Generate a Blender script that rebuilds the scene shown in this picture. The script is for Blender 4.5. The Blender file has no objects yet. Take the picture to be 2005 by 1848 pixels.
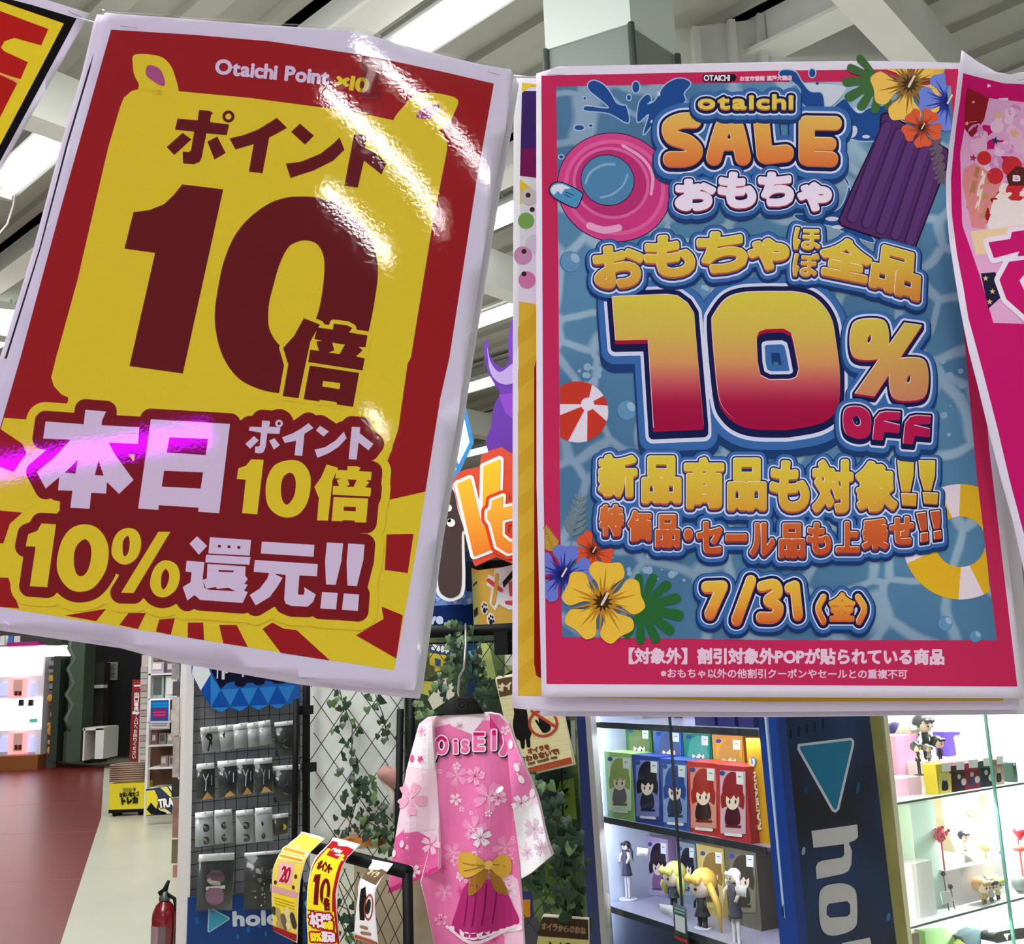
import bpy, bmesh, math, random
import numpy as np
from mathutils import Vector, Matrix
random.seed(7); RNG = np.random.RandomState(7)
sc = bpy.context.scene
COL = sc.collection

# ---------------------------------------------------------------- camera
IW, IH, F = 2005.0, 1848.0, 1950.0
CX, CY = IW / 2, IH / 2
CAM = Vector((0, 0, 1.55))
_up = Vector((-378, 9850, -1950)).normalized()          # world up seen in camera axes (x right, y up, z back)
_fw = Vector((0, 0, -1)); _fh = (_fw - _fw.dot(_up) * _up).normalized()
_rt = _fh.cross(_up)
ROT = Matrix((_rt, _fh, _up))                            # rows: world X, Y, Z in camera axes
cd = bpy.data.cameras.new('camera'); co = bpy.data.objects.new('camera', cd); COL.objects.link(co)
cd.sensor_fit = 'HORIZONTAL'; cd.sensor_width = 36.0; cd.lens = F / IW * 36.0
cd.clip_start = 0.02; cd.clip_end = 100
co.matrix_world = Matrix.Translation(CAM) @ ROT.to_4x4()
sc.camera = co
RT = ROT @ Vector((1, 0, 0)); UPV = ROT @ Vector((0, 1, 0)); FW = ROT @ Vector((0, 0, -1))

# ---------------------------------------------------------------- world, exposure, ceiling daylight-white fill
sc.view_settings.view_transform = 'Standard'; sc.view_settings.look = 'None'
sc.view_settings.gamma = 1.0; sc.view_settings.use_curve_mapping = False
sc.view_settings.exposure = 0.0
w = bpy.data.worlds.new('shop_light'); sc.world = w; w.use_nodes = True
_wt = w.node_tree; _bg = _wt.nodes['Background']
_g = _wt.nodes.new('ShaderNodeTexCoord'); _sx = _wt.nodes.new('ShaderNodeSeparateXYZ'); _rm = _wt.nodes.new('ShaderNodeValToRGB')
_wt.links.new(_g.outputs['Generated'], _sx.inputs[0]); _wt.links.new(_sx.outputs['Z'], _rm.inputs[0]); _wt.links.new(_rm.outputs[0], _bg.inputs[0])
_rm.color_ramp.elements[0].position = .56; _rm.color_ramp.elements[0].color = (.05, .05, .052, 1)      # dim shop depth behind the viewer
_rm.color_ramp.elements[1].position = .70; _rm.color_ramp.elements[1].color = (1, .99, .98, 1)          # bright lamp-lit ceiling above
_bg.inputs[1].default_value = 4.7
def area(name, loc, target, sx, sy, power, col=(1, 1, 1)):
    l = bpy.data.lights.new(name, 'AREA'); l.shape = 'RECTANGLE'; l.size = sx; l.size_y = sy
    l.energy = power; l.color = col
    o = bpy.data.objects.new(name, l); COL.objects.link(o); o.location = loc
    o.rotation_euler = (Vector(target) - Vector(loc)).to_track_quat('-Z', 'Y').to_euler()
    return o
area('aisle_fill', (-2.0, 3.4, 4.9), (-1.2, 4.6, .6), 2.5, 2.0, 140)  # unseen area fills added to brighten the aisles behind the posters
area('aisle_fill', (-4.5, 9, 5.2), (-4.5, 10, 0), 5, 4, 330)
area('aisle_fill', (-8.5, 16, 5.2), (-8.5, 16, 0), 5, 4, 300)
area('bounce_fill', (0, 7.5, 2.9), (0, 7.5, 6), 9, 8, 115)  # upward fill added in place of light bounced onto the ceiling
area('bounce_fill', (2.5, 4.0, 3.3), (2.5, 4.5, 6), 4, 3, 8)
area('aisle_fill', (-2.2, 1.2, 4.6), (-1.0, 4.4, 1.0), 2.0, 1.2, 120)  # added fill aimed at the rack and fence

# ---------------------------------------------------------------- helpers
def lin(c):
    return tuple(((v / 255.0) / 12.92 if v <= 10.3 else (((v / 255.0) + 0.055) / 1.055) ** 2.4) for v in c[:3])
def ray(x, y):
    return (RT * ((x - CX) / F) + UPV * (-(y - CY) / F) + FW)
def W(x, y, Y):
    d = ray(x, y); return CAM + d * (Y / d.y)
def Wz(x, y, z):
    d = ray(x, y); return CAM + d * ((z - CAM.z) / d.z)

def tag(o, label=None, cat=None, group=None, kind=None):
    if label: o['label'] = label
    if cat: o['category'] = cat
    if group: o['group'] = group
    if kind: o['kind'] = kind
    return o
def empty(name, loc, label, cat, group=None):
    o = bpy.data.objects.new(name, None); COL.objects.link(o); o.location = loc
    bpy.context.view_layer.update()
    return tag(o, label, cat, group)
def link(name, me, parent=None):
    o = bpy.data.objects.new(name, me); COL.objects.link(o)
    if parent is not None:
        o.parent = parent
        o.matrix_parent_inverse = Matrix.Translation(parent.location).inverted() if parent.parent is None else Matrix.Translation(parent.location).inverted()
    return o
_M = {}
def mat(name, col, rough=0.6, metal=0.0, emit=0.0, noise=0.0, scale=20.0, coat=0.0, trans=0.0, bump=0.0):
    if name in _M: return _M[name]
    m = bpy.data.materials.new(name); m.use_nodes = True; _M[name] = m
    nt = m.node_tree; b = nt.nodes['Principled BSDF']
    c = lin(col) + (1,)
    b.inputs['Base Color'].default_value = c; b.inputs['Roughness'].default_value = rough
    b.inputs['Metallic'].default_value = metal; b.inputs['Coat Weight'].default_value = coat
    if trans: b.inputs['Transmission Weight'].default_value = trans
    if emit:
        b.inputs['Emission Color'].default_value = c; b.inputs['Emission Strength'].default_value = emit
    if noise or bump:
        tc = nt.nodes.new('ShaderNodeTexCoord'); n = nt.nodes.new('ShaderNodeTexNoise')
        n.inputs['Scale'].default_value = scale; n.inputs['Detail'].default_value = 4
        nt.links.new(tc.outputs['Object'], n.inputs['Vector'])
        if noise:
            r = nt.nodes.new('ShaderNodeMapRange')
            r.inputs['From Min'].default_value = .3; r.inputs['From Max'].default_value = .7
            r.inputs['To Min'].default_value = 1 - noise; r.inputs['To Max'].default_value = 1 + noise
            nt.links.new(n.outputs['Fac'], r.inputs['Value'])
            x = nt.nodes.new('ShaderNodeVectorMath'); x.operation = 'SCALE'
            x.inputs[0].default_value = c[:3]
            nt.links.new(r.outputs['Result'], x.inputs['Scale']); nt.links.new(x.outputs['Vector'], b.inputs['Base Color'])
        if bump:
            bp = nt.nodes.new('ShaderNodeBump'); bp.inputs['Strength'].default_value = bump; bp.inputs['Distance'].default_value = .01
            nt.links.new(n.outputs['Fac'], bp.inputs['Height']); nt.links.new(bp.outputs['Normal'], b.inputs['Normal'])
    return m
def ink_mat(name, rough=0.8, spec=0.12, bump=0.0):
    if name in _M: return _M[name]
    m = bpy.data.materials.new(name); m.use_nodes = True; _M[name] = m
    nt = m.node_tree; b = nt.nodes['Principled BSDF']
    a = nt.nodes.new('ShaderNodeVertexColor'); a.layer_name = 'ink'
    tc = nt.nodes.new('ShaderNodeTexCoord'); n = nt.nodes.new('ShaderNodeTexNoise'); n.inputs['Scale'].default_value = 900
    r = nt.nodes.new('ShaderNodeMapRange'); r.inputs['To Min'].default_value = .93; r.inputs['To Max'].default_value = 1.07
    x = nt.nodes.new('ShaderNodeVectorMath'); x.operation = 'SCALE'
    nt.links.new(tc.outputs['Object'], n.inputs['Vector']); nt.links.new(n.outputs['Fac'], r.inputs['Value'])
    nt.links.new(a.outputs['Color'], x.inputs[0]); nt.links.new(r.outputs['Result'], x.inputs['Scale'])
    nt.links.new(x.outputs['Vector'], b.inputs['Base Color'])
    b.inputs['Roughness'].default_value = rough; b.inputs['Specular IOR Level'].default_value = spec
    return m
def glass_mat(name='clear_glass', tint=(249, 252, 251), gloss=0.05, clear=1.0):
    if name in _M: return _M[name]
    m = bpy.data.materials.new(name); m.use_nodes = True; _M[name] = m
    nt = m.node_tree; nt.nodes.clear()
    o = nt.nodes.new('ShaderNodeOutputMaterial'); t = nt.nodes.new('ShaderNodeBsdfTransparent'); g = nt.nodes.new('ShaderNodeBsdfGlossy')
    mx = nt.nodes.new('ShaderNodeMixShader'); fr = nt.nodes.new('ShaderNodeFresnel'); fr.inputs[0].default_value = 1.45
    t.inputs[0].default_value = lin(tint) + (1,); g.inputs['Roughness'].default_value = gloss
    ge = nt.nodes.new('ShaderNodeNewGeometry'); iv = nt.nodes.new('ShaderNodeMath'); iv.operation = 'MULTIPLY_ADD'; iv.inputs[1].default_value = -clear; iv.inputs[2].default_value = clear
    mu = nt.nodes.new('ShaderNodeMath'); mu.operation = 'MULTIPLY'
    nt.links.new(ge.outputs['Backfacing'], iv.inputs[0]); nt.links.new(iv.outputs[0], mu.inputs[0]); nt.links.new(fr.outputs[0], mu.inputs[1])
    nt.links.new(mu.outputs[0], mx.inputs[0]); nt.links.new(t.outputs[0], mx.inputs[1]); nt.links.new(g.outputs[0], mx.inputs[2])
    nt.links.new(mx.outputs[0], o.inputs[0])
    return m

# ---------------------------------------------------------------- plain solids
class MB:
    def __init__(s): s.v = []; s.f = []; s.m = []; s.sm = []
    def add(s, vs, fs, mi=0, smooth=False):
        b = len(s.v); s.v += [tuple(v) for v in vs]
        for f in fs: s.f.append([b + i for i in f]); s.m.append(mi); s.sm.append(smooth)
        return s
    def hexa(s, p, mi=0):            # 8 points: bottom ring 0-3, top ring 4-7
        return s.add(p, [(3, 2, 1, 0), (4, 5, 6, 7), (0, 1, 5, 4), (1, 2, 6, 5), (2, 3, 7, 6), (3, 0, 4, 7)], mi)
    def box(s, a, b, mi=0):
        x0, y0, z0 = a; x1, y1, z1 = b
        return s.hexa([(x0, y0, z0), (x1, y0, z0), (x1, y1, z0), (x0, y1, z0), (x0, y0, z1), (x1, y0, z1), (x1, y1, z1), (x0, y1, z1)], mi)
    def tube(s, pts, r, n=8, mi=0, cap=True):
        pts = [Vector(p) for p in pts]; rs = r if isinstance(r, (list, tuple)) else [r] * len(pts); vs = []
        for i, p in enumerate(pts):
            d = (pts[min(i + 1, len(pts) - 1)] - pts[max(i - 1, 0)]).normalized()
            a = d.orthogonal().normalized() if i == 0 else (a - d * a.dot(d)).normalized()
            b = d.cross(a)
            vs += [p + (a * math.cos(t) + b * math.sin(t)) * rs[i] for t in [2 * math.pi * k / n for k in range(n)]]
        fs = [(i * n + k, i * n + (k + 1) % n, (i + 1) * n + (k + 1) % n, (i + 1) * n + k) for i in range(len(pts) - 1) for k in range(n)]
        if cap: fs += [tuple(range(n - 1, -1, -1)), tuple((len(pts) - 1) * n + k for k in range(n))]
        return s.add(vs, fs, mi, True)
    def lathe(s, prof, c, n=20, mi=0, ax=None):          # prof: (r, z)
        c = Vector(c); vs = []
        for r, z in prof: vs += [c + Vector((r * math.cos(2 * math.pi * k / n), r * math.sin(2 * math.pi * k / n), z)) for k in range(n)]
        fs = [(i * n + k, i * n + (k + 1) % n, (i + 1) * n + (k + 1) % n, (i + 1) * n + k) for i in range(len(prof) - 1) for k in range(n)]
        fs += [tuple(range(n - 1, -1, -1)), tuple((len(prof) - 1) * n + k for k in range(n))]
        return s.add(vs, fs, mi, True)
    def ball(s, c, r, mi=0, n=12):                        # r: radius or (rx,ry,rz)
        r = r if isinstance(r, (tuple, list)) else (r, r, r); c = Vector(c); h = n // 2; vs = []
        for i in range(h + 1):
            t = math.pi * i / h
            vs += [c + Vector((r[0] * math.sin(t) * math.cos(2 * math.pi * k / n), r[1] * math.sin(t) * math.sin(2 * math.pi * k / n), r[2] * math.cos(t))) for k in range(n)]
        fs = [(i * n + k, (i + 1) * n + k, (i + 1) * n + (k + 1) % n, i * n + (k + 1) % n) for i in range(h) for k in range(n)]
        return s.add(vs, fs, mi, True)
    def build(s, name, mats, parent=None):
        me = bpy.data.meshes.new(name); me.from_pydata(s.v, [], s.f)
        for m in (mats if isinstance(mats, (list, tuple)) else [mats]): me.materials.append(m)
        me.polygons.foreach_set('material_index', s.m); me.polygons.foreach_set('use_smooth', s.sm)
        me.validate(); me.update()
        return link(name, me, parent)

# ---------------------------------------------------------------- glyph outlines, distance fields, printed artwork
_G = {}
_fc = bpy.data.curves.new('lettering', 'FONT'); _fc.resolution_u = 4; _fo = bpy.data.objects.new('lettering', _fc); COL.objects.link(_fo)
def glyph(ch):
    if ch in _G: return _G[ch]
    _fc.body = ch; dg = bpy.context.evaluated_depsgraph_get(); dg.update()
    me = _fo.evaluated_get(dg).to_mesh()
    v = np.array([p.co[:2] for p in me.vertices]); cnt = {}
    for p in me.polygons:
        k = list(p.vertices)
        for a, b in zip(k, k[1:] + k[:1]):
            cnt[(min(a, b), max(a, b))] = cnt.get((min(a, b), max(a, b)), 0) + 1
    e = [k for k, n in cnt.items() if n == 1]
    s = np.array([[*v[a], *v[b]] for a, b in e]) if e else np.zeros((0, 4))
    _fo.evaluated_get(dg).to_mesh_clear()
    _G[ch] = s; return s
def gbox(s):
    return min(s[:, 0].min(), s[:, 2].min()), min(s[:, 1].min(), s[:, 3].min()), max(s[:, 0].max(), s[:, 2].max()), max(s[:, 1].max(), s[:, 3].max())
def fit(ch, q):
    """outline of one character in px, its box fitted to the quad q (TL, TR, BR, BL) or to a box x0,y0,x1,y1"""
    if len(q) == 4 and not hasattr(q[0], '__len__'):
        x0, y0, x1, y1 = q; q = [(x0, y0), (x1, y0), (x1, y1), (x0, y1)]
    s = glyph(ch); a0, b0, a1, b1 = gbox(s)
    def mp(X, Y):
        u = (X - a0) / max(a1 - a0, 1e-6); v = 1 - (Y - b0) / max(b1 - b0, 1e-6); q_ = np.array(q, float)
        return (q_[0][None] * ((1 - u) * (1 - v))[:, None] + q_[1][None] * (u * (1 - v))[:, None] + q_[2][None] * (u * v)[:, None] + q_[3][None] * ((1 - u) * v)[:, None])
    return np.hstack([mp(s[:, 0], s[:, 1]), mp(s[:, 2], s[:, 3])])
def line(text, p0, p1, h, gap=0.08, adv=None):
    """a line of text from p0 to p1 (baseline, px), em height h px; list of outlines"""
    p0 = np.array(p0, float); p1 = np.array(p1, float); L = np.linalg.norm(p1 - p0); d = (p1 - p0) / L; nrm = np.array((d[1], -d[0]))
    wid = []; gs = []
    for ch in text:
        if ch == ' ': wid.append(.35); gs.append(None); continue
        s = glyph(ch); a0, b0, a1, b1 = gbox(s); cjk = ord(ch) > 0x2fff
        if cjk: wid.append(1.0)
        else: wid.append(a1 - a0 + gap)
        gs.append((s, a0, cjk))
    tot = sum(wid); k = L / tot; x = 0; out = []
    for g, w_ in zip(gs, wid):
        if g is not None:
            s, a0, cjk = g; ox = 0 if cjk else a0 - gap / 2
            r = []
            for i in (0, 2):
                P = p0[None] + ((s[:, i] - ox + x) * k)[:, None] * d[None] + (s[:, i + 1] * h)[:, None] * nrm[None]
                r.append(P)
            out.append(np.hstack(r))
        x += w_
    return out
def segs(pts, closed=True):
    p = np.array(pts, float); q = np.roll(p, -1, 0)
    r = np.hstack([p, q]); return r if closed else r[:-1]
def smooth(pts, n=6, closed=True):
    p = [np.array(a, float) for a in pts]; m = len(p); out = []
    for i in range(m if closed else m - 1):
        a, b, c, d = (p[(i - 1) % m], p[i], p[(i + 1) % m], p[(i + 2) % m]) if closed else (p[max(i - 1, 0)], p[i], p[i + 1], p[min(i + 2, m - 1)])
        for k in range(n):
            t = k / n
            out.append(.5 * ((2 * b) + (c - a) * t + (2 * a - 5 * b + 4 * c - d) * t * t + (-a + 3 * b - 3 * c + d) * t ** 3))
    if not closed: out.append(p[-1])
    return [tuple(x) for x in out]
def ell(cx, cy, rx, ry=None, rot=0, n=28, a0=0, a1=360):
    ry = rx if ry is None else ry; c, s = math.cos(math.radians(rot)), math.sin(math.radians(rot)); out = []
    full = abs(a1 - a0) >= 360
    for k in range(n + (0 if full else 1)):
        t = math.radians(a0 + (a1 - a0) * k / n); x, y = rx * math.cos(t), ry * math.sin(t)
        out.append((cx + x * c - y * s, cy + x * s + y * c))
    return out
def Z(x0, y0, s):
    return lambda *pts: [(x0 + a * s, y0 + b * s) for a, b in pts]
class Stroke:
    def __init__(s, pts, r): s.s = segs(pts, False); s.r = r
def poly_sh(outer, *holes):
    return np.vstack([segs(outer)] + [segs(h) for h in holes])
def sdf(shape, X, Y):
    st = isinstance(shape, Stroke); S = shape.s if st else shape
    d2 = np.full(X.shape, 1e12); ins = np.zeros(X.shape, bool)
    for x0, y0, x1, y1 in S:
        dx, dy = x1 - x0, y1 - y0; L = dx * dx + dy * dy
        if L < 1e-9: continue
        t = np.clip(((X - x0) * dx + (Y - y0) * dy) / L, 0, 1)
        np.minimum(d2, (X - x0 - t * dx) ** 2 + (Y - y0 - t * dy) ** 2, out=d2)
        if not st and dy:
            c = (y0 > Y) != (y1 > Y)
            ins ^= c & (X < x0 + (Y - y0) * dx / dy)
    d = np.sqrt(d2)
    return d - shape.r if st else np.where(ins, -d, d)
class Field:
    """distance field of a list of shapes on a px grid"""
    def __init__(s, shapes, step, pad, sweep=0.0):
        B = []
        for h in shapes:
            S = h.s if isinstance(h, Stroke) else h; b = gbox(S); r = h.r if isinstance(h, Stroke) else 0
            B.append((b[0] - r, b[1] - r, b[2] + r, b[3] + r))
        s.step = step
        s.x0 = min(b[0] for b in B) - pad; s.y0 = min(b[1] for b in B) - pad
        nx = int((max(b[2] for b in B) + pad - s.x0) / step) + 2; ny = int((max(b[3] for b in B) + pad + sweep - s.y0) / step) + 2
        xs = s.x0 + np.arange(nx) * step; ys = s.y0 + np.arange(ny) * step
        D = np.full((ny, nx), 1e3)
        for h, b in zip(shapes, B):
            i0 = max(int((b[1] - pad - s.y0) / step) - 1, 0); i1 = min(int((b[3] + pad + sweep - s.y0) / step) + 2, ny)
            j0 = max(int((b[0] - pad - s.x0) / step) - 1, 0); j1 = min(int((b[2] + pad - s.x0) / step) + 2, nx)
            X, Y = np.meshgrid(xs[j0:j1], ys[i0:i1]); d = sdf(h, X, Y)
            D[i0:i1, j0:j1] = np.minimum(D[i0:i1, j0:j1], d)
        s.D = D; s.base = D
    def swept(s, sw, n=4):
        k0 = 0; D = s.base.copy()
        for i in range(1, n + 1):
            k = int(round(sw * i / n / s.step))
            if k: D[k:] = np.minimum(D[k:], s.base[:-k])
        f = Field.__new__(Field); f.step, f.x0, f.y0, f.D, f.base = s.step, s.x0, s.y0, D, s.base
        return f
class Art:
    """printed artwork: flat coloured shapes laid one over another on a surface"""
    def __init__(s, surf, lift, grid=45): s.surf = surf; s.lift = lift; s.grid = grid; s.v = []; s.f = []; s.c = []; s.n = 0
    def put(s, pts, faces, col, layer):
        b = s.n
        for x, y in pts:
            s.v.append(tuple(s.surf(x, y, layer * s.lift))); c = col(x, y) if callable(col) else col
            s.c.append(lin(c) + (1.0,))
        s.f += [[b + i for i in f] for f in faces]; s.n += len(pts)
    def poly(s, outer, col, layer, holes=(), clip=None):
        bm = bmesh.new()
        for loop in (outer,) + tuple(holes):
            vs = [bm.verts.new((x, y, 0)) for x, y in loop]
            for a, b in zip(vs, vs[1:] + vs[:1]):
                try: bm.edges.new((a, b))
                except ValueError: pass
        bmesh.ops.triangle_fill(bm, use_beauty=False, use_dissolve=False, edges=bm.edges[:], normal=(0, 0, 1))
        if clip:                                  # convex clip polygon, clockwise on screen
            for a, b in zip(clip, clip[1:] + clip[:1]):
                d = Vector((b[0] - a[0], b[1] - a[1], 0)); n = Vector((d.y, -d.x, 0)).normalized()
                bmesh.ops.bisect_plane(bm, geom=bm.verts[:] + bm.edges[:] + bm.faces[:], plane_co=(a[0], a[1], 0), plane_no=n, clear_outer=True)
        if not bm.verts: bm.free(); return
        g = s.grid; xs = [v.co.x for v in bm.verts]; ys = [v.co.y for v in bm.verts]
        for ax, (lo, hi) in ((0, (min(xs), max(xs))), (1, (min(ys), max(ys)))):
            k = math.floor(lo / g) + 1
            while k * g < hi:
                p = [0, 0, 0]; p[ax] = k * g; nn = [0, 0, 0]; nn[ax] = 1
                bmesh.ops.bisect_plane(bm, geom=bm.verts[:] + bm.edges[:] + bm.faces[:], plane_co=p, plane_no=nn); k += 1
        bm.verts.index_update()
        s.put([(v.co.x, v.co.y) for v in bm.verts], [[v.index for v in (f.verts if f.normal.z < 0 else reversed(f.verts[:]))] for f in bm.faces], col, layer)
        bm.free()
    def iso(s, F_, off, col, layer, dx=0.0, dy=0.0):
        D = off - F_.D; st = F_.step; ny, nx = D.shape; pos = D > 0          # >0 inside
        cnt = pos[:-1, :-1].astype(int) + pos[1:, :-1] + pos[:-1, 1:] + pos[1:, 1:]
        pts, fs = [], []; run = max(2, int(s.grid / st))
        ox, oy = F_.x0 + dx, F_.y0 + dy
        full = cnt == 4
        for i in range(ny - 1):
            js = np.nonzero(full[i])[0]
            if len(js) == 0: continue
            st_ = js[0]; pv = js[0]
            for j in list(js[1:]) + [-9]:
                if j != pv + 1 or j - st_ >= run:
                    b = len(pts); ya, yb = oy + i * st, oy + (i + 1) * st; xa, xb = ox + st_ * st, ox + (pv + 1) * st
                    pts += [(xa, ya), (xb, ya), (xb, yb), (xa, yb)]; fs.append((b, b + 1, b + 2, b + 3)); st_ = j
                pv = j
        ii, jj = np.nonzero((cnt > 0) & (cnt < 4))
        for i, j in zip(ii, jj):
            c = [(j, i, D[i, j]), (j + 1, i, D[i, j + 1]), (j + 1, i + 1, D[i + 1, j + 1]), (j, i + 1, D[i + 1, j])]; P = []
            for k in range(4):
                a, b = c[k], c[(k + 1) % 4]
                if a[2] > 0: P.append((ox + a[0] * st, oy + a[1] * st))
                if (a[2] > 0) != (b[2] > 0):
                    t = a[2] / (a[2] - b[2]); P.append((ox + (a[0] + t * (b[0] - a[0])) * st, oy + (a[1] + t * (b[1] - a[1])) * st))
            if len(P) >= 3: b = len(pts); pts += P; fs.append(tuple(range(b, b + len(P))))
        s.put(pts, fs, col, layer)
    def text(s, shapes, layers, step=1.5, pad=20):
        """layers: (offset, sweep, dx, dy, colour, layer)"""
        mo = max(l[0] for l in layers); f = Field(shapes, step, mo + 2 * step, max(l[1] for l in layers))
        for off, sw, dx, dy, col, lay in layers: s.iso(f.swept(sw) if sw else f, off, col, lay, dx, dy)
    def build(s, name, m, parent=None):
        me = bpy.data.meshes.new(name); me.from_pydata(s.v, [], s.f)
        a = me.color_attributes.new('ink', 'FLOAT_COLOR', 'POINT'); a.data.foreach_set('color', np.array(s.c, np.float32).ravel())
        me.materials.append(m); me.validate(); me.update()
        return link(name, me, parent)
def sheet(name, outline, surf, thick, m, parent=None, grid=45, holes=(), smooth_=True, back=None):
    """a solid sheet or board: the outline (px) on the surface, given a thickness away from the camera"""
    bm = bmesh.new()
    for loop in (outline,) + tuple(holes):
        vs = [bm.verts.new((x, y, 0)) for x, y in loop]
        for a, b in zip(vs, vs[1:] + vs[:1]): bm.edges.new((a, b))
    bmesh.ops.triangle_fill(bm, use_beauty=False, use_dissolve=False, edges=bm.edges[:], normal=(0, 0, 1))
    xs = [v.co.x for v in bm.verts]; ys = [v.co.y for v in bm.verts]
    for ax, (lo, hi) in ((0, (min(xs), max(xs))), (1, (min(ys), max(ys)))):
        k = math.floor(lo / grid) + 1
        while k * grid < hi:
            p = [0, 0, 0]; p[ax] = k * grid; nn = [0, 0, 0]; nn[ax] = 1
            bmesh.ops.bisect_plane(bm, geom=bm.verts[:] + bm.edges[:] + bm.faces[:], plane_co=p, plane_no=nn); k += 1
    for f in bm.faces:
        if f.normal.z > 0: f.normal_flip()
    bm.verts.index_update(); n = len(bm.verts)
    v = [tuple(surf(q.co.x, q.co.y, 0)) for q in bm.verts] + [tuple((back or surf)(q.co.x, q.co.y, -thick)) for q in bm.verts]
    fs = [[q.index for q in f.verts] for f in bm.faces]; sm = [smooth_] * len(fs)
    fs += [[n + i for i in reversed(f)] for f in fs]; sm += [smooth_] * len(sm)
    for e in bm.edges:
        if len(e.link_faces) == 1:
            f = e.link_faces[0]; k = [q.index for q in f.verts]; a, b = e.verts[0].index, e.verts[1].index
            if k[(k.index(a) + 1) % len(k)] != b: a, b = b, a
            fs.append([b, a, n + a, n + b]); sm.append(False)
    bm.free()
    me = bpy.data.meshes.new(name); me.from_pydata(v, [], fs); me.materials.append(m)
    me.polygons.foreach_set('use_smooth', sm); me.validate(); me.update()
    return link(name, me, parent)
def flat_surf(cx, cy, z0, gx=0.0, gy=0.0, bend=None):
    """a sheet hanging near the camera: centre px, distance, how its distance changes across it, and its bend"""
    def S(x, y, lift=0.0):
        z = z0 / (1 + gx * (x - cx) + gy * (y - cy))
        if bend: z += bend(x, y)
        z -= lift; return CAM + ray(x, y) * z
    return S
class Frame:
    """a vertical plane standing in the shop through two floor points; u along it, d behind it, z up"""
    def __init__(s, a, b):
        s.o = Vector((a[0], a[1], 0)); s.u = Vector((b[0] - a[0], b[1] - a[1], 0)).normalized()
        s.n = Vector((-s.u.y, s.u.x, 0));
        if s.n.dot(s.o - CAM) < 0: s.n = -s.n
    def at(s, x, y, d=0.0):
        r = ray(x, y); o = s.o + s.n * d; t = (o - CAM).dot(s.n) / r.dot(s.n); p = CAM + r * t
        return (p - s.o).dot(s.u), p.z
    def pt(s, u, d, z): return s.o + s.u * u + s.n * d + Vector((0, 0, z))
    def surf(s, d=0.0, bend=None):
        def S(x, y, lift=0.0):
            u, z = s.at(x, y, d); return s.pt(u, d - lift + (bend(x, y) if bend else 0), z)
        return S
    def box(s, mb, u0, u1, d0, d1, z0, z1, mi=0):
        P = [s.pt(*q) for q in ((u0, d0, z0), (u1, d0, z0), (u1, d1, z0), (u0, d1, z0), (u0, d0, z1), (u1, d0, z1), (u1, d1, z1), (u0, d1, z1))]
        return mb.hexa(P, mi)
# ================================================================ floor, walls, ceiling, column
def struct(o): o['kind'] = 'structure'; return o
LINO = mat('cream_lino', (196, 196, 176), .28, noise=.05, scale=1.2)
REDF = mat('red_vinyl', (116, 36, 31), .30, noise=.06, scale=2)
CEIL = mat('pale_ceiling', (206, 208, 200), .8, noise=.03, scale=3)
DECK = mat('ceiling_deck', (172, 174, 164), .85, noise=.05, scale=2)
STEEL = mat('painted_beam', (214, 217, 210), .6)
m = MB(); m.add([(-14, -.5, 0), (8, -.5, 0), (8, 23, 0), (-14, 23, 0)], [(0, 1, 2, 3)])
r0 = [Wz(118, 1848, 0), Wz(198, 1600, 0), Wz(204, 1501, 0), Wz(109, 1493, 0)]
dr = (r0[0] - r0[1]).normalized(); r0 = [r0[0] + dr * 3.2] + r0[1:]
ps = [(p.x, p.y, .002) for p in r0] + [(-14, r0[3].y, .002), (-14, r0[0].y, .002)]
m.add(ps, [tuple(range(len(ps)))], 1)
jm = mat('floor_joint', (150, 84, 74), .4)
for k in range(4):
    y = 8.6 + k * 2.7; m.box((-14, y, .002), (r0[1].x + (y - r0[1].y) * (r0[2].x - r0[1].x) / (r0[2].y - r0[1].y) if y > r0[1].y else r0[1].x + (y - r0[1].y) * (r0[0].x - r0[1].x) / (r0[0].y - r0[1].y), y + .012, .0028), 2)
struct(m.build('floor', [LINO, REDF, jm]))
m = MB(); m.box((-14, 22.6, 0), (8, 22.8, 6)); struct(m.build('wall_back', mat('back_wall', (112, 114, 108), .8)))
m = MB(); m.box((-14.2, -.5, 0), (-14, 22.8, 6)); struct(m.build('wall_left', mat('side_wall', (190, 192, 186), .8)))
m = MB(); m.box((8, -.5, 0), (8.2, 22.8, 6)); struct(m.build('wall_right', mat('side_wall', (190, 192, 186), .8)))
ADIR = Vector((-.74, .67, 0)).normalized(); BDIR = Vector((.67, .74, 0)).normalized()
ZC = 5.75
def bar(mb, c, d, half, w, h, mi=0):
    c = Vector(c); q = Vector((-d.y, d.x, 0)) * w / 2; a = c - d * half; b = c + d * half
    mb.hexa([a - q, b - q, b + q, a + q, a - q + Vector((0, 0, h)), b - q + Vector((0, 0, h)), b + q + Vector((0, 0, h)), a + q + Vector((0, 0, h))], mi)
m = MB(); m.box((-14.2, -.5, ZC), (8.2, 22.8, ZC + .2))
o0 = Vector((-2, 8, 0))
for k in range(-26, 40): bar(m, o0 + BDIR * (k * .42) + Vector((0, 0, ZC - .07)), ADIR, 15, .16, .07)
struct(m.build('ceiling', [DECK]))
for k in range(-3, 8):                                   # purlins along the lamp rows
    m = MB(); c = o0 + BDIR * (k * 2.05 + .9)
    bar(m, c + Vector((0, 0, ZC - .34)), ADIR, 14, .05, .30); bar(m, c + Vector((0, 0, ZC - .36)), ADIR, 14, .22, .03); bar(m, c + Vector((0, 0, ZC - .07)), ADIR, 14, .22, .03)
    tag(struct(m.build('ceiling_beam', STEEL)), None)
g0 = Wz(1678, 0, 5.0)
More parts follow.
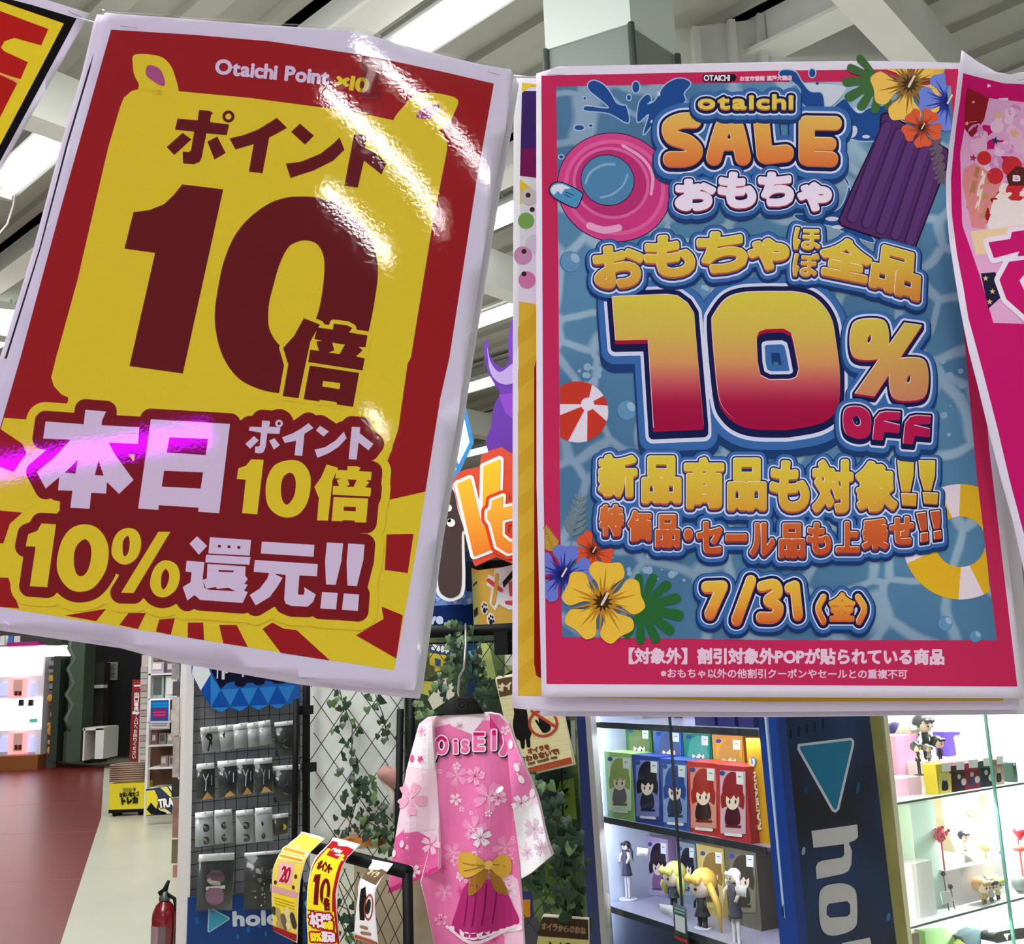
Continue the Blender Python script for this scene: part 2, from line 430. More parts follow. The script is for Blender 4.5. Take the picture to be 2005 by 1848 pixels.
for k in (-2, -1, 0):
    m = MB(); c = g0 + ADIR * (k * -4.2 + 0) + BDIR * 2
    c.z = 5.0; bar(m, c, BDIR, 9, .20, .36); tag(struct(m.build('ceiling_girder', CEIL)), None)
# bulkhead, duct and dark opening at the top right
FB_ = Frame(W(1300, 100, 5.7)[:2], W(1760, 100, 6.0)[:2])
struct(sheet('wall_bulkhead', [(1180, 73), (1480, 38), (1520, 18), (1560, -30), (1760, -40), (1760, 240), (1180, 240)], FB_.surf(), .06, CEIL, None, 400, smooth_=False))
m = MB()
for x in (1360, 1430, 1486):
    u, z0 = FB_.at(x, 62 - (x - 1360) * .2, -.03); FB_.box(m, u - .022, u + .022, -.06, 0, z0 - .55, z0 + .02)
struct(m.build('trim_1', CEIL))
struct(sheet('wall_opening', [(1180, -80), (1600, -80), (1600, 200), (1180, 200)], FB_.surf(.9), .02, mat('dark_void', (26, 32, 32), .9), None, 400, smooth_=False))  # dark board whose colour stands in for the unlit hole
m = MB(); u, z = FB_.at(1500, 12, .45); m.tube([FB_.pt(u - 1.1, .45, z), FB_.pt(u + .06, .45, z), FB_.pt(u + .10, .45, z)], [.13, .13, .10], 24)
tag(m.build('air_duct', mat('grey_duct', (96, 102, 100), .5)), 'round dark grey air duct end under the ceiling above the white bulkhead', 'duct')
# column
z0 = 4.75; c0, c1, c2 = Wz(1235, 45, z0), Wz(1068, 98, z0), Wz(1326, 107, z0); c3 = c1 + c2 - c0
def prism(mb, pts, za, zb, mi=0, grow=0.0):
    ctr = sum((Vector(p) for p in pts), Vector()) / len(pts); ps = [Vector(p) + (Vector(p) - ctr).normalized() * grow for p in pts]; n = len(ps)
    mb.add([(p.x, p.y, za) for p in ps] + [(p.x, p.y, zb) for p in ps], [tuple(range(n - 1, -1, -1)), tuple(range(n, 2 * n))] + [(i, (i + 1) % n, n + (i + 1) % n, n + i) for i in range(n)], mi)
m = MB(); prism(m, [c0, c2, c3, c1], z0, ZC, 0); prism(m, [c0, c2, c3, c1], 0, z0, 1, -.02)
for c in (c0, c1, c2): m.tube([(c.x, c.y, 0), (c.x, c.y, z0)], .018, 6, 2)
struct(m.build('column', [mat('column_paint', (196, 206, 200), .6), mat('column_panel', (120, 128, 122), .45), mat('column_edge', (70, 76, 72), .5)]))
# fluorescent lamps under the ceiling
TUBE = mat('lamp_tube', (255, 255, 255), emit=8.0); TRAY = mat('lamp_tray', (176, 180, 176), .6)
def lamp(x, y, z, half, label, strength=None):
    c = Wz(x, y, z); e = empty('fluorescent_lamp', (c.x, c.y, z + .06), label, 'ceiling lamp', 'fluorescent lamps under the ceiling')
    m = MB(); bar(m, c + Vector((0, 0, .03)), ADIR, half + .03, .30, .06); m.build('tray', TRAY, e)
    q = Vector((-ADIR.y, ADIR.x, 0))
    for s_ in (-1, 1):
        t = MB(); t.tube([c - ADIR * half + q * .075 * s_, c + ADIR * half + q * .075 * s_], .019, 10); t.build('tube', TUBE, e)
    for s_ in (-1, 1):
        t = MB(); bar(t, c + ADIR * half * s_ + Vector((0, 0, -.03)), ADIR, .02, .2, .07); t.build('end_socket', TRAY, e)
    m = MB(); m.tube([c + Vector((0, 0, .09)), c + Vector((0, 0, ZC - z))], .012, 6); m.build('hanger_rod', STEEL, e)
lamp(925, 18, 5.35, .62, 'twin-tube ceiling lamp above the gap between the two big posters, beside the white column')
lamp(60, 322, 5.35, .62, 'twin-tube ceiling lamp glowing between the tilted sale poster and the red laminated poster')
lamp(985, 428, 5.35, .62, 'uppermost of the small lamps in the gap between the two big posters')
lamp(966, 622, 5.35, .62, 'second lamp down in the gap between the two big posters, above the purple cut-out')
lamp(950, 752, 5.35, .62, 'third lamp down in the gap between the two big posters')
lamp(940, 884, 5.35, .62, 'lowest lamp in the gap between the two big posters, just above the orange letters')
lamp(18, 655, 5.35, .62, 'far ceiling lamp low at the left picture edge beside the red laminated poster')
m = MB(); m.tube([Wz(30, 356, 5.3), W(26, 400, 6.2), W(14, 438, 6.2), W(-6, 462, 6.2), W(-30, 480, 6.2)], .006, 6)
tag(m.build('power_cord', mat('white_cord', (235, 235, 235), .6)), 'thin pale cord dangling under the ceiling lamp at the left edge', 'cord')
# ================================================================ the big hanging posters
def gauss(x, y, cx, cy, r): return math.exp(-((x - cx) ** 2 + (y - cy) ** 2) / (r * r))
PAPER = mat('white_paper', (238, 236, 242), .6)
INK = ink_mat('printed_ink')
FILM = glass_mat('laminate_film', (252, 252, 253), .035)
_nt = FILM.node_tree
_tc = _nt.nodes.new('ShaderNodeTexCoord'); _n = _nt.nodes.new('ShaderNodeTexNoise'); _n.inputs['Scale'].default_value = 420; _n.inputs['Detail'].default_value = 3
_b = _nt.nodes.new('ShaderNodeBump'); _b.inputs['Strength'].default_value = .35; _b.inputs['Distance'].default_value = .00006
_nt.links.new(_tc.outputs['Object'], _n.inputs['Vector']); _nt.links.new(_n.outputs['Fac'], _b.inputs['Height'])
for _k in _nt.nodes:
    if _k.type in ('BSDF_GLOSSY', 'FRESNEL'): _nt.links.new(_b.outputs['Normal'], _k.inputs['Normal'])
RED, DRED, YEL, WHT = (172, 20, 26), (114, 11, 17), (250, 230, 44), (240, 226, 240)
DEEP = (140, 14, 22)

# ---- laminated red and yellow poster
def bend1(x, y):
    u = (x - 495) / 480; v = (y - 690) / 640
    return 0.008 * (u * .8 - v * .25) ** 2 - 0.003 * gauss(x, y, 1010, 130, 300) + .003 * gauss(x, y, 190, 30, 260)
S1 = flat_surf(495, 690, .70, .025 / 830, .066 / 1200, bend1)
zA, zB, zC, zD, zE, zF = Z(400, 560, .1995), Z(420, 780, .2394), Z(320, 1020, .2394), Z(230, 180, .27431), Z(220, 340, .2793), Z(0, 0, .21641)
z1, z2, z6 = Z(0, 0, .37879), Z(600, 0, .37879), Z(0, 700, .32468)
P1 = empty('laminated_poster', S1(600, 80, 0), 'laminated red and yellow poster with a huge dark red 10', 'poster')
out1 = [(205, 25), (341, 35), (492, 47), (700, 61), (789, 89), (941, 126), (1000, 136), (1006, 150), (990, 250), (966, 380), (921, 660), (898, 810), (858, 1040), (818, 1330), (812, 1352), (775, 1349), (583, 1325), (320, 1279), (227, 1253), (0, 1220), (-80, 1205), (-98, 1190), (-60, 960), (-26, 840), (14, 700), (79, 489), (104, 394), (135, 277), (176, 138), (198, 43)]
sheet('paper_sheet', out1, S1, .0003, PAPER, P1)
A1 = Art(S1, .00006)
red1 = [(217.5, 58), (379, 68), (530, 81), (700, 106), (751, 115.5), (865, 140), (967, 163.6), (933, 356), (880, 700), (862, 780), (811, 1100), (776, 1287), (771, 1312), (484, 1267), (0, 1188.6), (-93, 1174), (-60, 1046), (0, 838), (40, 700), (121, 400)]
def redtone(x, y): return RED
A1.poly(red1, redtone, 1)
low = [(10, 815)] + z6((150, 370)) + [(133, 778), (400, 800), (770, 900)] + z6((760 / .32468 * 0 + 2400, 700)) + zB((1462, 822), (1725, 762)) + [(811, 1100), (776, 1287), (771, 1312), (484, 1267), (0, 1188.6), (-93, 1174), (-60, 1046)]
low = [(8, 818)] + z6((150, 372)) + [(400, 830), (700, 900), (720, 985)] + zB((1462, 822), (1725, 762)) + red1[10:17]
A1.poly(low, YEL, 2)
for P in (z6((-150, 520), (5, 432), (135, 520), (160, 580), (80, 690), (-150, 600)), z6((-170, 900), (0, 922), (135, 935), (60, 1000), (20, 1120), (-200, 1115)), z6((-230, 1320), (50, 1328), (115, 1512), (0, 1503), (-250, 1460)),
          z6((390, 1555), (640, 1515), (580, 1589)), z6((720, 1612), (775, 1540), (880, 1540), (832, 1636)), z6((940, 1652), (960, 1580), (1055, 1570), (1030, 1672)),
          zC((198, 952), (200, 830), (325, 830), (333, 975)), zC((490, 1000), (455, 850), (600, 850), (690, 1030)), zC((960, 1078), (810, 882), (890, 830), (985, 880), (1090, 892), (1362, 1140)),
          zC((1905, 1125), (1575, 935), (1800, 800), (1785, 700), (1958, 770)), zC((1810, 400), (1825, 110), (2046, 104), (1998, 425))):
    A1.poly(P, RED, 3)
pan = z1((640, 505), (680, 470), (740, 456), (910, 470), (1100, 488), (1300, 507), (1600, 547)) + z2((200, 570), (470, 625), (660, 662), (705, 690), (728, 735), (727, 775), (650, 1170), (540, 1848)) + [(798, 712), (780, 840), (760, 900), (600, 960), (300, 900), (140, 860)] + z6((410, 240), (370, 222), (325, 172), (309, 120)) + z1((290, 1848), (400, 1450), (490, 1060), (560, 760), (620, 555))
A1.poly(pan, YEL, 4)
A1.poly(smooth(z1((695, 283), (800, 285), (860, 312), (900, 380), (912, 500), (730, 470), (718, 435), (695, 390), (687, 340))), YEL, 4)
A1.poly(smooth(z2((455, 640), (510, 540), (560, 495), (620, 480), (700, 486), (782, 515), (765, 580), (730, 640), (660, 675))), YEL, 4)
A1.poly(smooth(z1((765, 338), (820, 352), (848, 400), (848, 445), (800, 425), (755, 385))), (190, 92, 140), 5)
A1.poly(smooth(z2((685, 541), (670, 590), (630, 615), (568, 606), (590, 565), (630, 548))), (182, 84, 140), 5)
# lettering of the upper panel
for P in (zD((583, 128), (660, 135), (682, 150), (668, 165), (660, 215), (797, 232), (780, 308), (635, 295), (600, 470), (585, 500), (545, 515), (468, 510), (465, 425), (510, 430), (525, 415), (548, 283), (410, 268), (430, 190), (572, 203)),
          zD((465, 292), (527, 338), (405, 450), (352, 393)), zD((642, 355), (712, 318), (772, 435), (692, 482)),
          zD((800, 332), (900, 308), (1000, 270), (1090, 215), (1137, 185), (1210, 255), (1150, 290), (1083, 325), (1035, 580), (938, 568), (973, 372), (842, 410)),
          zD((1303, 226), (1402, 312), (1338, 376), (1240, 284)), zD((1202, 512), (1310, 498), (1450, 440), (1540, 370), (1585, 325), (1620, 412), (1540, 490), (1400, 560), (1300, 592), (1235, 614)),
          zD((1690, 295), (1775, 310), (1768, 400), (1850, 440), (1920, 510), (1885, 590), (1760, 490), (1715, 683), (1620, 668)),
          zE((490, 75), (777, 110), (494, 1400), (120, 1348), (300, 555), (85, 525), (148, 270), (260, 255), (360, 215), (430, 150))):
    A1.poly(P, DRED, 6)
A1.poly(ell(*zD((792, 175))[0], 43 * .274), DRED, 6, (ell(*zD((792, 175))[0], 22 * .274),))
A1.poly(smooth(zE((1300, 160), (1450, 170), (1600, 225), (1740, 350), (1830, 500), (1862, 680), (1840, 880), (1797, 1100), (1740, 1250), (1600, 1420), (1400, 1520), (1165, 1537), (980, 1490), (860, 1410), (770, 1270), (725, 1100), (720, 950), (745, 780), (780, 620), (850, 450), (950, 320), (1080, 220), (1190, 175))), DRED, 6,
        (smooth(zE((1355, 467), (1430, 490), (1475, 560), (1487, 660), (1470, 840), (1430, 1010), (1340, 1180), (1250, 1240), (1165, 1195), (1105, 1100), (1092, 1010), (1100, 900), (1130, 780), (1170, 640), (1230, 520), (1290, 480))),))
bai = [[(978, 315), (1135, 378), (1040, 545), (925, 1100), (770, 1080), (828, 750), (820, 760), (775, 607), (880, 490)],
       [(1110, 405), (1262, 428), (1270, 368), (1400, 385), (1452, 412), (1420, 455), (1602, 485), (1582, 600), (1515, 598), (1555, 630), (1490, 690), (1575, 710), (1553, 828), (1020, 745), (1040, 625), (1125, 635), (1100, 545), (1160, 535), (1080, 520)],
       [(1035, 780), (1520, 852), (1460, 1185), (1300, 1162), (1300, 1140), (1135, 1115), (1130, 1132), (975, 1110)]]
baih = [None, [(1255, 555), (1380, 575), (1328, 668), (1220, 652), (1275, 630)], [(1165, 930), (1335, 952), (1328, 1012), (1158, 985)]]
shp = [poly_sh(zA(*b), *([zA(*h)] if h else [])) for b, h in zip(bai, baih)]
A1.text(shp[:2] + [poly_sh(zA(*bai[2]))], [(8, 0, 0, 0, YEL, 7)], 2)
for b, h in zip(bai, baih): A1.poly(zA(*b), DRED, 8, (zA(*h),) if h else ())
# lower block of lettering, its red and yellow outlines
wh, ye = [], []
def w_(o, *h): wh.append((o, h))
def y_(o, *h): ye.append((o, h))
w_(z6((515, 315), (640, 325), (615, 380), (612, 408), (840, 420), (832, 520), (655, 512), (690, 580), (805, 738), (718, 822), (645, 750), (640, 820), (550, 815), (540, 912), (424, 905), (437, 803), (350, 800), (358, 720), (275, 790), (222, 690), (330, 600), (425, 495), (260, 488), (275, 385), (505, 402)), z6((470, 615), (455, 700), (390, 695)), z6((595, 620), (625, 712), (572, 708)))
w_(z6((910, 372), (1387, 400), (1322, 938), (1195, 930), (1198, 905), (958, 890), (955, 918), (833, 910)), z6((1022, 480), (1255, 490), (1240, 588), (1005, 572)), z6((990, 682), (1225, 692), (1210, 790), (975, 778)))
w_(zB((390, 180), (450, 185), (455, 200), (445, 230), (540, 238), (530, 290), (432, 285), (418, 400), (400, 440), (370, 450), (332, 445), (332, 395), (370, 390), (380, 280), (280, 262), (290, 230), (385, 235)))
w_(zB((322, 308), (362, 342), (292, 412), (252, 372))); w_(zB((447, 345), (490, 325), (535, 382), (485, 418)))
w_(ell(*zB((528, 205))[0], 7.4), ell(*zB((528, 205))[0], 3.2))
w_(zB((553, 318), (640, 285), (710, 245), (768, 202), (810, 242), (735, 290), (718, 470), (655, 465), (668, 345), (575, 365)))
w_(zB((862, 222), (935, 270), (892, 312), (830, 262))); w_(zB((818, 418), (900, 400), (990, 345), (1058, 272), (1080, 325), (1010, 400), (930, 450), (842, 485)))
w_(zB((1123, 232), (1192, 235), (1188, 285), (1300, 372), (1260, 425), (1178, 360), (1162, 500), (1097, 497)))
y_(zB((300, 498), (402, 502), (350, 948), (226, 938), (255, 665), (182, 658), (195, 572), (260, 548)))
y_(smooth(zB((625, 503), (720, 530), (780, 620), (785, 740), (755, 860), (690, 945), (600, 975), (510, 950), (440, 880), (418, 770), (435, 640), (500, 540))), smooth(zB((610, 608), (650, 630), (665, 700), (650, 800), (595, 868), (555, 830), (543, 740), (560, 650))))
_a = np.array([[978, 315, 1], [1602, 485, 1], [1460, 1185, 1]], float); _t = np.linalg.solve(_a, np.array([[918, 540], [1285, 600], [1240, 1015]], float))
def b2(P): return zB(*[tuple(np.array([x, y, 1]) @ _t) for x, y in P])
for b, h in zip(bai, baih): y_(b2(b), *([b2(h)] if h else []))
y_(z6((250, 1000), (338, 1005), (285, 1385), (180, 1378), (215, 1140), (155, 1138), (170, 1065), (225, 1045)))
y_(smooth(z6((510, 1005), (590, 1030), (645, 1110), (655, 1200), (630, 1300), (560, 1390), (470, 1412), (400, 1380), (350, 1300), (345, 1210), (375, 1100), (430, 1030))), smooth(z6((510, 1095), (545, 1130), (550, 1200), (530, 1280), (495, 1318), (460, 1300), (445, 1220), (460, 1140))))
y_(smooth(z6((775, 1027), (830, 1050), (852, 1120), (830, 1200), (775, 1245), (720, 1240), (675, 1190), (680, 1110), (715, 1050))), smooth(z6((770, 1075), (782, 1110), (775, 1170), (755, 1198), (742, 1180), (742, 1110))))
y_(z6((955, 1050), (1028, 1050), (805, 1420), (730, 1418)))
y_(smooth(z6((1005, 1222), (1065, 1250), (1085, 1320), (1060, 1400), (995, 1445), (935, 1430), (905, 1370), (920, 1290), (955, 1240))), smooth(z6((1000, 1275), (1020, 1310), (1012, 1360), (988, 1398), (972, 1375), (975, 1310))))
w_(zC((805, 168), (1235, 195), (1228, 292), (797, 265)))
w_(zC((748, 318), (1262, 352), (1255, 452), (1112, 445), (1100, 600), (1145, 605), (1155, 570), (1150, 540), (1245, 600), (1225, 660), (1180, 700), (1050, 695), (1000, 675), (988, 640), (1000, 440), (905, 430), (975, 465), (930, 540), (870, 620), (755, 690), (705, 605), (790, 550), (850, 470), (865, 425), (738, 415)))
w_(zC((275, 125), (358, 203), (290, 275), (213, 185)))
w_(zC((380, 132), (717, 155), (705, 283), (368, 265)), *[zC((x - 12, y - 11), (x + 12, y - 10), (x + 11, y + 12), (x - 13, y + 11)) for x, y in ((457, 205), (537, 210), (617, 215))])
w_(zC((350, 275), (712, 295), (702, 358), (342, 338)))
w_(zC((360, 350), (672, 372), (668, 445), (690, 475), (660, 515), (690, 520), (660, 570), (690, 580), (648, 670), (300, 645), (255, 605), (195, 650), (158, 540), (222, 500), (230, 420), (180, 412), (190, 325), (335, 335), (320, 480), (355, 470)), zC((450, 400), (578, 405), (570, 420), (450, 415)), zC((320, 490), (350, 552), (430, 540), (440, 555), (530, 545), (595, 575), (370, 562), (335, 545)))
for P in (((1337, 175), (1470, 182), (1455, 330), (1408, 522), (1330, 518), (1322, 330)), ((1298, 580), (1425, 588), (1412, 722), (1283, 715)), ((1512, 183), (1645, 192), (1635, 320), (1582, 532), (1505, 527), (1498, 340)), ((1475, 592), (1600, 600), (1590, 735), (1460, 725))): w_(zC(*P))
A1.text([poly_sh(o) for o, h in wh + ye], [(38, 0, 0, 0, YEL, 9), (21, 0, 0, 0, DEEP, 10)], 2.5)
A1.poly([(300, 900), (445, 880), (700, 1000), (700, 1075), (420, 1060), (150, 1025), (100, 960)], DEEP, 10.5)
for c_ in ((465, 886), (127, 1013), (348, 1067), (470, 1000), (250, 1000)): A1.poly(ell(*c_, 17), DEEP, 10.5)
for o, h in wh: A1.poly(o, WHT, 11, h)
for o, h in ye: A1.poly(o, YEL, 11, h)
A1.text(line('Otaichi Point', (420, 143), (644, 165), 39, .09), [(1.7, 0, 0, 0, WHT, 6)], .5)
A1.text(line('×10', (655, 170), (721, 181), 37, .09), [(1.9, 0, 0, 0, YEL, 6)], .5)
A1.build('printed_artwork', INK, P1)
film1 = [(196, 18), (341, 29), (495, 41), (702, 54), (792, 82), (944, 120), (1003, 130), (1013, 146), (998, 250), (975, 380), (930, 660), (912, 780), (868, 1040), (838, 1260), (824, 1358), (812, 1366), (775, 1357), (583, 1333), (320, 1287), (227, 1261), (0, 1228), (-90, 1213), (-108, 1192), (-70, 960), (-36, 840), (4, 700), (69, 489), (94, 394), (125, 277), (166, 138), (190, 40)]
sheet('laminate_film', film1, lambda x, y, l=0: S1(x, y, l + .0010), .0002, FILM, P1, 30)
m_ = MB()
for a, b in (((236, 51), (270, 55)), ((955, 140), (978, 147))): m_ = MB(); m_.tube([S1(*a, .0015), S1(*b, .0015)], .0002, 5); m_.build('staple', mat('dull_wire', (150, 150, 152), .4, .8), P1)
def tape(x0, y0, x1, y1): return [(x0, y0), (x1, y0 + 6), (x1 - 2, y1), (x0 - 4, y1 - 5)]
sheet('clear_tape', tape(708, 108, 748, 196), lambda x, y, l=0: S1(x, y, l + .0013), .0001, glass_mat('tape_film', (244, 244, 244), .2), P1)

# two laminated sheets hanging behind it
def back_sheet(name, dx0, dx1, dy, dz, label):
    Sx = lambda x, y, l=0: S1(x, y, l - dz)
    o = [(x + dx0, y + dy) for x, y in out1]
    t = empty(name, Sx(495, 80, 0), label, 'poster', 'blank backs behind the laminated poster'); sheet('paper_sheet', o, Sx, .0003, PAPER, t)
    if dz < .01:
        a = Art(Sx, .0001); a.poly([(205, 42), (208, 42), (182, 140), (140, 280), (86, 490), (24, 702), (9, 702), (76, 489), (131, 277), (172, 138)], (30, 28, 32), 1); a.build('painted_gap', INK, t)  # dark gap behind the front poster, painted as a black strip
    return t
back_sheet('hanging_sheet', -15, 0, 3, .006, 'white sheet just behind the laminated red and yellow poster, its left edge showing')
back_sheet('hanging_sheet', 10, 0, 16, .016, 'rearmost white sheet behind the laminated red and yellow poster, peeking out below')

# ---- corner of a sale poster at the left edge
S0 = flat_surf(0, 150, .80)
P0 = empty('sale_poster', S0(60, 0, 0), 'tilted sale poster with black and yellow border, cut off at the top left', 'poster')
sheet('paper_sheet', [(-200, -80), (60, -10), (176, 26), (88, 180), (0, 334), (-90, 500), (-320, 420)], S0, .0003, PAPER, P0)
A0 = Art(S0, .00012)
A0.poly([(-210, -60), (60, 9), (150, 36), (88, 152), (0, 316), (-80, 460), (-300, 390)], (14, 13, 14), 1)
A0.poly([(-210, -52)] + zF((-10, 8), (578, 212)) + [(80, 133), (0, 284), (-80, 430), (-300, 370)], YEL, 2)
A0.poly([(-210, -30)] + zF((-10, 95), (437, 262), (372, 410), (230, 370), (130, 342), (40, 372), (8, 430), (40, 465), (252, 562), (185, 715), (100, 690), (0, 655)) + [(-200, 80)], (196, 34, 26), 3)
A0.poly(zF((-200, 640), (0, 668), (90, 712), (155, 755), (0, 1060), (-400, 1500)), (190, 34, 22), 3)
A0.text([Stroke(zF((-60, 650), (0, 665), (95, 710), (170, 742)), 2.0)], [(0, 0, 0, 0, (250, 190, 110), 4)], .8)
A0.build('printed_artwork', INK, P0)
m_ = MB(); m_.tube([S0(*zF((620, 102))[0], .001), S0(*zF((738, 156))[0], .001)], .0003, 5); m_.build('staple', mat('dull_wire', (150, 150, 152)), P0)

# ---- blue summer sale poster
def bend2(x, y):
    return -.006 * gauss(x, y, 1500, 1000, 500) + .005 * gauss(x, y, 1060, 150, 220)
S2 = flat_surf(1500, 750, .70, .02 / 880, .135 / 1230, bend2)
z3, z4, zP, zQ, zR, zS = Z(1030, 120, .27056), Z(1505, 120, .27056), Z(1030, 550, .24938), Z(1505, 550, .24938), Z(1000, 880, .28137), Z(1505, 880, .28137)
# cord the posters hang from
m_ = MB(); m_.tube([S0(-330, -120, -.001), S0(150, 34, -.001), S1(186, 44, -.020), S1(300, 60, -.022), S1(700, 100, -.022), S1(1000, 150, -.022), S2(1080, 152, -.030), S2(1500, 147, -.030), S2(2200, 150, -.03)], .0006, 6)
tag(m_.build('string', mat('white_cord', (235, 235, 235), .6)), 'thin white cord strung behind the tops of the hanging posters', 'cord')

P2 = empty('sale_poster', S2(1470, 130, 0), 'blue swimming pool sale poster with crimson border and big 10% OFF', 'poster')
out2 = [(1050, 144), (1094, 130), (1300, 126), (1530, 121), (1700, 119), (1882, 123), (1893, 250), (1950, 880), (2005, 1367), (1505, 1365), (1060.5, 1364.5), (1050.5, 950), (1050, 550)]
sheet('paper_sheet', out2, S2, .0003, PAPER, P2)
A2 = Art(S2, .00008)
CRIM = (208, 46, 92)
A2.poly([(1060, 148), (1300, 143), (1530, 138), (1700, 136), (1876, 135), (1900, 400), (1937, 880), (1992, 1344), (1505, 1341), (1070, 1339), (1064, 950), (1062, 550)], CRIM, 1)
pool = [(1089, 170), (1300, 165), (1530, 160.6), (1640, 160), (1862, 168), (1886, 635), (1914, 949), (1952, 1253.5), (1505, 1253), (1100.5, 1247), (1096, 950), (1093.6, 550)]
def water(x, y): return (74, 128, 166)
wm = bpy.data.materials.new('printed_water'); wm.use_nodes = True
nt = wm.node_tree; b = nt.nodes['Principled BSDF']; b.inputs['Roughness'].default_value = .75; b.inputs['Specular IOR Level'].default_value = .25
tc = nt.nodes.new('ShaderNodeTexCoord'); nz = nt.nodes.new('ShaderNodeTexNoise'); nz.inputs['Scale'].default_value = 9
mxv = nt.nodes.new('ShaderNodeVectorMath'); mxv.operation = 'MULTIPLY_ADD'; mxv.inputs[1].default_value = (.06,) * 3
vo = nt.nodes.new('ShaderNodeTexVoronoi'); vo.feature = 'DISTANCE_TO_EDGE'; vo.inputs['Scale'].default_value = 21
n2 = nt.nodes.new('ShaderNodeTexNoise'); n2.inputs['Scale'].default_value = 6
nt.links.new(tc.outputs['Object'], nz.inputs['Vector']); nt.links.new(nz.outputs['Color'], mxv.inputs[0]); nt.links.new(tc.outputs['Object'], mxv.inputs[2]); nt.links.new(mxv.outputs[0], vo.inputs['Vector'])
nt.links.new(tc.outputs['Object'], n2.inputs['Vector'])
cr = nt.nodes.new('ShaderNodeValToRGB'); cr.color_ramp.elements[0].position = .035; cr.color_ramp.elements[1].position = .085
cr.color_ramp.elements[0].color = lin((164, 200, 212)) + (1,); cr.color_ramp.elements[1].color = lin((92, 148, 178)) + (1,)
c2 = nt.nodes.new('ShaderNodeValToRGB'); c2.color_ramp.elements[0].position = .42; c2.color_ramp.elements[1].position = .6
c2.color_ramp.elements[0].color = lin((210, 214, 222)) + (1,); c2.color_ramp.elements[1].color = (1, 1, 1, 1)
mm = nt.nodes.new('ShaderNodeMix'); mm.data_type = 'RGBA'; mm.blend_type = 'MULTIPLY'; mm.inputs[0].default_value = 1
nt.links.new(vo.outputs['Distance'], cr.inputs[0]); nt.links.new(n2.outputs['Fac'], c2.inputs[0]); nt.links.new(cr.outputs[0], mm.inputs[6]); nt.links.new(c2.outputs[0], mm.inputs[7]); nt.links.new(mm.outputs[2], b.inputs['Base Color'])
Aw = Art(S2, .00008); Aw.poly(pool, water, 2); Aw.build('printed_water', wm, P2)
NAVY, BLU, LBL, INKN = (34, 82, 148), (62, 116, 176), (224, 234, 250), (20, 30, 78)
def splash(P, c=NAVY, lay=3):
    A2.text([poly_sh(P)], [(2.2, 0, 0, 0, (176, 208, 228), lay), (0, 0, 0, 0, c, lay + .5)], 1.5)
for P in (z3((450, 165), (490, 140), (560, 170), (610, 230), (650, 300), (690, 320), (725, 330), (738, 445), (600, 375), (430, 355), (440, 325), (600, 340), (520, 260), (460, 210)),
          z3((808, 440), (820, 300), (880, 240), (905, 280), (870, 310), (930, 290), (1000, 180), (1080, 130), (1150, 130), (1190, 165), (1140, 230), (1150, 290), (1050, 360), (930, 440), (850, 530), (890, 380)),
          z4((100, 65), (190, 75), (240, 150), (300, 220), (380, 230), (400, 300), (390, 370), (250, 310), (230, 200), (150, 130), (80, 100)),
          z4((440, 370), (520, 290), (560, 280), (640, 370), (760, 330), (880, 330), (950, 400), (1050, 440), (830, 420), (800, 560), (600, 560), (480, 430)),
          z4((540, 830), (580, 900), (520, 1060), (380, 1110), (190, 1110), (260, 1160), (460, 1190), (560, 1240), (760, 1310), (690, 1200), (580, 1050), (600, 960))):
    splash(smooth(P, 4))
for x, y, a, b_ in ((795, 187, 25, 40), (745, 262, 14, 18), (425, 268, 10, 10), (385, 480, 35, 18), (468, 465, 14, 9), (255, 692, 16, 12)): splash(ell(*z3((x, y))[0], a * .27, b_ * .27))
splash(ell(*z4((315, 85))[0], 6, 8)); A2.poly(ell(*z4((352, 160))[0], 3), NAVY, 4)
for x, y, a, b_ in ((920, 437, 20, 14), (960, 235, 12, 18)): A2.poly(ell(*z3((x, y))[0], a * .27, b_ * .27), (206, 226, 240), 4.2)
for x, y, a, b_, r in ((610, 510, 30, 45, 20), (705, 545, 28, 12, 0), (660, 350, 38, 26, 0), (500, 1200, 42, 14, 0), (460, 1140, 50, 16, 0), (890, 140, 40, 16, 40)): A2.poly(ell(*z4((x, y))[0], a * .27, b_ * .27, r), (216, 226, 236), 4.2)
A2.poly(smooth(z4((180, 160), (440, 165), (560, 200), (430, 340), (360, 290), (300, 215))), (214, 226, 230), 2.8)
# bubbles
def bub(x, y, r, c=(104, 158, 190)):
    A2.poly(ell(x, y, r), (70, 122, 162), 3); A2.poly(ell(x + r * .04, y - r * .02, r * .94), c, 3.2); A2.poly(ell(x + r * .45, y - r * .35, r * .35, r * .5, -40), (160, 200, 216), 3.4)
for x, y, r in ((*z3((320, 1450))[0], 21), (*z3((1265, 1650))[0], 11), (*zP((1390, 75))[0], 14), (*zP((790, 1015))[0], 20), (*zS((1228, 1210))[0], 15), (*zS((1438, 1300))[0], 12)): bub(x, y, r)
for k in range(70):
    cx_, cy_, sx, sy = ((1850, 770, 40, 60), (1300, 420, 60, 22), (1270, 1130, 60, 40), (1150, 740, 24, 20))[k % 4]
    x, y = RNG.normal(cx_, sx * .5), RNG.normal(cy_, sy * .6)
    if 1100 < x < 1890 and 400 < y < 1240: A2.poly(ell(x, y, RNG.uniform(1.5, 8), n=14), (150, 186, 204), 2.6 + .004 * k)
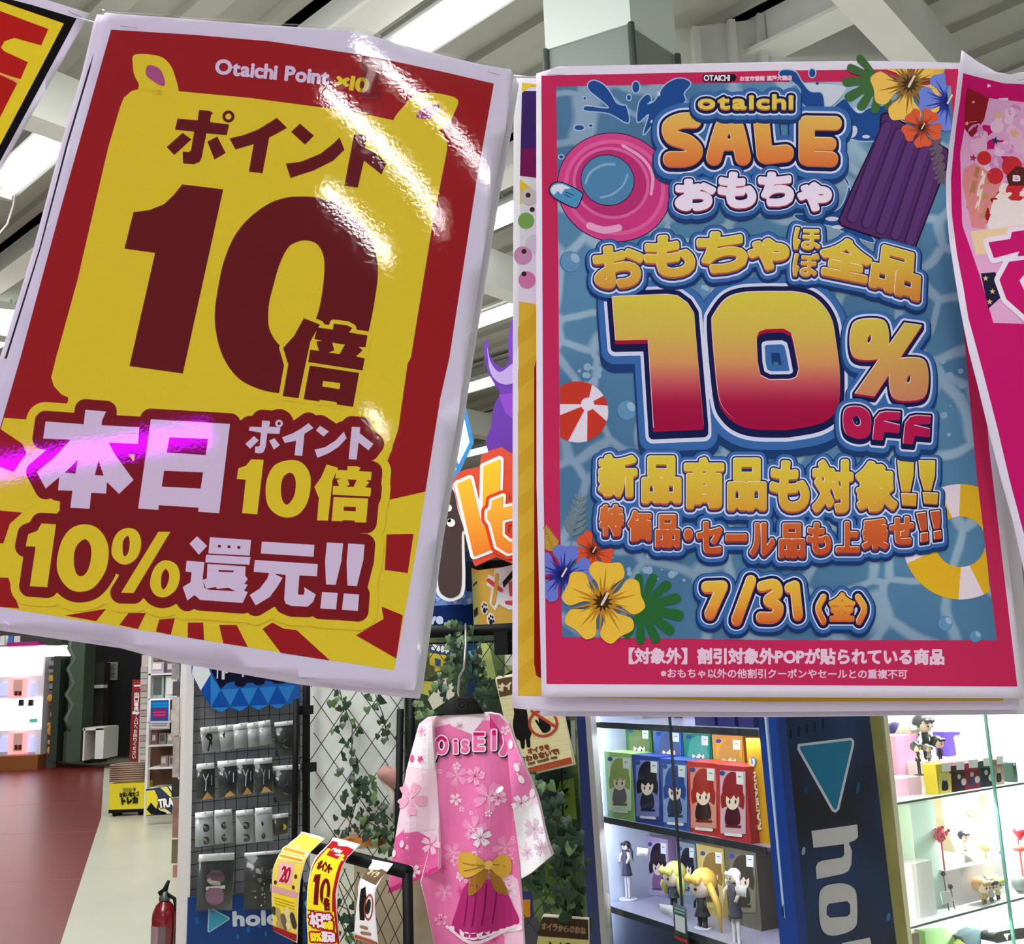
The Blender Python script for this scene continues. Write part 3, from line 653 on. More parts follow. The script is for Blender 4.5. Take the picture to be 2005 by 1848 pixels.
# pink swim ring, ice pop, purple float
A2.poly(ell(*z3((640, 912))[0], 113.5, 106.5, 20, 60), (40, 24, 44), 4.2)
A2.poly(ell(*z3((640, 912))[0], 112, 105, 20, 60), (222, 74, 142), 4.6)
A2.poly(ell(*z3((640, 912))[0], 100, 93, 20, 60), (232, 104, 160), 5.0)
A2.poly(ell(*z3((640, 912))[0], 92, 85, 20, 60), (214, 62, 134), 5.4)
A2.poly(ell(*z3((615, 880))[0], 76, 70, 20, 60), (226, 112, 164), 5.8)
A2.poly(ell(*z3((615, 880))[0], 70, 64, 20, 60), (196, 52, 118), 6.2)
A2.poly(ell(*z3((590, 860))[0], 53, 50, 20, 50), (40, 24, 44), 6.6)
A2.poly(ell(*z3((590, 860))[0], 51.5, 48.5, 20, 50), (84, 142, 178), 7.0)
A2.text([Stroke(smooth(z3((430, 880), (470, 800), (560, 750), (640, 745)), 4, False), 2.4), Stroke(smooth(z3((540, 985), (620, 965), (700, 900), (735, 820)), 4, False), 2)], [(0, 0, 0, 0, (142, 186, 206), 7.4)], 1.2)
A2.text([Stroke(smooth(z3((460, 1190), (560, 1222), (670, 1205)), 4, False), 7), Stroke(smooth(z3((700, 610), (840, 700), (915, 820), (905, 960)), 4, False), 3)], [(0, 0, 0, 0, (244, 176, 206), 7.4)], 1.2)
pop = z3((170, 930), (200, 885), (270, 882), (400, 950), (400, 985), (370, 1050), (330, 1050), (230, 1000), (190, 970))
A2.text([poly_sh(smooth(pop, 4))], [(2, 0, 0, 0, (30, 26, 40), 7.4), (0, 0, 0, 0, (84, 158, 196), 7.8)], 1)
A2.poly(smooth(z3((178, 930), (205, 895), (265, 890), (320, 920), (280, 925), (255, 960), (230, 940), (200, 965))), (232, 240, 246), 8.2)
A2.text([Stroke(z3((285, 945), (345, 970)), .8), Stroke(z3((280, 962), (320, 985)), .8)], [(0, 0, 0, 0, (30, 60, 100), 8.6)], .6)
flo = z4((850, 378), (1290, 640), (1296, 720), (1050, 1360), (530, 1185), (512, 1150), (620, 900), (810, 500), (820, 390))
A2.text([poly_sh(flo)], [(3, 0, 0, 0, (38, 18, 50), 6), (0, 0, 0, 0, (88, 48, 104), 6.3)], 1.5)
for k in range(5):
    a = z4((850 + k * 92, 470 + k * 52))[0]; b_ = z4((600 + k * 105, 1130 + k * 42))[0]
    A2.text([Stroke([a, b_], 11)], [(0, 0, 0, 0, (66, 34, 84), 6.6), (-2.5, 0, 1.5, 0, (96, 58, 116), 6.8)], 1.5)
# summer flowers, leaves, ball and yellow ring
def petal_flower(c, R, rot, col, vein, core, clip=None, lay=8):
    for k in range(5):
        a = math.radians(rot + 72 * k); P = []
        for rr, da in ((.08, 0), (.45, -.42), (.8, -.56), (.98, -.34), (.93, 0), (1.02, .3), (.8, .56), (.45, .42)): P.append((c[0] + R * rr * math.cos(a + da), c[1] + R * rr * math.sin(a + da)))
        A2.poly(smooth(P, 4), col, lay + .05 * k, clip=clip)
    for k in range(30):
        a = 2 * math.pi * k / 30; r = R * (.42 + .22 * (k % 3)); d = .07
        A2.poly([(c[0] + R * .1 * math.cos(a - .5), c[1] + R * .1 * math.sin(a - .5)), (c[0] + r * math.cos(a), c[1] + r * math.sin(a)), (c[0] + R * .1 * math.cos(a + .5), c[1] + R * .1 * math.sin(a + .5))], vein, lay + .35 + .003 * k, clip=clip)
    A2.poly([(c[0] + R * (.26 if k % 2 else .14) * math.cos(math.pi * k / 12), c[1] + R * (.26 if k % 2 else .14) * math.sin(math.pi * k / 12)) for k in range(24)], core, lay + .5, clip=clip)
    A2.text([Stroke([(c[0] - R * .02, c[1] + R * .06), (c[0] + R * .12, c[1] - R * .2)], R * .03)], [(0, 0, 0, 0, (240, 226, 190), lay + .7)], .8)
def leafy(c, a, L, col, lay, n=4, w=.26):
    """monstera leaf: a fan of rounded lobes"""
    for k in range(-n, n + 1):
        t = math.radians(a + k * 26); r = L * (1 - .06 * abs(k))
        p = [(c[0], c[1]), (c[0] + r * .5 * math.cos(t - w * .8), c[1] + r * .5 * math.sin(t - w * .8)), (c[0] + r * math.cos(t - w * .5), c[1] + r * math.sin(t - w * .5)), (c[0] + r * 1.02 * math.cos(t + w * .4), c[1] + r * 1.02 * math.sin(t + w * .4)), (c[0] + r * .5 * math.cos(t + w * .7), c[1] + r * .5 * math.sin(t + w * .7))]
        A2.poly(smooth(p, 4), col, lay + .02 * (k + n))
    A2.poly(ell(c[0] + L * .25 * math.cos(math.radians(a)), c[1] + L * .25 * math.sin(math.radians(a)), L * .34), col, lay + .3)
edge2 = [(1062, 138), (1876, 134), (1900, 400), (1950, 1000), (1985, 1300), (1068, 1340)]
def frond(base, tip, n, col, lay, w):
    base, tip = np.array(base), np.array(tip); d = tip - base; L = np.linalg.norm(d); d /= L; q = np.array((-d[1], d[0]))
    A2.text([Stroke([tuple(base), tuple(tip)], .8)], [(0, 0, 0, 0, col, lay)], .8)
    for k in range(n):
        for s_ in (-1, 1):
            p = base + d * L * (.25 + .72 * k / n); l = w * (1 - .5 * k / n); e = p + (d * .8 + q * s_ * .75) * l; m = (p + e) / 2
            A2.poly(smooth([tuple(p), tuple(m + (q * s_ * -.12 + d * .12) * l), tuple(e), tuple(m - (q * s_ * -.12 + d * .12) * l)], 3), col, lay + .02 * k + .01 * s_, clip=edge2)
frond(zR((410, 700))[0], zR((490, 300))[0], 6, (120, 142, 140), 7, 30)
frond(zR((330, 760))[0], zR((225, 540))[0], 8, (196, 160, 60), 7, 22)
leafy(zR((900, 1100))[0], 12, 82, (44, 112, 52), 7.2)
leafy(z4((800, 130))[0], 150, 72, (70, 116, 62), 7.2, 3)
for k in range(5): leafy(z4((1240 + k * 8, 560 + k * 60))[0], 150 - k * 8, 24, (112, 98, 108), 6.9 + k * .01, 1)
petal_flower(zR((575, 705))[0], 41, 20, (232, 92, 48), (170, 60, 30), (70, 30, 22), edge2, 8)
petal_flower(zR((362, 870))[0], 60, -10, (112, 132, 214), (40, 52, 140), (24, 34, 104), edge2, 9)
petal_flower(zR((640, 1060))[0], 82, 62, (248, 206, 66), (196, 142, 40), (70, 48, 22), edge2, 10)
petal_flower(z4((1020, 165))[0], 76, 100, (250, 208, 92), (150, 112, 48), (74, 56, 34), edge2, 8)
petal_flower(z4((1300, 290))[0], 60, 40, (118, 142, 222), (44, 60, 156), (28, 40, 116), edge2, 9)
petal_flower(z4((1110, 480))[0], 40, 15, (226, 100, 58), (156, 66, 40), (60, 30, 24), edge2, 10)
pc = pool[:]
bc = zP((405, 1028))[0]
A2.poly(ell(*bc, 60, n=40), (210, 62, 42), 5, clip=[(1096, 700), (1300, 700), (1300, 1000), (1097, 1000)])
for a0, a1 in ((-62, -32), (-12, 18), (72, 108), (165, 195)):
    q = zP((483, 968))[0]; e = []
    for k in range(7):
        t = math.radians(a0 + (a1 - a0) * k / 6); e.append((bc[0] + 60 * math.cos(t), bc[1] + 60 * math.sin(t)))
    A2.poly([(q[0] + (e[0][0] - q[0]) * .1, q[1] + (e[0][1] - q[1]) * .1)] + e + [(q[0] + (e[-1][0] - q[0]) * .1, q[1] + (e[-1][1] - q[1]) * .1)], (238, 236, 240), 5.2, clip=[(1096, 700), (1300, 700), (1300, 1000), (1097, 1000)])
A2.poly(ell(*zP((483, 968))[0], 13), (240, 238, 242), 5.4)
rc = zS((1335, 642))[0]; rclip = [(1700, 900), (1909, 900), (1934, 1110), (1945, 1260), (1700, 1260)]
A2.poly(ell(*rc, 113, n=60), (240, 194, 40), 5, (ell(*rc, 49.5, n=40),), clip=rclip)
for a0, a1 in ((-112, -90), (-8, 14), (66, 92), (158, 178)):
    e = [(rc[0] + 113 * math.cos(math.radians(a0 + (a1 - a0) * k / 6)), rc[1] + 113 * math.sin(math.radians(a0 + (a1 - a0) * k / 6))) for k in range(7)]
    i = [(rc[0] + 49.5 * math.cos(math.radians(a1 - 3 - (a1 - a0 - 6) * k / 4)), rc[1] + 49.5 * math.sin(math.radians(a1 - 3 - (a1 - a0 - 6) * k / 4))) for k in range(5)]
    A2.poly(e + i, (246, 236, 236), 5.2, clip=rclip)
# lettering
def grad(y0, y1, *stops):
    def c(x, y):
        t = min(max((y - y0) / (y1 - y0), 0), 1)
        for (ta, ca), (tb, cb) in zip(stops, stops[1:]):
            if t <= tb:
                k = (t - ta) / max(tb - ta, 1e-6); return tuple(a + (b - a) * k for a, b in zip(ca, cb))
        return stops[-1][1]
    return c
def puffy(shapes, fill, body, n, e, w_line, n_out, lay, step=1.4, shade=None, hi=None):
    """letter with extruded edge, dark rim, white keyline, blue outline and printed drop shadow"""
    L = [(n + w_line + n_out + 3, e * 2.1, 0, 3, (30, 66, 118), lay), (n + w_line + n_out, e * 1.5, 0, 0, BLU, lay + .4), (n + w_line, e * 1.15, 0, 0, LBL, lay + .8), (n, e * 1.05, 0, 0, INKN, lay + 1.2)]
    if body: L.append((0, e * .6, 0, 0, body, lay + 1.6))
    if hi: L.append((0, 0, 0, 0, hi, lay + 1.9)); L.append((-.8, 0, .6, 1.2, fill, lay + 2.2))
    else: L.append((0, 0, 0, 0, fill, lay + 2.2))
    A2.text(shapes, L, step)
one = zP((672, 118), (1100, 100), (1190, 112), (1270, 170), (1320, 250), (1340, 500), (1395, 1135), (998, 1152), (955, 460), (700, 466))
zero = smooth(zP((1470, 260), (1455, 330), (1475, 600), (1510, 900), (1560, 1010), (1650, 1090), (1790, 1132), (2005, 1138)) + zQ((200, 1130), (400, 1090), (520, 1010), (555, 920), (558, 700), (530, 480), (500, 310), (430, 190), (330, 110), (200, 80)) + zP((2005, 78), (1850, 78), (1680, 90), (1560, 140)), 4)
zhole = zP((1810, 440), (1830, 395), (1880, 378), (2005, 373)) + zQ((120, 375), (175, 405), (195, 480), (235, 690), (215, 750), (170, 768), (0, 770)) + zP((1900, 765), (1840, 735), (1820, 640))
f10 = grad(575, 838, (0, (226, 216, 72)), (.3, (224, 196, 84)), (.52, (224, 160, 96)), (.66, (206, 96, 96)), (.82, (176, 24, 70)), (1, (164, 16, 66)))
puffy([poly_sh(one), poly_sh(zero, zhole)], f10, (178, 14, 64), 9, 14, 6, 12, 11, 2, hi=(246, 214, 214))
def ring(c, rx, ry, hx, hy): return poly_sh(smooth([(c[0] + rx * a, c[1] + ry * b_) for a, b_ in ((-1, -.3), (-.75, -.85), (0, -1), (.75, -.9), (1, -.4), (1, .35), (.75, .85), (0, 1), (-.75, .9), (-1, .4))], 4), ell(c[0], c[1], hx, hy, 15, 12))
puffy([ring(zQ((790, 455))[0], 38, 41, 3, 8), poly_sh(zQ((1065, 325), (1205, 345), (830, 905), (672, 882))), ring(zQ((1100, 768))[0], 38, 43, 3, 8)], grad(620, 790, (0, (226, 210, 70)), (.5, (222, 176, 88)), (1, (216, 140, 104))), (176, 20, 66), 4, 8, 4, 7, 14, 1.4, hi=(248, 226, 214))
puffy([poly_sh(smooth(zQ((580, 1080), (600, 1000), (670, 978), (750, 995), (800, 1060), (800, 1180), (760, 1230), (680, 1235), (600, 1190)), 4), smooth(zQ((660, 1080), (690, 1060), (715, 1085), (715, 1125), (680, 1128)), 3))] +
      [poly_sh(zQ(*[(x + o, y + o * .13) for x, y in ((815, 1215), (830, 1080), (870, 1030), (920, 1018), (1035, 1025), (1030, 1090), (905, 1095), (1030, 1125), (1025, 1195), (910, 1185), (895, 1252), (815, 1245))])) for o in (0, 238)], (196, 28, 84), None, 4, 7, 3, 7, 17, 1.2, hi=(246, 200, 214))
SY = (236, 190, 92); SO = (238, 136, 62)
def R_(*p): return [Stroke(p, r) for r in ()]
sale = [Stroke(smooth(z3((1215, 425), (1120, 428), (1040, 470), (1060, 545), (1170, 585), (1225, 650), (1170, 700), (1045, 705)), 5, False), 15),
        Stroke(smooth(z3((1360, 690), (1420, 480), (1470, 435), (1520, 480), (1570, 690)), 5, False), 15.5), Stroke(z3((1430, 600), (1530, 600)), 11),
        Stroke([(1491, 240), (1497, 302)], 16), Stroke([(1500, 303), (1538, 299)], 16.5),
        Stroke(z4((275, 450), (275, 690)), 16), Stroke(z4((290, 442), (480, 445)), 13.5), Stroke(z4((290, 590), (445, 595)), 12.5), Stroke(z4((290, 700), (450, 705)), 14.5)]
puffy(sale, grad(225, 325, (0, (240, 200, 92)), (.5, (240, 170, 76)), (1, (232, 124, 62))), (206, 110, 62), 5, 5, 4, 9, 11, 1.4, hi=(250, 222, 170))
puffy(line('otaichi', (1364, 212), (1556, 212), 38, .12), (240, 216, 92), (206, 120, 50), 6.5, 4, 2.5, 7, 13.5, 1)
A2.text(line('otaichi', (1364, 212), (1556, 212), 38, .12), [(1.8, 2.5, 0, 0, (206, 120, 50), 16), (1.8, 0, 0, 0, (240, 216, 92), 16.3)], .7)
def boxes(L): return [fit(c, q) for c, q in L]
omo = boxes([('お', (1326, 355, 1397, 408)), ('も', (1410, 341, 1476, 403)), ('ち', (1489, 341, 1550, 399)), ('ゃ', (1566, 361, 1624, 409))])
A2.text(omo, [(19, 8, 0, 2, (30, 66, 118), 12), (16.5, 5, 0, 0, BLU, 12.5), (10.5, 4, 0, 0, LBL, 13), (8.5, 4, 0, 0, INKN, 13.5), (5.2, 3, 0, 0, (196, 70, 70), 14), (5.2, 0, 0, 0, (250, 242, 250), 14.5)], 1.2)
def heavy(items, fat, fill, body, n, e, lay, step=1.2, kl=2.5, bo=6):
    A2.text(boxes(items), [(fat + n + kl + bo + 3, e * 2, 0, 2, (26, 58, 112), lay), (fat + n + kl + bo, e * 1.4, 0, 0, BLU, lay + .4), (fat + n + kl, e * 1.1, 0, 0, LBL, lay + .8), (fat + n, e, 0, 0, (36, 56, 116), lay + 1.2), (fat, e * .7, 0, 0, body, lay + 1.6), (fat, 0, 0, 0, (252, 240, 196), lay + 1.9), (fat - .7, 0, .6, .8, fill, lay + 2.1)], step)
q_ = lambda *p: list(p)
heavy([('お', q_((1162, 490), (1254, 478), (1261, 556), (1170, 560))), ('も', q_((1263, 470), (1352, 458), (1358, 534), (1270, 540))), ('ち', q_((1369, 460), (1456, 455), (1460, 524), (1370, 532))), ('ゃ', q_((1470, 470), (1540, 472), (1541, 522), (1468, 524))),
       ('全', q_((1613, 464), (1706, 480), (1698, 550), (1608, 532))), ('品', q_((1717, 480), (1800, 503), (1796, 584), (1706, 556)))],
      5.6, grad(455, 580, (0, (232, 220, 70)), (.5, (232, 198, 70)), (1, (222, 150, 60))), (196, 104, 44), 3, 5, 12)
heavy([('ほ', q_((1556, 446), (1606, 449), (1604, 488), (1554, 486))), ('ぼ', q_((1555, 494), (1603, 498), (1600, 541), (1553, 538)))], 2.0, grad(445, 545, (0, (232, 220, 70)), (1, (226, 170, 64))), (196, 104, 44), 3, 4, 12, .8)
heavy([('新', (1176, 894, 1243, 968)), ('品', (1261, 897, 1329, 980)), ('商', (1344, 900, 1413, 990)), ('品', (1429, 901, 1496, 994)), ('も', (1512, 906, 1580, 996)), ('対', (1595, 904, 1666, 998)), ('象', (1680, 907, 1752, 996)), ],
      5.5, grad(890, 1000, (0, (234, 220, 66)), (.5, (234, 204, 66)), (1, (228, 172, 58))), (196, 104, 44), 3, 5, 12.2)
heavy([('特', (1176, 991, 1218, 1046)), ('価', (1232, 1002, 1272, 1056)), ('品', (1286, 1010, 1328, 1068)), ('・', (1342, 1038, 1353, 1054)), ('セ', (1367, 1024, 1411, 1080)), ('ー', (1424, 1048, 1459, 1056)), ('ル', (1471, 1026, 1514, 1084)), ('品', (1528, 1027, 1573, 1088)), ('も', (1583, 1026, 1624, 1082)), ('上', (1640, 1024, 1680, 1078)), ('乗', (1691, 1018, 1736, 1072)), ('せ', (1745, 1014, 1786, 1062)), ],
      3.9, grad(990, 1090, (0, (226, 128, 56)), (1, (206, 84, 44))), (150, 52, 40), 3, 4, 12.4, 1.1)
def bangs(P, fill, body, lay):
    puffy([poly_sh(p) for p in P], fill, body, 2.6, 4, 2.5, 6, lay, 1.2, hi=(252, 240, 196))
bangs([zS((895, 70), (1012, 72), (1008, 180), (985, 290), (925, 290), (905, 180)), zS((920, 302), (1030, 306), (1026, 390), (930, 385)), zS((1042, 72), (1160, 74), (1158, 180), (1130, 284), (1080, 282), (1050, 180)), zS((1070, 295), (1180, 300), (1174, 378), (1082, 372))], grad(900, 990, (0, (234, 220, 66)), (1, (226, 170, 58))), (196, 104, 44), 12.2)
bangs([zS((1025, 440), (1092, 432), (1098, 500), (1100, 556), (1058, 566), (1040, 500)), zS((1055, 580), (1108, 572), (1110, 636), (1056, 644)), zS((1122, 428), (1192, 420), (1196, 490), (1192, 545), (1150, 552), (1134, 490)), zS((1146, 568), (1200, 558), (1204, 616), (1150, 624))], (212, 92, 46), (150, 52, 40), 12.6)
nums = [Stroke([(1384, 1148), (1414, 1147), (1390, 1200)], 11), Stroke([(1470, 1136), (1442, 1212)], 10.5), Stroke(smooth([(1492, 1147), (1516, 1143), (1522, 1160), (1504, 1174), (1524, 1188), (1516, 1206), (1490, 1207)], 5, False), 10), Stroke([(1546, 1150), (1556, 1146), (1562, 1202)], 10),
        Stroke(smooth([(1612, 1168), (1602, 1190), (1612, 1214)], 5, False), 6), Stroke(smooth([(1680, 1168), (1692, 1190), (1682, 1214)], 5, False), 6)]
n73 = grad(1135, 1215, (0, (246, 206, 66)), (.6, (240, 176, 62)), (1, (228, 120, 52)))
A2.text(nums + [f for f in boxes([('金', (1625, 1162, 1672, 1212))])], [(17, 8, 0, 2, (26, 58, 112), 12.6), (14, 6, 0, 0, BLU, 13), (8, 5, 0, 0, LBL, 13.4), (5.5, 5, 0, 0, INKN, 13.8)], 1.2)
A2.text(nums, [(0, 4, 0, 0, (216, 100, 48), 14.2), (0, 0, 0, 0, (252, 232, 180), 14.4), (-1, 0, .6, 1, n73, 14.6)], 1.1)
A2.text(boxes([('金', (1625, 1162, 1672, 1212))]), [(3, 3, 0, 0, (216, 100, 48), 14.2), (3, 0, 0, 0, n73, 14.6)], .9)
A2.text(line('【対象外】割引対象外POPが貼られている商品', (1212, 1296), (1850, 1298), 32, .1), [(1.5, 0, 0, 0, (246, 216, 228), 3)], .8)
A2.text(line('※おもちゃ以外の他割引クーポンやセールとの重複不可', (1293, 1325), (1777, 1327), 19, .1), [(.55, 0, 0, 0, (244, 204, 218), 3)], .5)
oc = line('OTAICHI', (1378, 158), (1429, 158), 16, .06)
A2.text(oc, [(3, 0, 0, 0, (36, 28, 36), 4), (.6, 0, 0, 0, (244, 240, 244), 4.5)], .6)
A2.poly(ell(1435, 152, 7, 8, n=6), (36, 28, 36), 4)
A2.text(line('お宝市番館 瀬戸大橋店', (1448, 158), (1551, 156), 10), [(.5, 0, 0, 0, (250, 214, 226), 6)], .5)
A2.build('printed_artwork', INK, P2)
m_ = MB()
for a, b_ in (((1072, 146), (1106, 147)), ((1828, 139), (1858, 138))): m_ = MB(); m_.tube([S2(*a, .002), S2(*b_, .002)], .0002, 5); m_.build('staple', mat('dull_wire', (150, 150, 152)), P2)

# ---- yellow poster behind it
S2b = lambda x, y, l=0: S2(x, y, l - .012)
P4 = empty('sale_poster', S2b(1040, 150, 0), 'yellow poster mostly hidden behind the blue pool sale poster, only its left strip showing', 'poster')
sheet('paper_sheet', [(1006, 146), (1060, 152), (1500, 150), (1880, 160), (1960, 900), (1997, 1389), (1500, 1394), (1060, 1392), (1003, 1386), (1004, 700)], S2b, .0003, PAPER, P4)
A4 = Art(S2b, .0001)
A4.poly([(1022, 162), (1060, 166), (1500, 166), (1860, 176), (1950, 1000), (1965, 1372), (1500, 1374), (1014, 1362), (1014, 880), (1016, 595)], (234, 196, 58), 1)
A4.poly([(1022, 170), (1080, 172), (1080, 600), (1016, 590), (1018, 450)], (238, 236, 240), 2)
A4.poly([(1022, 178), (1080, 178), (1080, 350), (1018, 344)], (66, 40, 108), 3); A4.poly([(1020, 290), (1080, 290), (1080, 352), (1018, 344)], (126, 24, 92), 3.2)
A4.poly([(1022, 162), (1044, 165), (1022, 182)], (240, 214, 60), 3.4)
A4.poly([(1018, 350), (1030, 360), (1050, 375), (1018, 400)], (240, 208, 66), 3)
for x, y, a, c in ((1036, 385, 17, (214, 206, 206)), (1030, 432, 16, (132, 178, 92)), (1046, 478, 18, (222, 216, 226)), (1024, 500, 18, (214, 150, 190)), (1032, 548, 17, (220, 130, 176))): A4.poly(ell(x, y, a, n=20), c, 4 + y * .0004)
for x, y, a in ((1034, 382, 5), (1042, 410, 5), (1026, 492, 5), (1026, 536, 5)): A4.poly(ell(x, y, a, n=12), (66, 40, 52), 4.6)
for k in range(9): A4.poly([(1014, 640 + k * 84), (1060, 600 + k * 84), (1060, 640 + k * 84), (1014, 680 + k * 84)], (226, 184, 48), 1.5)
bx = [(1100, 610), (1100, 1330), (1062, 1330), (1050, 1322), (1046, 1300), (1046, 720), (1050, 705), (1060, 700), (1060, 610)]
A4.poly(bx, (150, 24, 20), 3); A4.build('printed_artwork', INK, P4)
S2c = lambda x, y, l=0: S2(x, y, l - .022)
P5 = empty('sale_poster', S2c(1500, 1400, 0), 'rearmost white sheet under the blue pool sale poster, its lower edge sticking out', 'poster')
sheet('paper_sheet', [(1062, 170), (1500, 170), (1895, 180), (1990, 1000), (2030, 1398), (1500, 1404), (1058, 1402), (1060, 800)], S2c, .0003, PAPER, P5)
A5 = Art(S2c, .0001); A5.poly([(1958, 1369), (1992, 1369), (1992, 1377), (1958, 1377)], (12, 12, 12), 1); A5.build('printed_artwork', INK, P5)

# ---- magenta birthday poster at the right edge
def bend3(x, y): return -.030 * gauss(x, y, 1880, 90, 170) + .012 * gauss(x, y, 1850, 420, 200)
S3 = flat_surf(1950, 600, .66, .02 / 880, .10 / 1230, bend3)
P3 = empty('birthday_poster', S3(1990, 140, 0), 'curled magenta poster with a pink birthday cake print, cut off at the right edge', 'poster')
le = [(1883, 98), (1876, 147), (1870, 201), (1859, 282), (1852, 350), (1853, 404), (1859, 472), (1870, 545), (1881, 610), (1896.5, 687), (1914, 754), (1934, 837), (1959, 936), (1983, 1021), (2005, 1119), (2030, 1230), (2060, 1330)]
sheet('paper_sheet', le + [(2300, 1320), (2250, 700), (2200, 150), (2050, 138), (2005, 140), (1978.6, 146), (1950, 140.6), (1915, 121)], S3, .0003, PAPER, P3, 30)
A3 = Art(S3, .0001, 30)
MAG = (212, 22, 112)
il = [(1886, 143), (1880, 195), (1873, 242), (1867, 296), (1862, 350), (1863.5, 418), (1874, 499), (1887, 566), (1896, 622), (1924, 725), (1954, 842), (1976, 936), (2005, 1046), (2030, 1140), (2065, 1290)]
A3.poly(il + [(2260, 1290), (2200, 170), (2005, 165), (1965, 163), (1911, 150)], MAG, 1)
pk = [(1936, 192), (2005, 200), (2180, 210), (2180, 640), (1945, 632), (1917, 535), (1884, 440), (1880, 300), (1889, 250)]
A3.poly(pk, (238, 182, 218), 2)
A3.poly(z4((1440, 190), (1595, 270), (1560, 420), (1475, 560), (1420, 490), (1420, 300)), (150, 32, 40), 2.5)
for k in range(40): A3.poly(ell(RNG.uniform(1900, 2005), RNG.uniform(215, 420), RNG.uniform(6, 16), n=14), ((246, 214, 232), (226, 150, 204), (244, 198, 220))[k % 3], 2.6 + .005 * k, clip=pk[:2] + [(2180, 210), (2180, 640), (1917, 535), (1884, 440), (1890, 250)])
A3.poly(z4((1405, 900), (1410, 780), (1490, 735), (1690, 860), (1640, 1000), (1560, 1215), (1470, 1200)), (236, 150, 146), 3)
for k in range(3): A3.poly(z4((1430 + k * 45, 1060 + k * 40), (1500 + k * 45, 760 + k * 30), (1530 + k * 45, 770 + k * 30), (1465 + k * 45, 1080 + k * 40)), ((190, 140, 80), (250, 240, 206), (200, 160, 100))[k], 3.2)
A3.poly(z4((1640, 950), (1690, 880), (1848, 900), (1848, 1180), (1590, 1220), (1580, 1170)), (252, 244, 230), 3.3)
A3.poly(z4((1590, 1020), (1660, 920), (1672, 960), (1625, 1060), (1580, 1180), (1565, 1120)), (166, 34, 34), 3.4)
for c, r in ((z4((1640, 830))[0], 16), (z4((1760, 760))[0], 20), (z4((1790, 940))[0], 20), (z4((1560, 700))[0], 14)): A3.poly(ell(*c, r, n=20), (214, 52, 56), 3.6)
A3.poly(z4((1460, 1230), (1848, 1180), (1848, 1380), (1500, 1400)), (250, 222, 170), 3.1)
def star5(x, y, r, c, lay, rot=0): A3.poly([(x + r * (1 if k % 2 == 0 else .42) * math.sin(rot + math.pi * k / 5), y - r * (1 if k % 2 == 0 else .42) * math.cos(rot + math.pi * k / 5)) for k in range(10)], c, lay)
for x, y, r, c in ((1640, 575, 9, (40, 70, 100)), (1480, 700, 8, (180, 40, 60)), (1660, 390, 9, (240, 200, 130)), (1780, 520, 11, (244, 190, 130)), (1482, 295, 4, (246, 190, 170)), (1435, 450, 5, (246, 190, 170)), (1700, 960, 5, (246, 220, 120))): star5(*z4((x, y))[0], r, c, 3.7, .2)
A3.poly(z4((1720, 830), (1790, 760), (1860, 770), (1860, 900), (1740, 900)), (90, 44, 34), 3.8)
A3.text(line('Bi', z4((1765, 865))[0], z4((1850, 865))[0], 15), [(1, 0, 0, 0, (250, 240, 240), 4)], .6)
A3.poly(z4((1535, 1535), (1640, 1525), (1700, 1690), (1590, 1790)), (34, 34, 62), 3)
for x, y in ((1570, 1570), (1620, 1665), (1600, 1740), (1655, 1600)): star5(*z4((x, y))[0], 6, (244, 204, 130), 3.4)
let = [poly_sh(z4((1590, 1310), (1750, 1285), (1760, 1235), (1900, 1215), (2200, 1250), (2200, 1400), (1800, 1410), (1815, 1375), (1630, 1425))),
       poly_sh(z4((1670, 1580), (1740, 1450), (1960, 1420), (2200, 1500), (2200, 2000), (1900, 1880), (1720, 1720)), z4((1815, 1585), (1860, 1530), (2000, 1560), (2000, 1700), (1860, 1680)))]
A3.text(let, [(10, 0, 0, 0, (250, 240, 248), 5), (0, 0, 0, 0, MAG, 5.5)], 2)
A3.build('printed_artwork', INK, P3)
m_ = MB(); m_.tube([S3(1994, 157, .002), S3(2012, 155, .002)], .0002, 5); m_.build('staple', mat('dull_wire', (150, 150, 152)), P3)

# ---- lamps behind the camera that the laminate mirrors
def mirror_pt(x, y, L=None, z=None):
    p = S1(x, y, .0008); a = S1(x + 6, y, .0008) - S1(x - 6, y, .0008); b_ = S1(x, y + 6, .0008) - S1(x, y - 6, .0008); n = a.cross(b_).normalized(); d = (p - CAM).normalized()
    r = d - 2 * d.dot(n) * n
    t = L if L else (z - p.z) / r.z
    return p + r * t
def lamp_tube(name, pts, r, m, label, cat):
    t = MB(); t.tube(pts, r, 10); return tag(t.build(name, m), label, cat)
# ================================================================ shop: far left side
BLACK = mat('black_metal', (9, 9, 10), .6); BLACK.node_tree.nodes['Principled BSDF'].inputs['Specular IOR Level'].default_value = .2; WHITEM = mat('white_metal', (228, 228, 226), .4)
zL = Z(0, 1230, .2273)
GL = glass_mat()
def fbox(mb, x0, y0, x1, y1, Y, dep, mi=0):
    """an upright box whose front face, at distance Y, covers the px box"""
    a = W((x0 + x1) / 2, y0, Y).z; b = W((x0 + x1) / 2, y1, Y).z; xa = W(x0, (y0 + y1) / 2, Y).x; xb = W(x1, (y0 + y1) / 2, Y).x
    mb.box((xa, Y, min(a, b)), (xb, Y + dep, max(a, b)), mi); return xa, xb, min(a, b), max(a, b)
def zbox(mb, x0, y0, x1, y1, Y, dep, mi=0, floor=False):
    (a, b), (c, d) = zL((x0, y0), (x1, y1))
    if floor: d = 1500; r = fbox(MB(), a, b, c, d, Y, dep); mb.box((r[0], Y, 0), (r[1], Y + dep, r[3]), mi); return r
    return fbox(mb, a, b, c, d, Y, dep, mi)
def mid(x, y, Y): p = W(x, y, Y); return (p.x, p.y, p.z)
def base(x, y, Y): p = W(x, y, Y); return (p.x, p.y, 0)
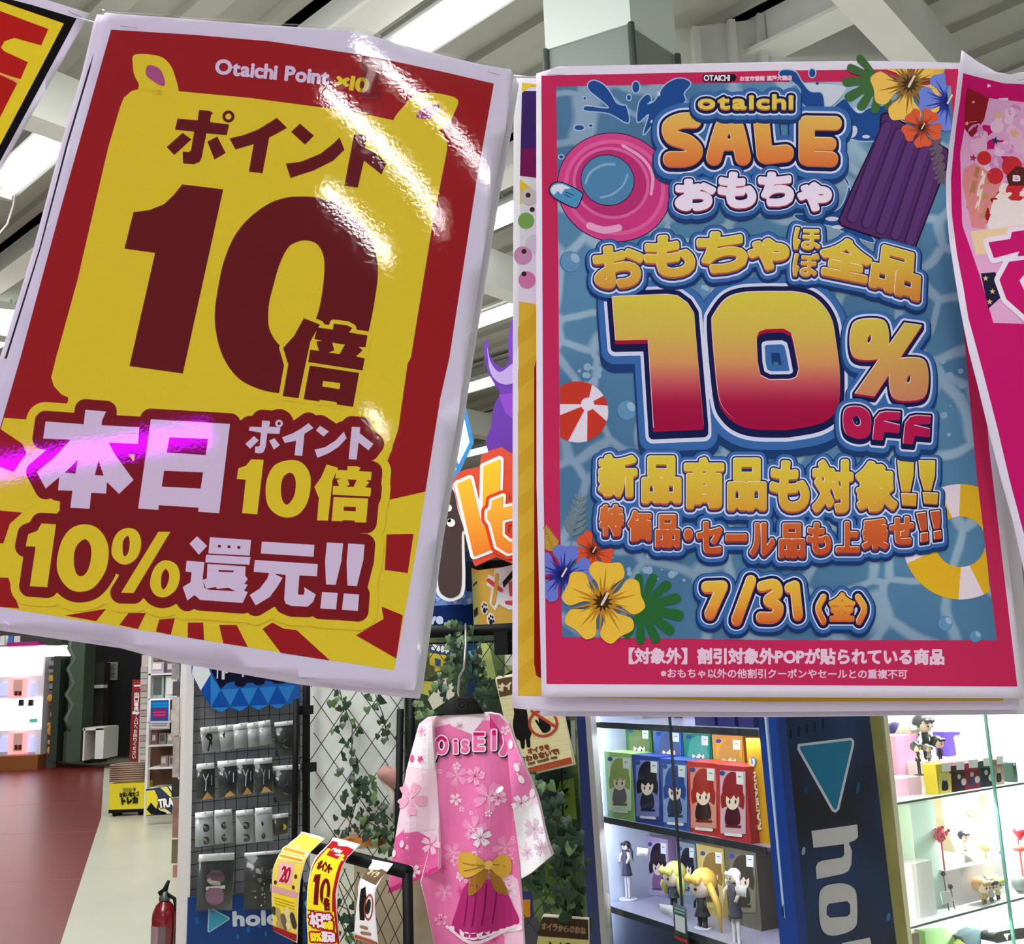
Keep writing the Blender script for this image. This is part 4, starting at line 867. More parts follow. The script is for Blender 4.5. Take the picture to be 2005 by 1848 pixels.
GLOWW = mat('lit_white_panel', (255, 250, 250), emit=1.5); PINKG = mat('lit_pink_panel', (255, 158, 156), emit=1.0); LILG = mat('lit_lilac_window', (176, 186, 246), emit=.75)
e = empty('prize_machine', base(40, 1490, 19.936), 'bright white two-tier prize machine with glowing pink trays at the far left', 'prize machine')
m = MB(); zbox(m, -300, 1105, 325, 1165, 19.824, .8, 0, True); m.build('wooden_plinth', mat('brown_wood', (140, 84, 40), .5), e)
m = MB(); zbox(m, -300, 155, 370, 1105, 20.160, .7); m.build('cabinet_body', mat('machine_white', (238, 236, 240), .35), e)
for nm, y0, y1 in (('display_window', 170, 415), ('display_window', 610, 880)):
    m = MB(); zbox(m, -280, y0, 355, y1, 20.126, .03); m.build(nm, GLOWW, e)
for y0, y1 in ((432, 600), (895, 1085)):
    m = MB(); zbox(m, 70, y0, 215, y1, 20.003, .13); t = m.build('prize_tray', PINKG, e)
    m = MB(); zbox(m, 115, y0 + 10, 185, y1 - 30, 19.958, .04); t2 = m.build('coin_panel', mat('coin_panel', (236, 190, 180), .4), t)
    m = MB()
    for q in ((125, 545), (158, 545)): zbox(m, q[0], y0 + 110, q[0] + 24, y0 + 148, 19.936, .02)
    m.build('coin_slot', mat('dark_red', (90, 24, 30), .4), t)
    for x0 in (0, 225):
        m = MB(); zbox(m, x0, y0 + 40, x0 + 70, y1 - 20, 20.104, .05); m.build('side_window', LILG, e)
for x0 in (160, 243):
    m = MB(); zbox(m, x0, 615, x0 + 38, 668, 20.070, .05); m.build('price_plate', mat('plate_dark', (40, 40, 52), .4), e)
m = MB(); zbox(m, 255, 780, 315, 812, 20.070, .05); m.build('sticker', mat('mint_sticker', (120, 226, 200), .5), e)
e = empty('shelf_sign', mid(40, 1250, 20.048), 'row of magenta and white signs on top of the white prize machine', 'sign')
m = MB(); zbox(m, 60, 118, 320, 150, 20.104, .3); m.build('magenta_board', mat('magenta_board', (176, 30, 130), .6), e)
for k, (a, b, c) in enumerate(((0, 40, (240, 238, 236)), (72, 108, (60, 120, 200)), (120, 170, (236, 236, 232)), (20, 66, (250, 250, 250)))):
    m = MB(); zbox(m, a, 66 - 4 * (k % 2), b, 146, 20.160 + .05 * k, .03); m.build('card', mat('card_%d' % k, c, .6), e)
m = MB(); zbox(m, 388, 148, 562, 240, 19.712, .5); tag(m.build('lit_sign_box', GLOWW), 'blank bright white sign box jutting from the top of the prize machine', 'sign')
e = empty('poster_stand', base(100, 1490, 20.160), 'tall dark panel of small orange and grey posters beside the green steel column', 'poster stand')
m = MB(); zbox(m, 418, 245, 505, 1142, 20.138, .08, 0, True); m.build('panel', mat('panel_grey', (80, 76, 72), .6), e)
for k, (x0, y0, x1, y1, c) in enumerate(((420, 280, 490, 380, (150, 160, 164)), (420, 320, 490, 350, (60, 70, 76)), (420, 400, 480, 455, (226, 176, 60)), (420, 470, 480, 520, (130, 140, 150)), (420, 535, 480, 665, (120, 90, 50)), (420, 690, 478, 1115, (84, 56, 46)))):
    m = MB(); zbox(m, x0, y0, x1, y1, 20.126 - .01 * k, .01); m.build('small_poster', mat('poster_%d' % k, c, .6, noise=.35, scale=6), e)
m = MB()
for x, y, r in ((430, 600, 22), (440, 880, 30), (470, 920, 22), (422, 830, 14), (462, 800, 16), (432, 1050, 24), (450, 740, 16), (425, 980, 14)):
    P = zL((x, y))[0]; p = W(*P, 20.026); m.ball(p, (.0025 * r * 1.05, .01, .0025 * r * 1.3))
m.build('badge', mat('badge_orange', (224, 160, 60), .6), e)
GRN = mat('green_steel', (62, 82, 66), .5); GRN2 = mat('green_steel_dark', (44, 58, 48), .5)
e = empty('lattice_column', base(150, 1492, 19.712), 'tall dark green steel lattice column standing by the black doorway', 'column')
m = MB(); zbox(m, 620, -1200, 742, 1148, 19.712, .5); m.build('flange', GRN, e)
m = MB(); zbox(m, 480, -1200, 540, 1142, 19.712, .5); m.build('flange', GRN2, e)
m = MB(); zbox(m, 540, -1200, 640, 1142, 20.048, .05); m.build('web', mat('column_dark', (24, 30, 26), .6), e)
m = MB(); zz = [(600, 170), (650, 265), (590, 350), (640, 470), (575, 570), (630, 660), (570, 780), (610, 880)]
zz = [(620, 70)] + zz
m.tube([W(*zL(q)[0], 19.734) for q in zz], .05, 4); m.build('lacing_bar', mat('green_lacing', (92, 108, 92), .5), e)
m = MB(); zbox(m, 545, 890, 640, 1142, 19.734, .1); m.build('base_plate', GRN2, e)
m = MB(); x0, x1, _, _ = zbox(m, 742, 120, 1230, 1010, 21.728, .1); struct(m.build('door_1', mat('dark_doorway', (12, 12, 13), .7)))  # black board: the darkness of the doorway recess is its colour
e = empty('dark_cabinet', base(185, 1490, 20.944), 'dark brown cabinet with a white shelf board, in the shadow by the lattice column', 'cabinet')
m = MB(); zbox(m, 742, 300, 885, 860, 20.944, .3, 0, True); m.build('body', mat('dark_brown', (44, 38, 32), .6), e)
m = MB(); zbox(m, 745, 488, 892, 516, 20.944 - .2, .2); m.build('shelf_board', WHITEM, e)
e = empty('notice', mid(219, 1313, 20.608), 'grey printed notice sheet on the black doorway', 'notice')
m = MB(); zbox(m, 918, 290, 1012, 446, 21.672, .02); m.build('paper_sheet', mat('grey_paper', (150, 150, 150), .7), e)
m = MB(); [zbox(m, 930, 310 + 12 * k, 1000 - (k % 3) * 10, 314 + 12 * k, 21.650, .01) for k in range(10)]; m.build('printed_lines', mat('print_grey', (96, 96, 98), .7), e)
e = empty('cubby_box', base(184, 1490, 19.376), 'open-fronted white cubby box on the floor beside the doorway', 'box')
m = MB(); zbox(m, 715, 862, 728, 1140, 19.376, .7); zbox(m, 820, 862, 892, 1125, 19.376, .7); zbox(m, 715, 855, 895, 878, 19.376, .7); m.build('shell', WHITEM, e)
m = MB(); zbox(m, 728, 878, 822, 1115, 19.936, .1); m.build('back_panel', mat('dark_brown', (44, 38, 32), .6), e)
# red standing sign
FLs = lambda Y: (lambda x, y, l=0: W(x, y, Y - l))
e = empty('floor_sign', base(265, 1490, 19.264), 'tall narrow red sign with white vertical writing and an arrow, beside the doorway', 'sign')
sheet('board', zL((1140, 442), (1216, 442), (1194, 1150), (1112, 1146)), FLs(19.264), .06, mat('sign_red', (126, 28, 34), .5), e, 400, smooth_=False)
a = Art(FLs(19.264), .006, 400)
c0_ = zL((1182, 492))[0]; a.poly(ell(*c0_, 8), (206, 60, 70), 1, (ell(*c0_, 6),)); a.poly(zL((1155, 488), (1212, 486), (1212, 500), (1155, 502)), (244, 236, 236), 2)
for k, ch in enumerate('出口専用'): x, y = zL((1178 - k * 2, 570 + k * 43))[0]; a.text([fit(ch, (x - 4.2, y - 4.6, x + 4.2, y + 4.4))], [(.5, 0, 0, 0, (244, 236, 236), 1)], .5)
a.poly(zL((1140, 715), (1172, 715), (1172, 702), (1205, 727), (1172, 752), (1172, 740), (1140, 740)), (244, 236, 236), 1)
for k, ch in enumerate('入口へお回りください'): x, y = zL((1174 - k * 2.2, 775 + k * 37))[0]; a.text([fit(ch, (x - 3.2, y - 3.4, x + 3.2, y + 3.4))], [(.3, 0, 0, 0, (236, 214, 214), 1)], .45)
a.build('lettering', ink_mat('sign_ink', .6), e)
# stocked shelves before the doorway
e = empty('card_stand', base(282, 1500, 14.0), 'slim white stand of pale cards between the red sign and the shelf unit', 'display stand')
m = MB(); zbox(m, 1205, 230, 1285, 1180, 14.0, .3, 0, True); m.build('frame', mat('stand_white', (216, 210, 206), .6), e)
for k in range(15):
    m = MB(); zbox(m, 1212 - k * .8, 330 + k * 54, 1268 - k * .8, 378 + k * 54, 13.97, .02); m.build('card', mat('tint_%d' % (k % 4), ((206, 190, 186), (190, 200, 190), (214, 206, 200), (180, 160, 160))[k % 4], .6), e)
e = empty('shelf_unit', base(318, 1545, 12.4), 'white wire shelf unit with brown backs and boxed goods, behind the basket trolley', 'shelf')
m = MB(); zbox(m, 1290, 270, 1560, 1400, 12.75, .06); m.build('back_panel', mat('board_brown', (104, 72, 50), .7), e)
for x0 in (1266, 1548):
    m = MB(); zbox(m, x0, 240, x0 + 22, 1405, 12.4, .08, 0, True); m.build('post', WHITEM, e)
SHZ = {}
for y in (385, 600, 800, 1000, 1195, 1370):
    m = MB(); SHZ[y] = zbox(m, 1280, y, 1548, y + 16, 12.4, .36)[3]; m.build('shelf_board', WHITEM, e)
k = 0
for y0, y1, xs, cs in ((290, 384, ((1305, 1410), (1435, 1530)), ((190, 170, 196), (110, 100, 110))), (410, 598, ((1312, 1410), (1425, 1525)), ((150, 168, 160), (200, 210, 208))), (905, 998, ((1305, 1358), (1368, 1430), (1440, 1500)), ((120, 90, 90), (150, 140, 136), (170, 168, 166))), (1100, 1194, ((1385, 1445), (1455, 1530)), ((140, 130, 126), (160, 156, 150))), (700, 798, ((1470, 1508),), ((190, 190, 186),))):
    for (x0, x1), c in zip(xs, cs):
        t = empty('boxed_item', mid(*zL(((x0 + x1) / 2, y1))[0], 12.45), ('lilac box', 'dark grey box', 'clear grey-green case', 'pale grey case', 'maroon box', 'grey carton', 'pale carton', 'small grey tin', 'beige tin', 'thin white packet')[k] + ' on the ' + ('top', 'top', 'second', 'second', 'fourth', 'fourth', 'fourth', 'fifth', 'fifth', 'third')[k] + ' level of the wire shelf unit at the left', 'boxed goods', 'goods on the wire shelf unit')
        m = MB(); r = zbox(MB(), x0, y0, x1, y1, 12.45, .2); m.box((r[0], 12.45, SHZ[min(SHZ, key=lambda q: abs(q - y1))] + .002), (r[1], 12.65, r[3])); m.build('carton', mat('good_%d' % k, c, .4, noise=.2, scale=9), t)
        m = MB(); zbox(m, x0 + 8, y0 + 14, x1 - 20, y1 - 30, 12.44, .01); m.build('label_panel', mat('goodlab_%d' % (k % 3), ((226, 224, 222), (200, 190, 190), (84, 90, 92))[k % 3], .5), t); k += 1
e = empty('wall_poster', mid(312, 1400, 12.2), 'small blue poster in a white border hung on the shelf unit', 'poster')
sheet('paper_sheet', zL((1287, 612), (1465, 606), (1462, 868), (1284, 874)), FLs(12.2), .01, PAPER, e, 400)
a = Art(FLs(12.2), .003, 400); a.poly(zL((1298, 622), (1454, 616), (1450, 806), (1296, 808)), (30, 86, 158), 1)
a.poly(zL((1310, 690), (1430, 680), (1440, 770), (1320, 790)), (108, 50, 120), 2); a.poly(zL((1300, 800), (1450, 798), (1450, 858), (1297, 862)), (196, 190, 196), 2)
for y in (650, 675): a.text([Stroke(zL((1315, y), (1435, y - 4)), 3)], [(0, 0, 0, 0, (20, 130, 200), 3)], 1)
for y in (725, 750): a.text([Stroke(zL((1325, y), (1420, y - 3)), 2)], [(0, 0, 0, 0, (190, 60, 110), 3)], 1)
for y in (820, 838): a.text([Stroke(zL((1310, y), (1440, y)), .8)], [(0, 0, 0, 0, (120, 120, 126), 3)], .6)
a.build('printed_artwork', INK, e)
# baskets on a trolley
YT = Wz(243, 1598, 0).y
e = empty('basket_trolley', base(243, 1595, YT), 'yellow shopping basket trolley on black castors at the floor edge', 'trolley')
m = MB(); a0, a1, b0, b1 = zbox(m, 940, 1335, 1245, 1560, YT, .26); m.build('bin', mat('trolley_yellow', (226, 210, 40), .5), e)
m = MB(); zbox(m, 935, 1558, 1250, 1588, YT, .26); m.build('chassis', BLACK, e)
for x in (a0 + .06, a1 - .06):
    for y in (YT + .05, YT + .21):
        m = MB(); m.tube([(x - .02, y, .04), (x + .02, y, .04)], .04, 12); m.build('castor', BLACK, e)
a = Art(FLs(YT - .01), .004, 400)
a.text(line('お買い物カゴ', zL((1028, 1452))[0], zL((1198, 1438))[0], 9), [(.5, 0, 0, 0, (40, 40, 30), 1)], .5)
a.text(line('トレカ', zL((1035, 1512))[0], zL((1192, 1498))[0], 14), [(1.4, 0, 0, 0, (30, 32, 26), 1)], .6)
for k in range(4): a.poly(ell(*zL((1068 + 20 * k, 1388))[0], 2.6, 3.4), (150, 142, 60), 1)
a.poly(ell(*zL((1158, 1384))[0], 2, 3), (30, 32, 26), 1); a.build('lettering', INK, e)
for k in range(8):
    y = 1322 - k * 19
    t = tag(empty('shopping_basket', (W(243, 1535, YT).x, YT + .2, W(*zL((1080, y))[0], YT).z), ('lowest brown shopping basket of the stack on the yellow trolley', 'second basket up in the brown stack on the trolley', 'third basket up in the brown stack on the trolley', 'fourth basket up in the brown stack on the trolley', 'fifth basket up in the brown stack on the trolley', 'sixth basket up in the brown stack on the trolley', 'seventh basket up, just under the top basket on the trolley', 'topmost brown shopping basket on the trolley stack')[k], 'basket', 'brown baskets stacked on the trolley'))
    m = MB(); zz0 = W(243, zL((0, y))[0][1], YT).z; xa, xb = W(211, 1520, YT).x + .02, W(282, 1520, YT).x - .02
    [m.box(A, B) for A, B in (((xa, YT + .02, zz0), (xb, YT + .04, zz0 + .018)), ((xa, YT + .22, zz0), (xb, YT + .24, zz0 + .018)), ((xa, YT + .04, zz0), (xa + .02, YT + .22, zz0 + .018)), ((xb - .02, YT + .04, zz0), (xb, YT + .22, zz0 + .018)))]
    m.build('basket_wall', mat('basket_brown', (118, 96, 84), .5), t)
    m = MB(); m.tube([(xa, YT + .01, zz0 + .012), (xb, YT + .01, zz0 + .012), (xb, YT + .25, zz0 + .012), (xa, YT + .25, zz0 + .012), (xa, YT + .01, zz0 + .012)], .010, 6); m.build('rim', mat('basket_rim', (168, 140, 120), .5), t)
e = empty('floor_banner', base(311, 1596, 11.6), 'yellow and navy banner board reading TRA, standing on the floor by the trolley', 'sign')
sheet('board', zL((1256, 1385), (1490, 1352), (1484, 1602), (1256, 1616)), FLs(11.6), .03, mat('banner_navy', (40, 52, 84), .6), e, 400, smooth_=False)
a = Art(FLs(11.6), .004, 400); a.poly(zL((1258, 1400), (1330, 1392), (1370, 1480), (1330, 1600), (1258, 1612)), (232, 214, 60), 1)
a.poly(zL((1380, 1372), (1440, 1364), (1486, 1440), (1486, 1470)), (236, 226, 120), 1); a.poly(zL((1450, 1362), (1486, 1358), (1486, 1410)), (240, 236, 210), 1); a.poly(zL((1262, 1560), (1300, 1500), (1350, 1560), (1440, 1590), (1420, 1604), (1300, 1600)), (24, 26, 34), 2)
a.poly(zL((1360, 1545), (1420, 1550), (1480, 1595), (1400, 1600)), (226, 218, 160), 2)
a.text(line('TRA', zL((1368, 1548))[0], zL((1500, 1530))[0], 24), [(2.2, 0, 0, 0, (24, 26, 34), 3), (1, 0, 0, 0, (246, 244, 240), 4)], .6); a.build('lettering', INK, e)
e = empty('card_rack', base(340, 1700, 8.6), 'narrow rack end of hanging cards and leaflets left of the white rack post', 'rack')
m = MB(); fbox(m, 350, 1290, 361, 1800, 8.6, .3); m.build('post', WHITEM, e)
m = MB(); fbox(m, 361, 1290, 369, 1830, 8.5, .3); m.build('gap_strip', BLACK, e)  # black strip put where there is only a dark gap
for k, (y0, y1, c) in enumerate(((1300, 1330, (150, 144, 150)), (1334, 1362, (90, 86, 92)), (1366, 1440, (196, 190, 186)), (1442, 1522, (176, 164, 160)), (1526, 1560, (40, 38, 40)), (1562, 1640, (150, 110, 96)), (1644, 1690, (110, 100, 70)), (1694, 1735, (176, 126, 110)))):
    m = MB(); fbox(m, 336 + (k % 2) * 2, y0, 351, y1, 8.55 - .002 * k, .02); m.build('leaflet', mat('leaf_%d' % k, c, .6, noise=.25, scale=14), e)
# fire extinguisher
Ye = 5.75; p = W(320, 1842, Ye); zg = max(p.z, 0)
ex = empty('fire_extinguisher', (p.x, p.y, 0), 'dark red fire extinguisher on the floor left of the white rack', 'fire extinguisher')
m = MB(); m.lathe([(.066, 0), (.070, .02), (.070, .045), (.064, .05)], (p.x, p.y, .0), 20); m.build('foot_ring', BLACK, ex)
m = MB(); m.lathe([(.064, .045), (.064, .30), (.060, .33), (.046, .365), (.026, .385), (.024, .395)], (p.x, p.y, 0), 24); m.build('cylinder', mat('extinguisher_red', (118, 14, 20), .25, coat=.5), ex)
m = MB(); m.lathe([(.030, .39), (.030, .405), (.020, .42), (.014, .44)], (p.x, p.y, 0), 16); m.build('valve', mat('valve_grey', (90, 104, 92), .4, .6), ex)
m = MB(); m.tube([(p.x - .03, p.y - .01, .425), (p.x, p.y, .44), (p.x + .02, p.y, .49)], [.012, .016, .008], 8); m.build('handle', BLACK, ex)
m = MB(); m.tube([(p.x + .015, p.y, .42), (p.x + .06, p.y - .02, .40), (p.x + .078, p.y - .02, .33), (p.x + .074, p.y - .02, .12)], .010, 8); m.build('hose', BLACK, ex)
def wrap(name, a0, a1, z0, z1, m_, r=.0655):
    b = MB(); n = 8; v = []
    for z in (z0, z1): v += [(p.x + r * math.sin(math.radians(a0 + (a1 - a0) * k / n)), p.y - r * math.cos(math.radians(a0 + (a1 - a0) * k / n)), z) for k in range(n + 1)]
    b.add(v, [(k, k + 1, n + 2 + k, n + 1 + k) for k in range(n)], 0, True); b.build(name, m_, ex)
wrap('label', -75, -8, .17, .27, mat('label_mauve', (150, 120, 130), .5)); wrap('label', -8, 28, .13, .27, mat('label_grey', (104, 84, 88), .5)); wrap('label', -75, -12, .135, .165, mat('label_cream', (210, 196, 186), .5)); wrap('inspection_sticker', -14, 26, .105, .135, mat('sticker_yellow', (214, 206, 50), .5), .066)

# ================================================================ wire rack of bagged goods
FR = Frame(W(365, 1500, 4.6)[:2], W(600, 1500, 4.95)[:2]); SR = FR.surf()
rk = empty('wire_rack', FR.pt(*(FR.at(480, 1500)[0], .1, 0)), 'white-framed wire rack with grey back and blue logo base, hung with bagged goods', 'rack')
sheet('back_panel', [(372, 1120), (612, 1113), (606, 1778), (366, 1792)], FR.surf(.06), .02, mat('panel_slate', (158, 162, 164), .7), rk, 400, smooth_=False)
sheet('side_post', [(381, 1120), (358 + 22, 1340), (362 + 8, 1848), (366, 2020), (346, 2020), (351, 1848), (364, 1340), (366, 1120)], FR.surf(-.02), .05, mat('post_white', (226, 224, 222), .45), rk, 400, smooth_=False)
m = MB(); ua, za = FR.at(384, 1200, .02); ub, zb = FR.at(380, 1790, .02); uc, _ = FR.at(602, 1500, .02)
k = 0
while zb + k * .052 < za + .2: m.tube([FR.pt(ua, .02, zb + k * .052), FR.pt(uc, .02, zb + k * .052)], .0018, 5); k += 1
k = 0
while ua + k * .052 < uc: m.tube([FR.pt(ua + k * .052, .023, zb - .1), FR.pt(ua + k * .052, .023, za + .2)], .0018, 5); k += 1
m.build('wire_grid', mat('grid_wire', (44, 48, 52), .4, .5), rk)
sheet('base_panel', [(369, 1757), (606, 1746), (600, 2043), (360, 2050)], FR.surf(-.03), .02, mat('base_blue', (12, 56, 118), .45, noise=.18, scale=4), rk, 400, smooth_=False)
a = Art(FR.surf(-.03), .001, 200); q3 = Z(360, 1560, .24938)
tri = q3((205, 880), (345, 955), (198, 1050)); a.text([poly_sh(tri)], [(3.4, 0, 0, 0, (150, 190, 204), 1), (.8, 0, 0, 0, (66, 150, 176), 2)], .8)
a.text(line('holo', q3((378, 1010))[0], q3((770, 995))[0], 38, .12), [(2.2, 0, 0, 0, (196, 202, 210), 2)], .8)
for x, y, r in ((505, 1040, 4), (590, 1010, 3), (100, 970, 4), (420, 1100, 3), (640, 1075, 3)): a.poly(ell(*q3((x, y))[0], r, r * 1.8), (30, 96, 156), 1.5)
a.build('logo', INK, rk)
# banner of blue triangles
q2 = Z(360, 1280, .17310)
bn = empty('triangle_banner', FR.pt(*(FR.at(480, 1330)[0], -.05, FR.at(480, 1330)[1])), 'blue banner of light and dark triangles with a scalloped edge, over the wire rack', 'banner')
SB = FR.surf(-.05)
bo = q2((90, 220), (190, 415), (310, 605), (410, 665), (518, 605), (632, 655), (740, 585), (850, 638), (950, 572), (1070, 620), (1175, 560), (1310, 590), (1310, 0), (900, -400), (100, -500), (150, 20), (90, 100))
sheet('banner_sheet', bo, SB, .004, mat('banner_blue', (24, 92, 176), .5), bn, 200, smooth_=False)
a = Art(SB, .0008, 200); LB_, DB_ = (46, 128, 204), (18, 78, 168)
a.poly(q2((90, 220), (190, 415), (305, 230), (240, 60), (120, 20)), (222, 228, 232), 1)
a.poly(q2((190, 415), (300, 235), (302, 595)), DB_, 1); a.poly(q2((300, 235), (415, 405), (305, 600)), LB_, 1)
for k in range(4):
    x = 415 + k * 214; y = 405 - k * 12
    a.poly(q2((x, y), (x + 107, y + 195), (x - 100, y + 200)), DB_, 1); a.poly(q2((x + 10, y), (x + 205, y - 14), (x + 110, y + 185)), LB_, 1.2)
    a.poly(q2((x - 95, y + 203), (x + 100, y + 197), (x + 5, y + 255)), LB_, 1.4)
a.poly(q2((310, 200), (330, -300), (1310, -300), (1310, 290), (1110, 330), (940, 300), (800, 320), (640, 330), (560, 310), (480, 330), (415, 395)), (14, 16, 40), 2)
for k, (x0, y0, x1, y1) in enumerate(((375, 100, 388, 280), (430, 120, 462, 290), (470, 100, 500, 220), (660, 150, 680, 260), (735, 150, 750, 245))): a.poly(q2((x0, y0), (x1, y0), (x1 - 4, y1), (x0 - 6, y1)), (214, 210, 222), 3)
for k in range(3): a.poly(ell(*q2((635 + k * 210, 335 - k * 18))[0], 11, 6), (14, 16, 40), 3)
a.build('printed_artwork', INK, bn)
# bags on the rack
CLEAR = glass_mat('bag_film', (247, 249, 249), .12); HEAD = mat('header_card', (234, 236, 236), .6)
def bag(quad, hh, kind, label, d=-.03, back=(70, 72, 74)):
    """quad: TL, TR, BR, BL of the whole bag in px; hh: share taken by the header card"""
    (x0, y0), (x1, y1), (x2, y2), (x3, y3) = quad; c = ((x0 + x1 + x2 + x3) / 4, (y0 + y1 + y2 + y3) / 4)
    u, z = FR.at(*c, d); e = empty('bagged_goods', FR.pt(u, d, z), label, 'bagged goods', 'bagged goods on the wire rack')
    L = lambda t: (x0 + (x3 - x0) * t, y0 + (y3 - y0) * t); R = lambda t: (x1 + (x2 - x1) * t, y1 + (y2 - y1) * t)
    S = FR.surf(d, lambda x, y: -.006 * math.sin(x * .25) * .5)
    sheet('header_card', [L(0), R(0), R(hh), L(hh)], FR.surf(d - .006), .003, HEAD, e, 200)
    m = MB(); um, zm = FR.at((x0 + x1) / 2, (y0 + y1) / 2 + 1, d); m.tube([FR.pt(um, d - .012, zm), FR.pt(um, .02, zm + .004)], .0025, 6); m.build('peg_hook', mat('peg_metal', (170, 172, 174), .3, .9), e)
    sheet('contents', [L(hh * .9), R(hh * .9), (x2 - 1.5, y2 - 1.5), (x3 + 1.5, y3 - 1.5)], S, .004, mat('bag_back_%d_%d_%d' % back, back, .6), e, 200)
    a = Art(S, .001, 200); w_ = (x1 - x0)
    def P(s, t): l, r = L(t), R(t); return (l[0] + (r[0] - l[0]) * s, l[1] + (r[1] - l[1]) * s)
    if kind == 'charm':
        k = int(x0) % 3
        a.text([Stroke([P(.3, .35), P(.5, .55), P(.7, .9)], 2.2), Stroke([P(.62, .42), P(.45, .6), P(.3, .9)], 1.6), Stroke([P(.4, .3), P(.6, .36)], 3)], [(0, 0, 0, 0, ((52, 54, 56), (70, 68, 72), (40, 42, 44))[k], 1)], .8)
    if kind == 'tri':
        a.poly([P(.28, 1), P(.55, .78), P(.86, .98)], (206, 158, 92), 2)
        a.text([Stroke([P(.35, .3), P(.5, .5), P(.46, .75)], .9), Stroke([P(.62, .3), P(.5, .46)], .9), Stroke([P(.8, .35), P(.78, .6)], .8)], [(0, 0, 0, 0, (206, 210, 210), 3)], .7)
    if kind == 'badge':
        for t in (.46, .82):
            q = P(.55, t); a.poly(ell(*q, w_ * .22), (58, 58, 62), 1); a.poly(ell(q[0] - 2, q[1] - 2, w_ * .12, w_ * .07, 30), (150, 150, 154), 2); a.poly(ell(q[0] + 2, q[1] + 3, w_ * .1, w_ * .06, -30), (104, 92, 96), 3)
    if kind == 'dark':
        a.poly(ell(*P(.5, .42), w_ * .34, w_ * .24), (108, 44, 48), 1); a.poly(ell(*P(.5, .64), w_ * .2, w_ * .2), (120, 122, 126), 2); a.poly(ell(*P(.55, .62), w_ * .1, w_ * .12), (60, 60, 64), 3)
    if kind == 'clear':
        a.poly(ell(*P(.5, .42), w_ * .26, w_ * .2), (120, 92, 100), 1); a.poly(ell(*P(.45, .5), w_ * .2, w_ * .1, 20), (196, 184, 176), 2); a.poly(ell(*P(.5, .75), w_ * .26, w_ * .28), (150, 104, 124), 1)
        a.poly([P(.24, .58), P(.78, .57), P(.78, .63), P(.24, .64)], (214, 212, 210), 3)
    if kind == 'lace':
        for k in range(40): a.poly(ell(*P(RNG.uniform(.15, .95), RNG.uniform(.2, .7)), RNG.uniform(2, 5), n=8), ((150, 148, 140), (196, 192, 186), (104, 92, 92))[k % 3], 1 + .05 * k)
        for k in range(10): a.poly(ell(*P(RNG.uniform(.2, .8), RNG.uniform(.55, .95)), 2, n=8), (206, 206, 204), 4)
    if kind == 'yellow':
        a.poly(ell(*P(.6, .62), w_ * .26, w_ * .2), (206, 186, 80), 1); a.poly(ell(*P(.4, .5), w_ * .2, w_ * .2), (62, 54, 44), 1.5)
    if a.v: a.build('printed_motif', INK, e)
    sheet('clear_pouch', [L(hh * .95), R(hh * .95), (x2 + 2, y2 + 2), (x3 - 2, y3 + 2)], FR.surf(d - .012), .001, CLEAR, e, 200)
q2l = lambda *p: q2(*p)
row1 = [((185, 835), (385, 812), (415, 1105), (215, 1130)), ((385, 815), (560, 795), (560, 1085), (415, 1108)), ((560, 800), (720, 772), (725, 1065), (560, 1080)), ((715, 785), (850, 765), (860, 1050), (725, 1065)), ((845, 768), (978, 745), (1000, 1022), (850, 1045))]
n1 = ('first', 'second', 'third', 'fourth', 'fifth')
for k, q in enumerate(row1): bag(q2(*q), .22, 'charm', '%s clear charm bag from the left, top row of the wire rack' % n1[k], -.03 - .004 * k, (196, 198, 198))
bag(q2((1025, 775), (1300, 745), (1310, 1150), (1030, 1165)), .13, 'dark', 'red and grey printed bag behind the black posts, top rack row', -.02, (46, 48, 50))
row2 = [((145, 1245), (345, 1230), (365, 1640), (140, 1660)), ((380, 1215), (598, 1200), (605, 1605), (395, 1632)), ((598, 1195), (790, 1183), (800, 1585), (608, 1605)), ((795, 1185), (997, 1172), (1015, 1560), (805, 1580))]
for k, q in enumerate(row2): bag(q2(*q), .16, 'tri', '%s black bag with tan corner from the left, second rack row' % n1[k], -.03 - .004 * k, (46, 52, 54))
bag(q2((1005, 1270), (1310, 1250), (1330, 1680), (1010, 1690)), .13, 'dark', 'dull red printed bag behind the black posts, second rack row', -.02, (48, 50, 54))
row3 = [((90, 125), (230, 110), (240, 385), (85, 400)), ((242, 105), (375, 97), (392, 360), (240, 382)), ((410, 108), (545, 95), (560, 365), (405, 378)), ((560, 88), (690, 80), (700, 350), (560, 362))]
for k, q in enumerate(row3): bag(q3(*q), .16, 'badge', '%s white badge bag from the left, third rack row' % n1[k], -.03 - .004 * k, (212, 216, 218))
bag(q3((695, 140), (820, 125), (820, 290), (700, 310)), .2, 'yellow', 'small dark bag with a yellow toy, right end of third rack row', -.02, (74, 70, 62))
bag(q3((120, 452), (398, 438), (372, 880), (95, 893)), .13, 'clear', 'large clear sleeve with a pink picture, bottom left of the wire rack', -.05, (74, 76, 78))
bag(q3((478, 440), (800, 415), (800, 870), (470, 885)), .06, 'lace', 'large dark sleeve of pale lace print, bottom right of the wire rack', -.04, (52, 50, 46))

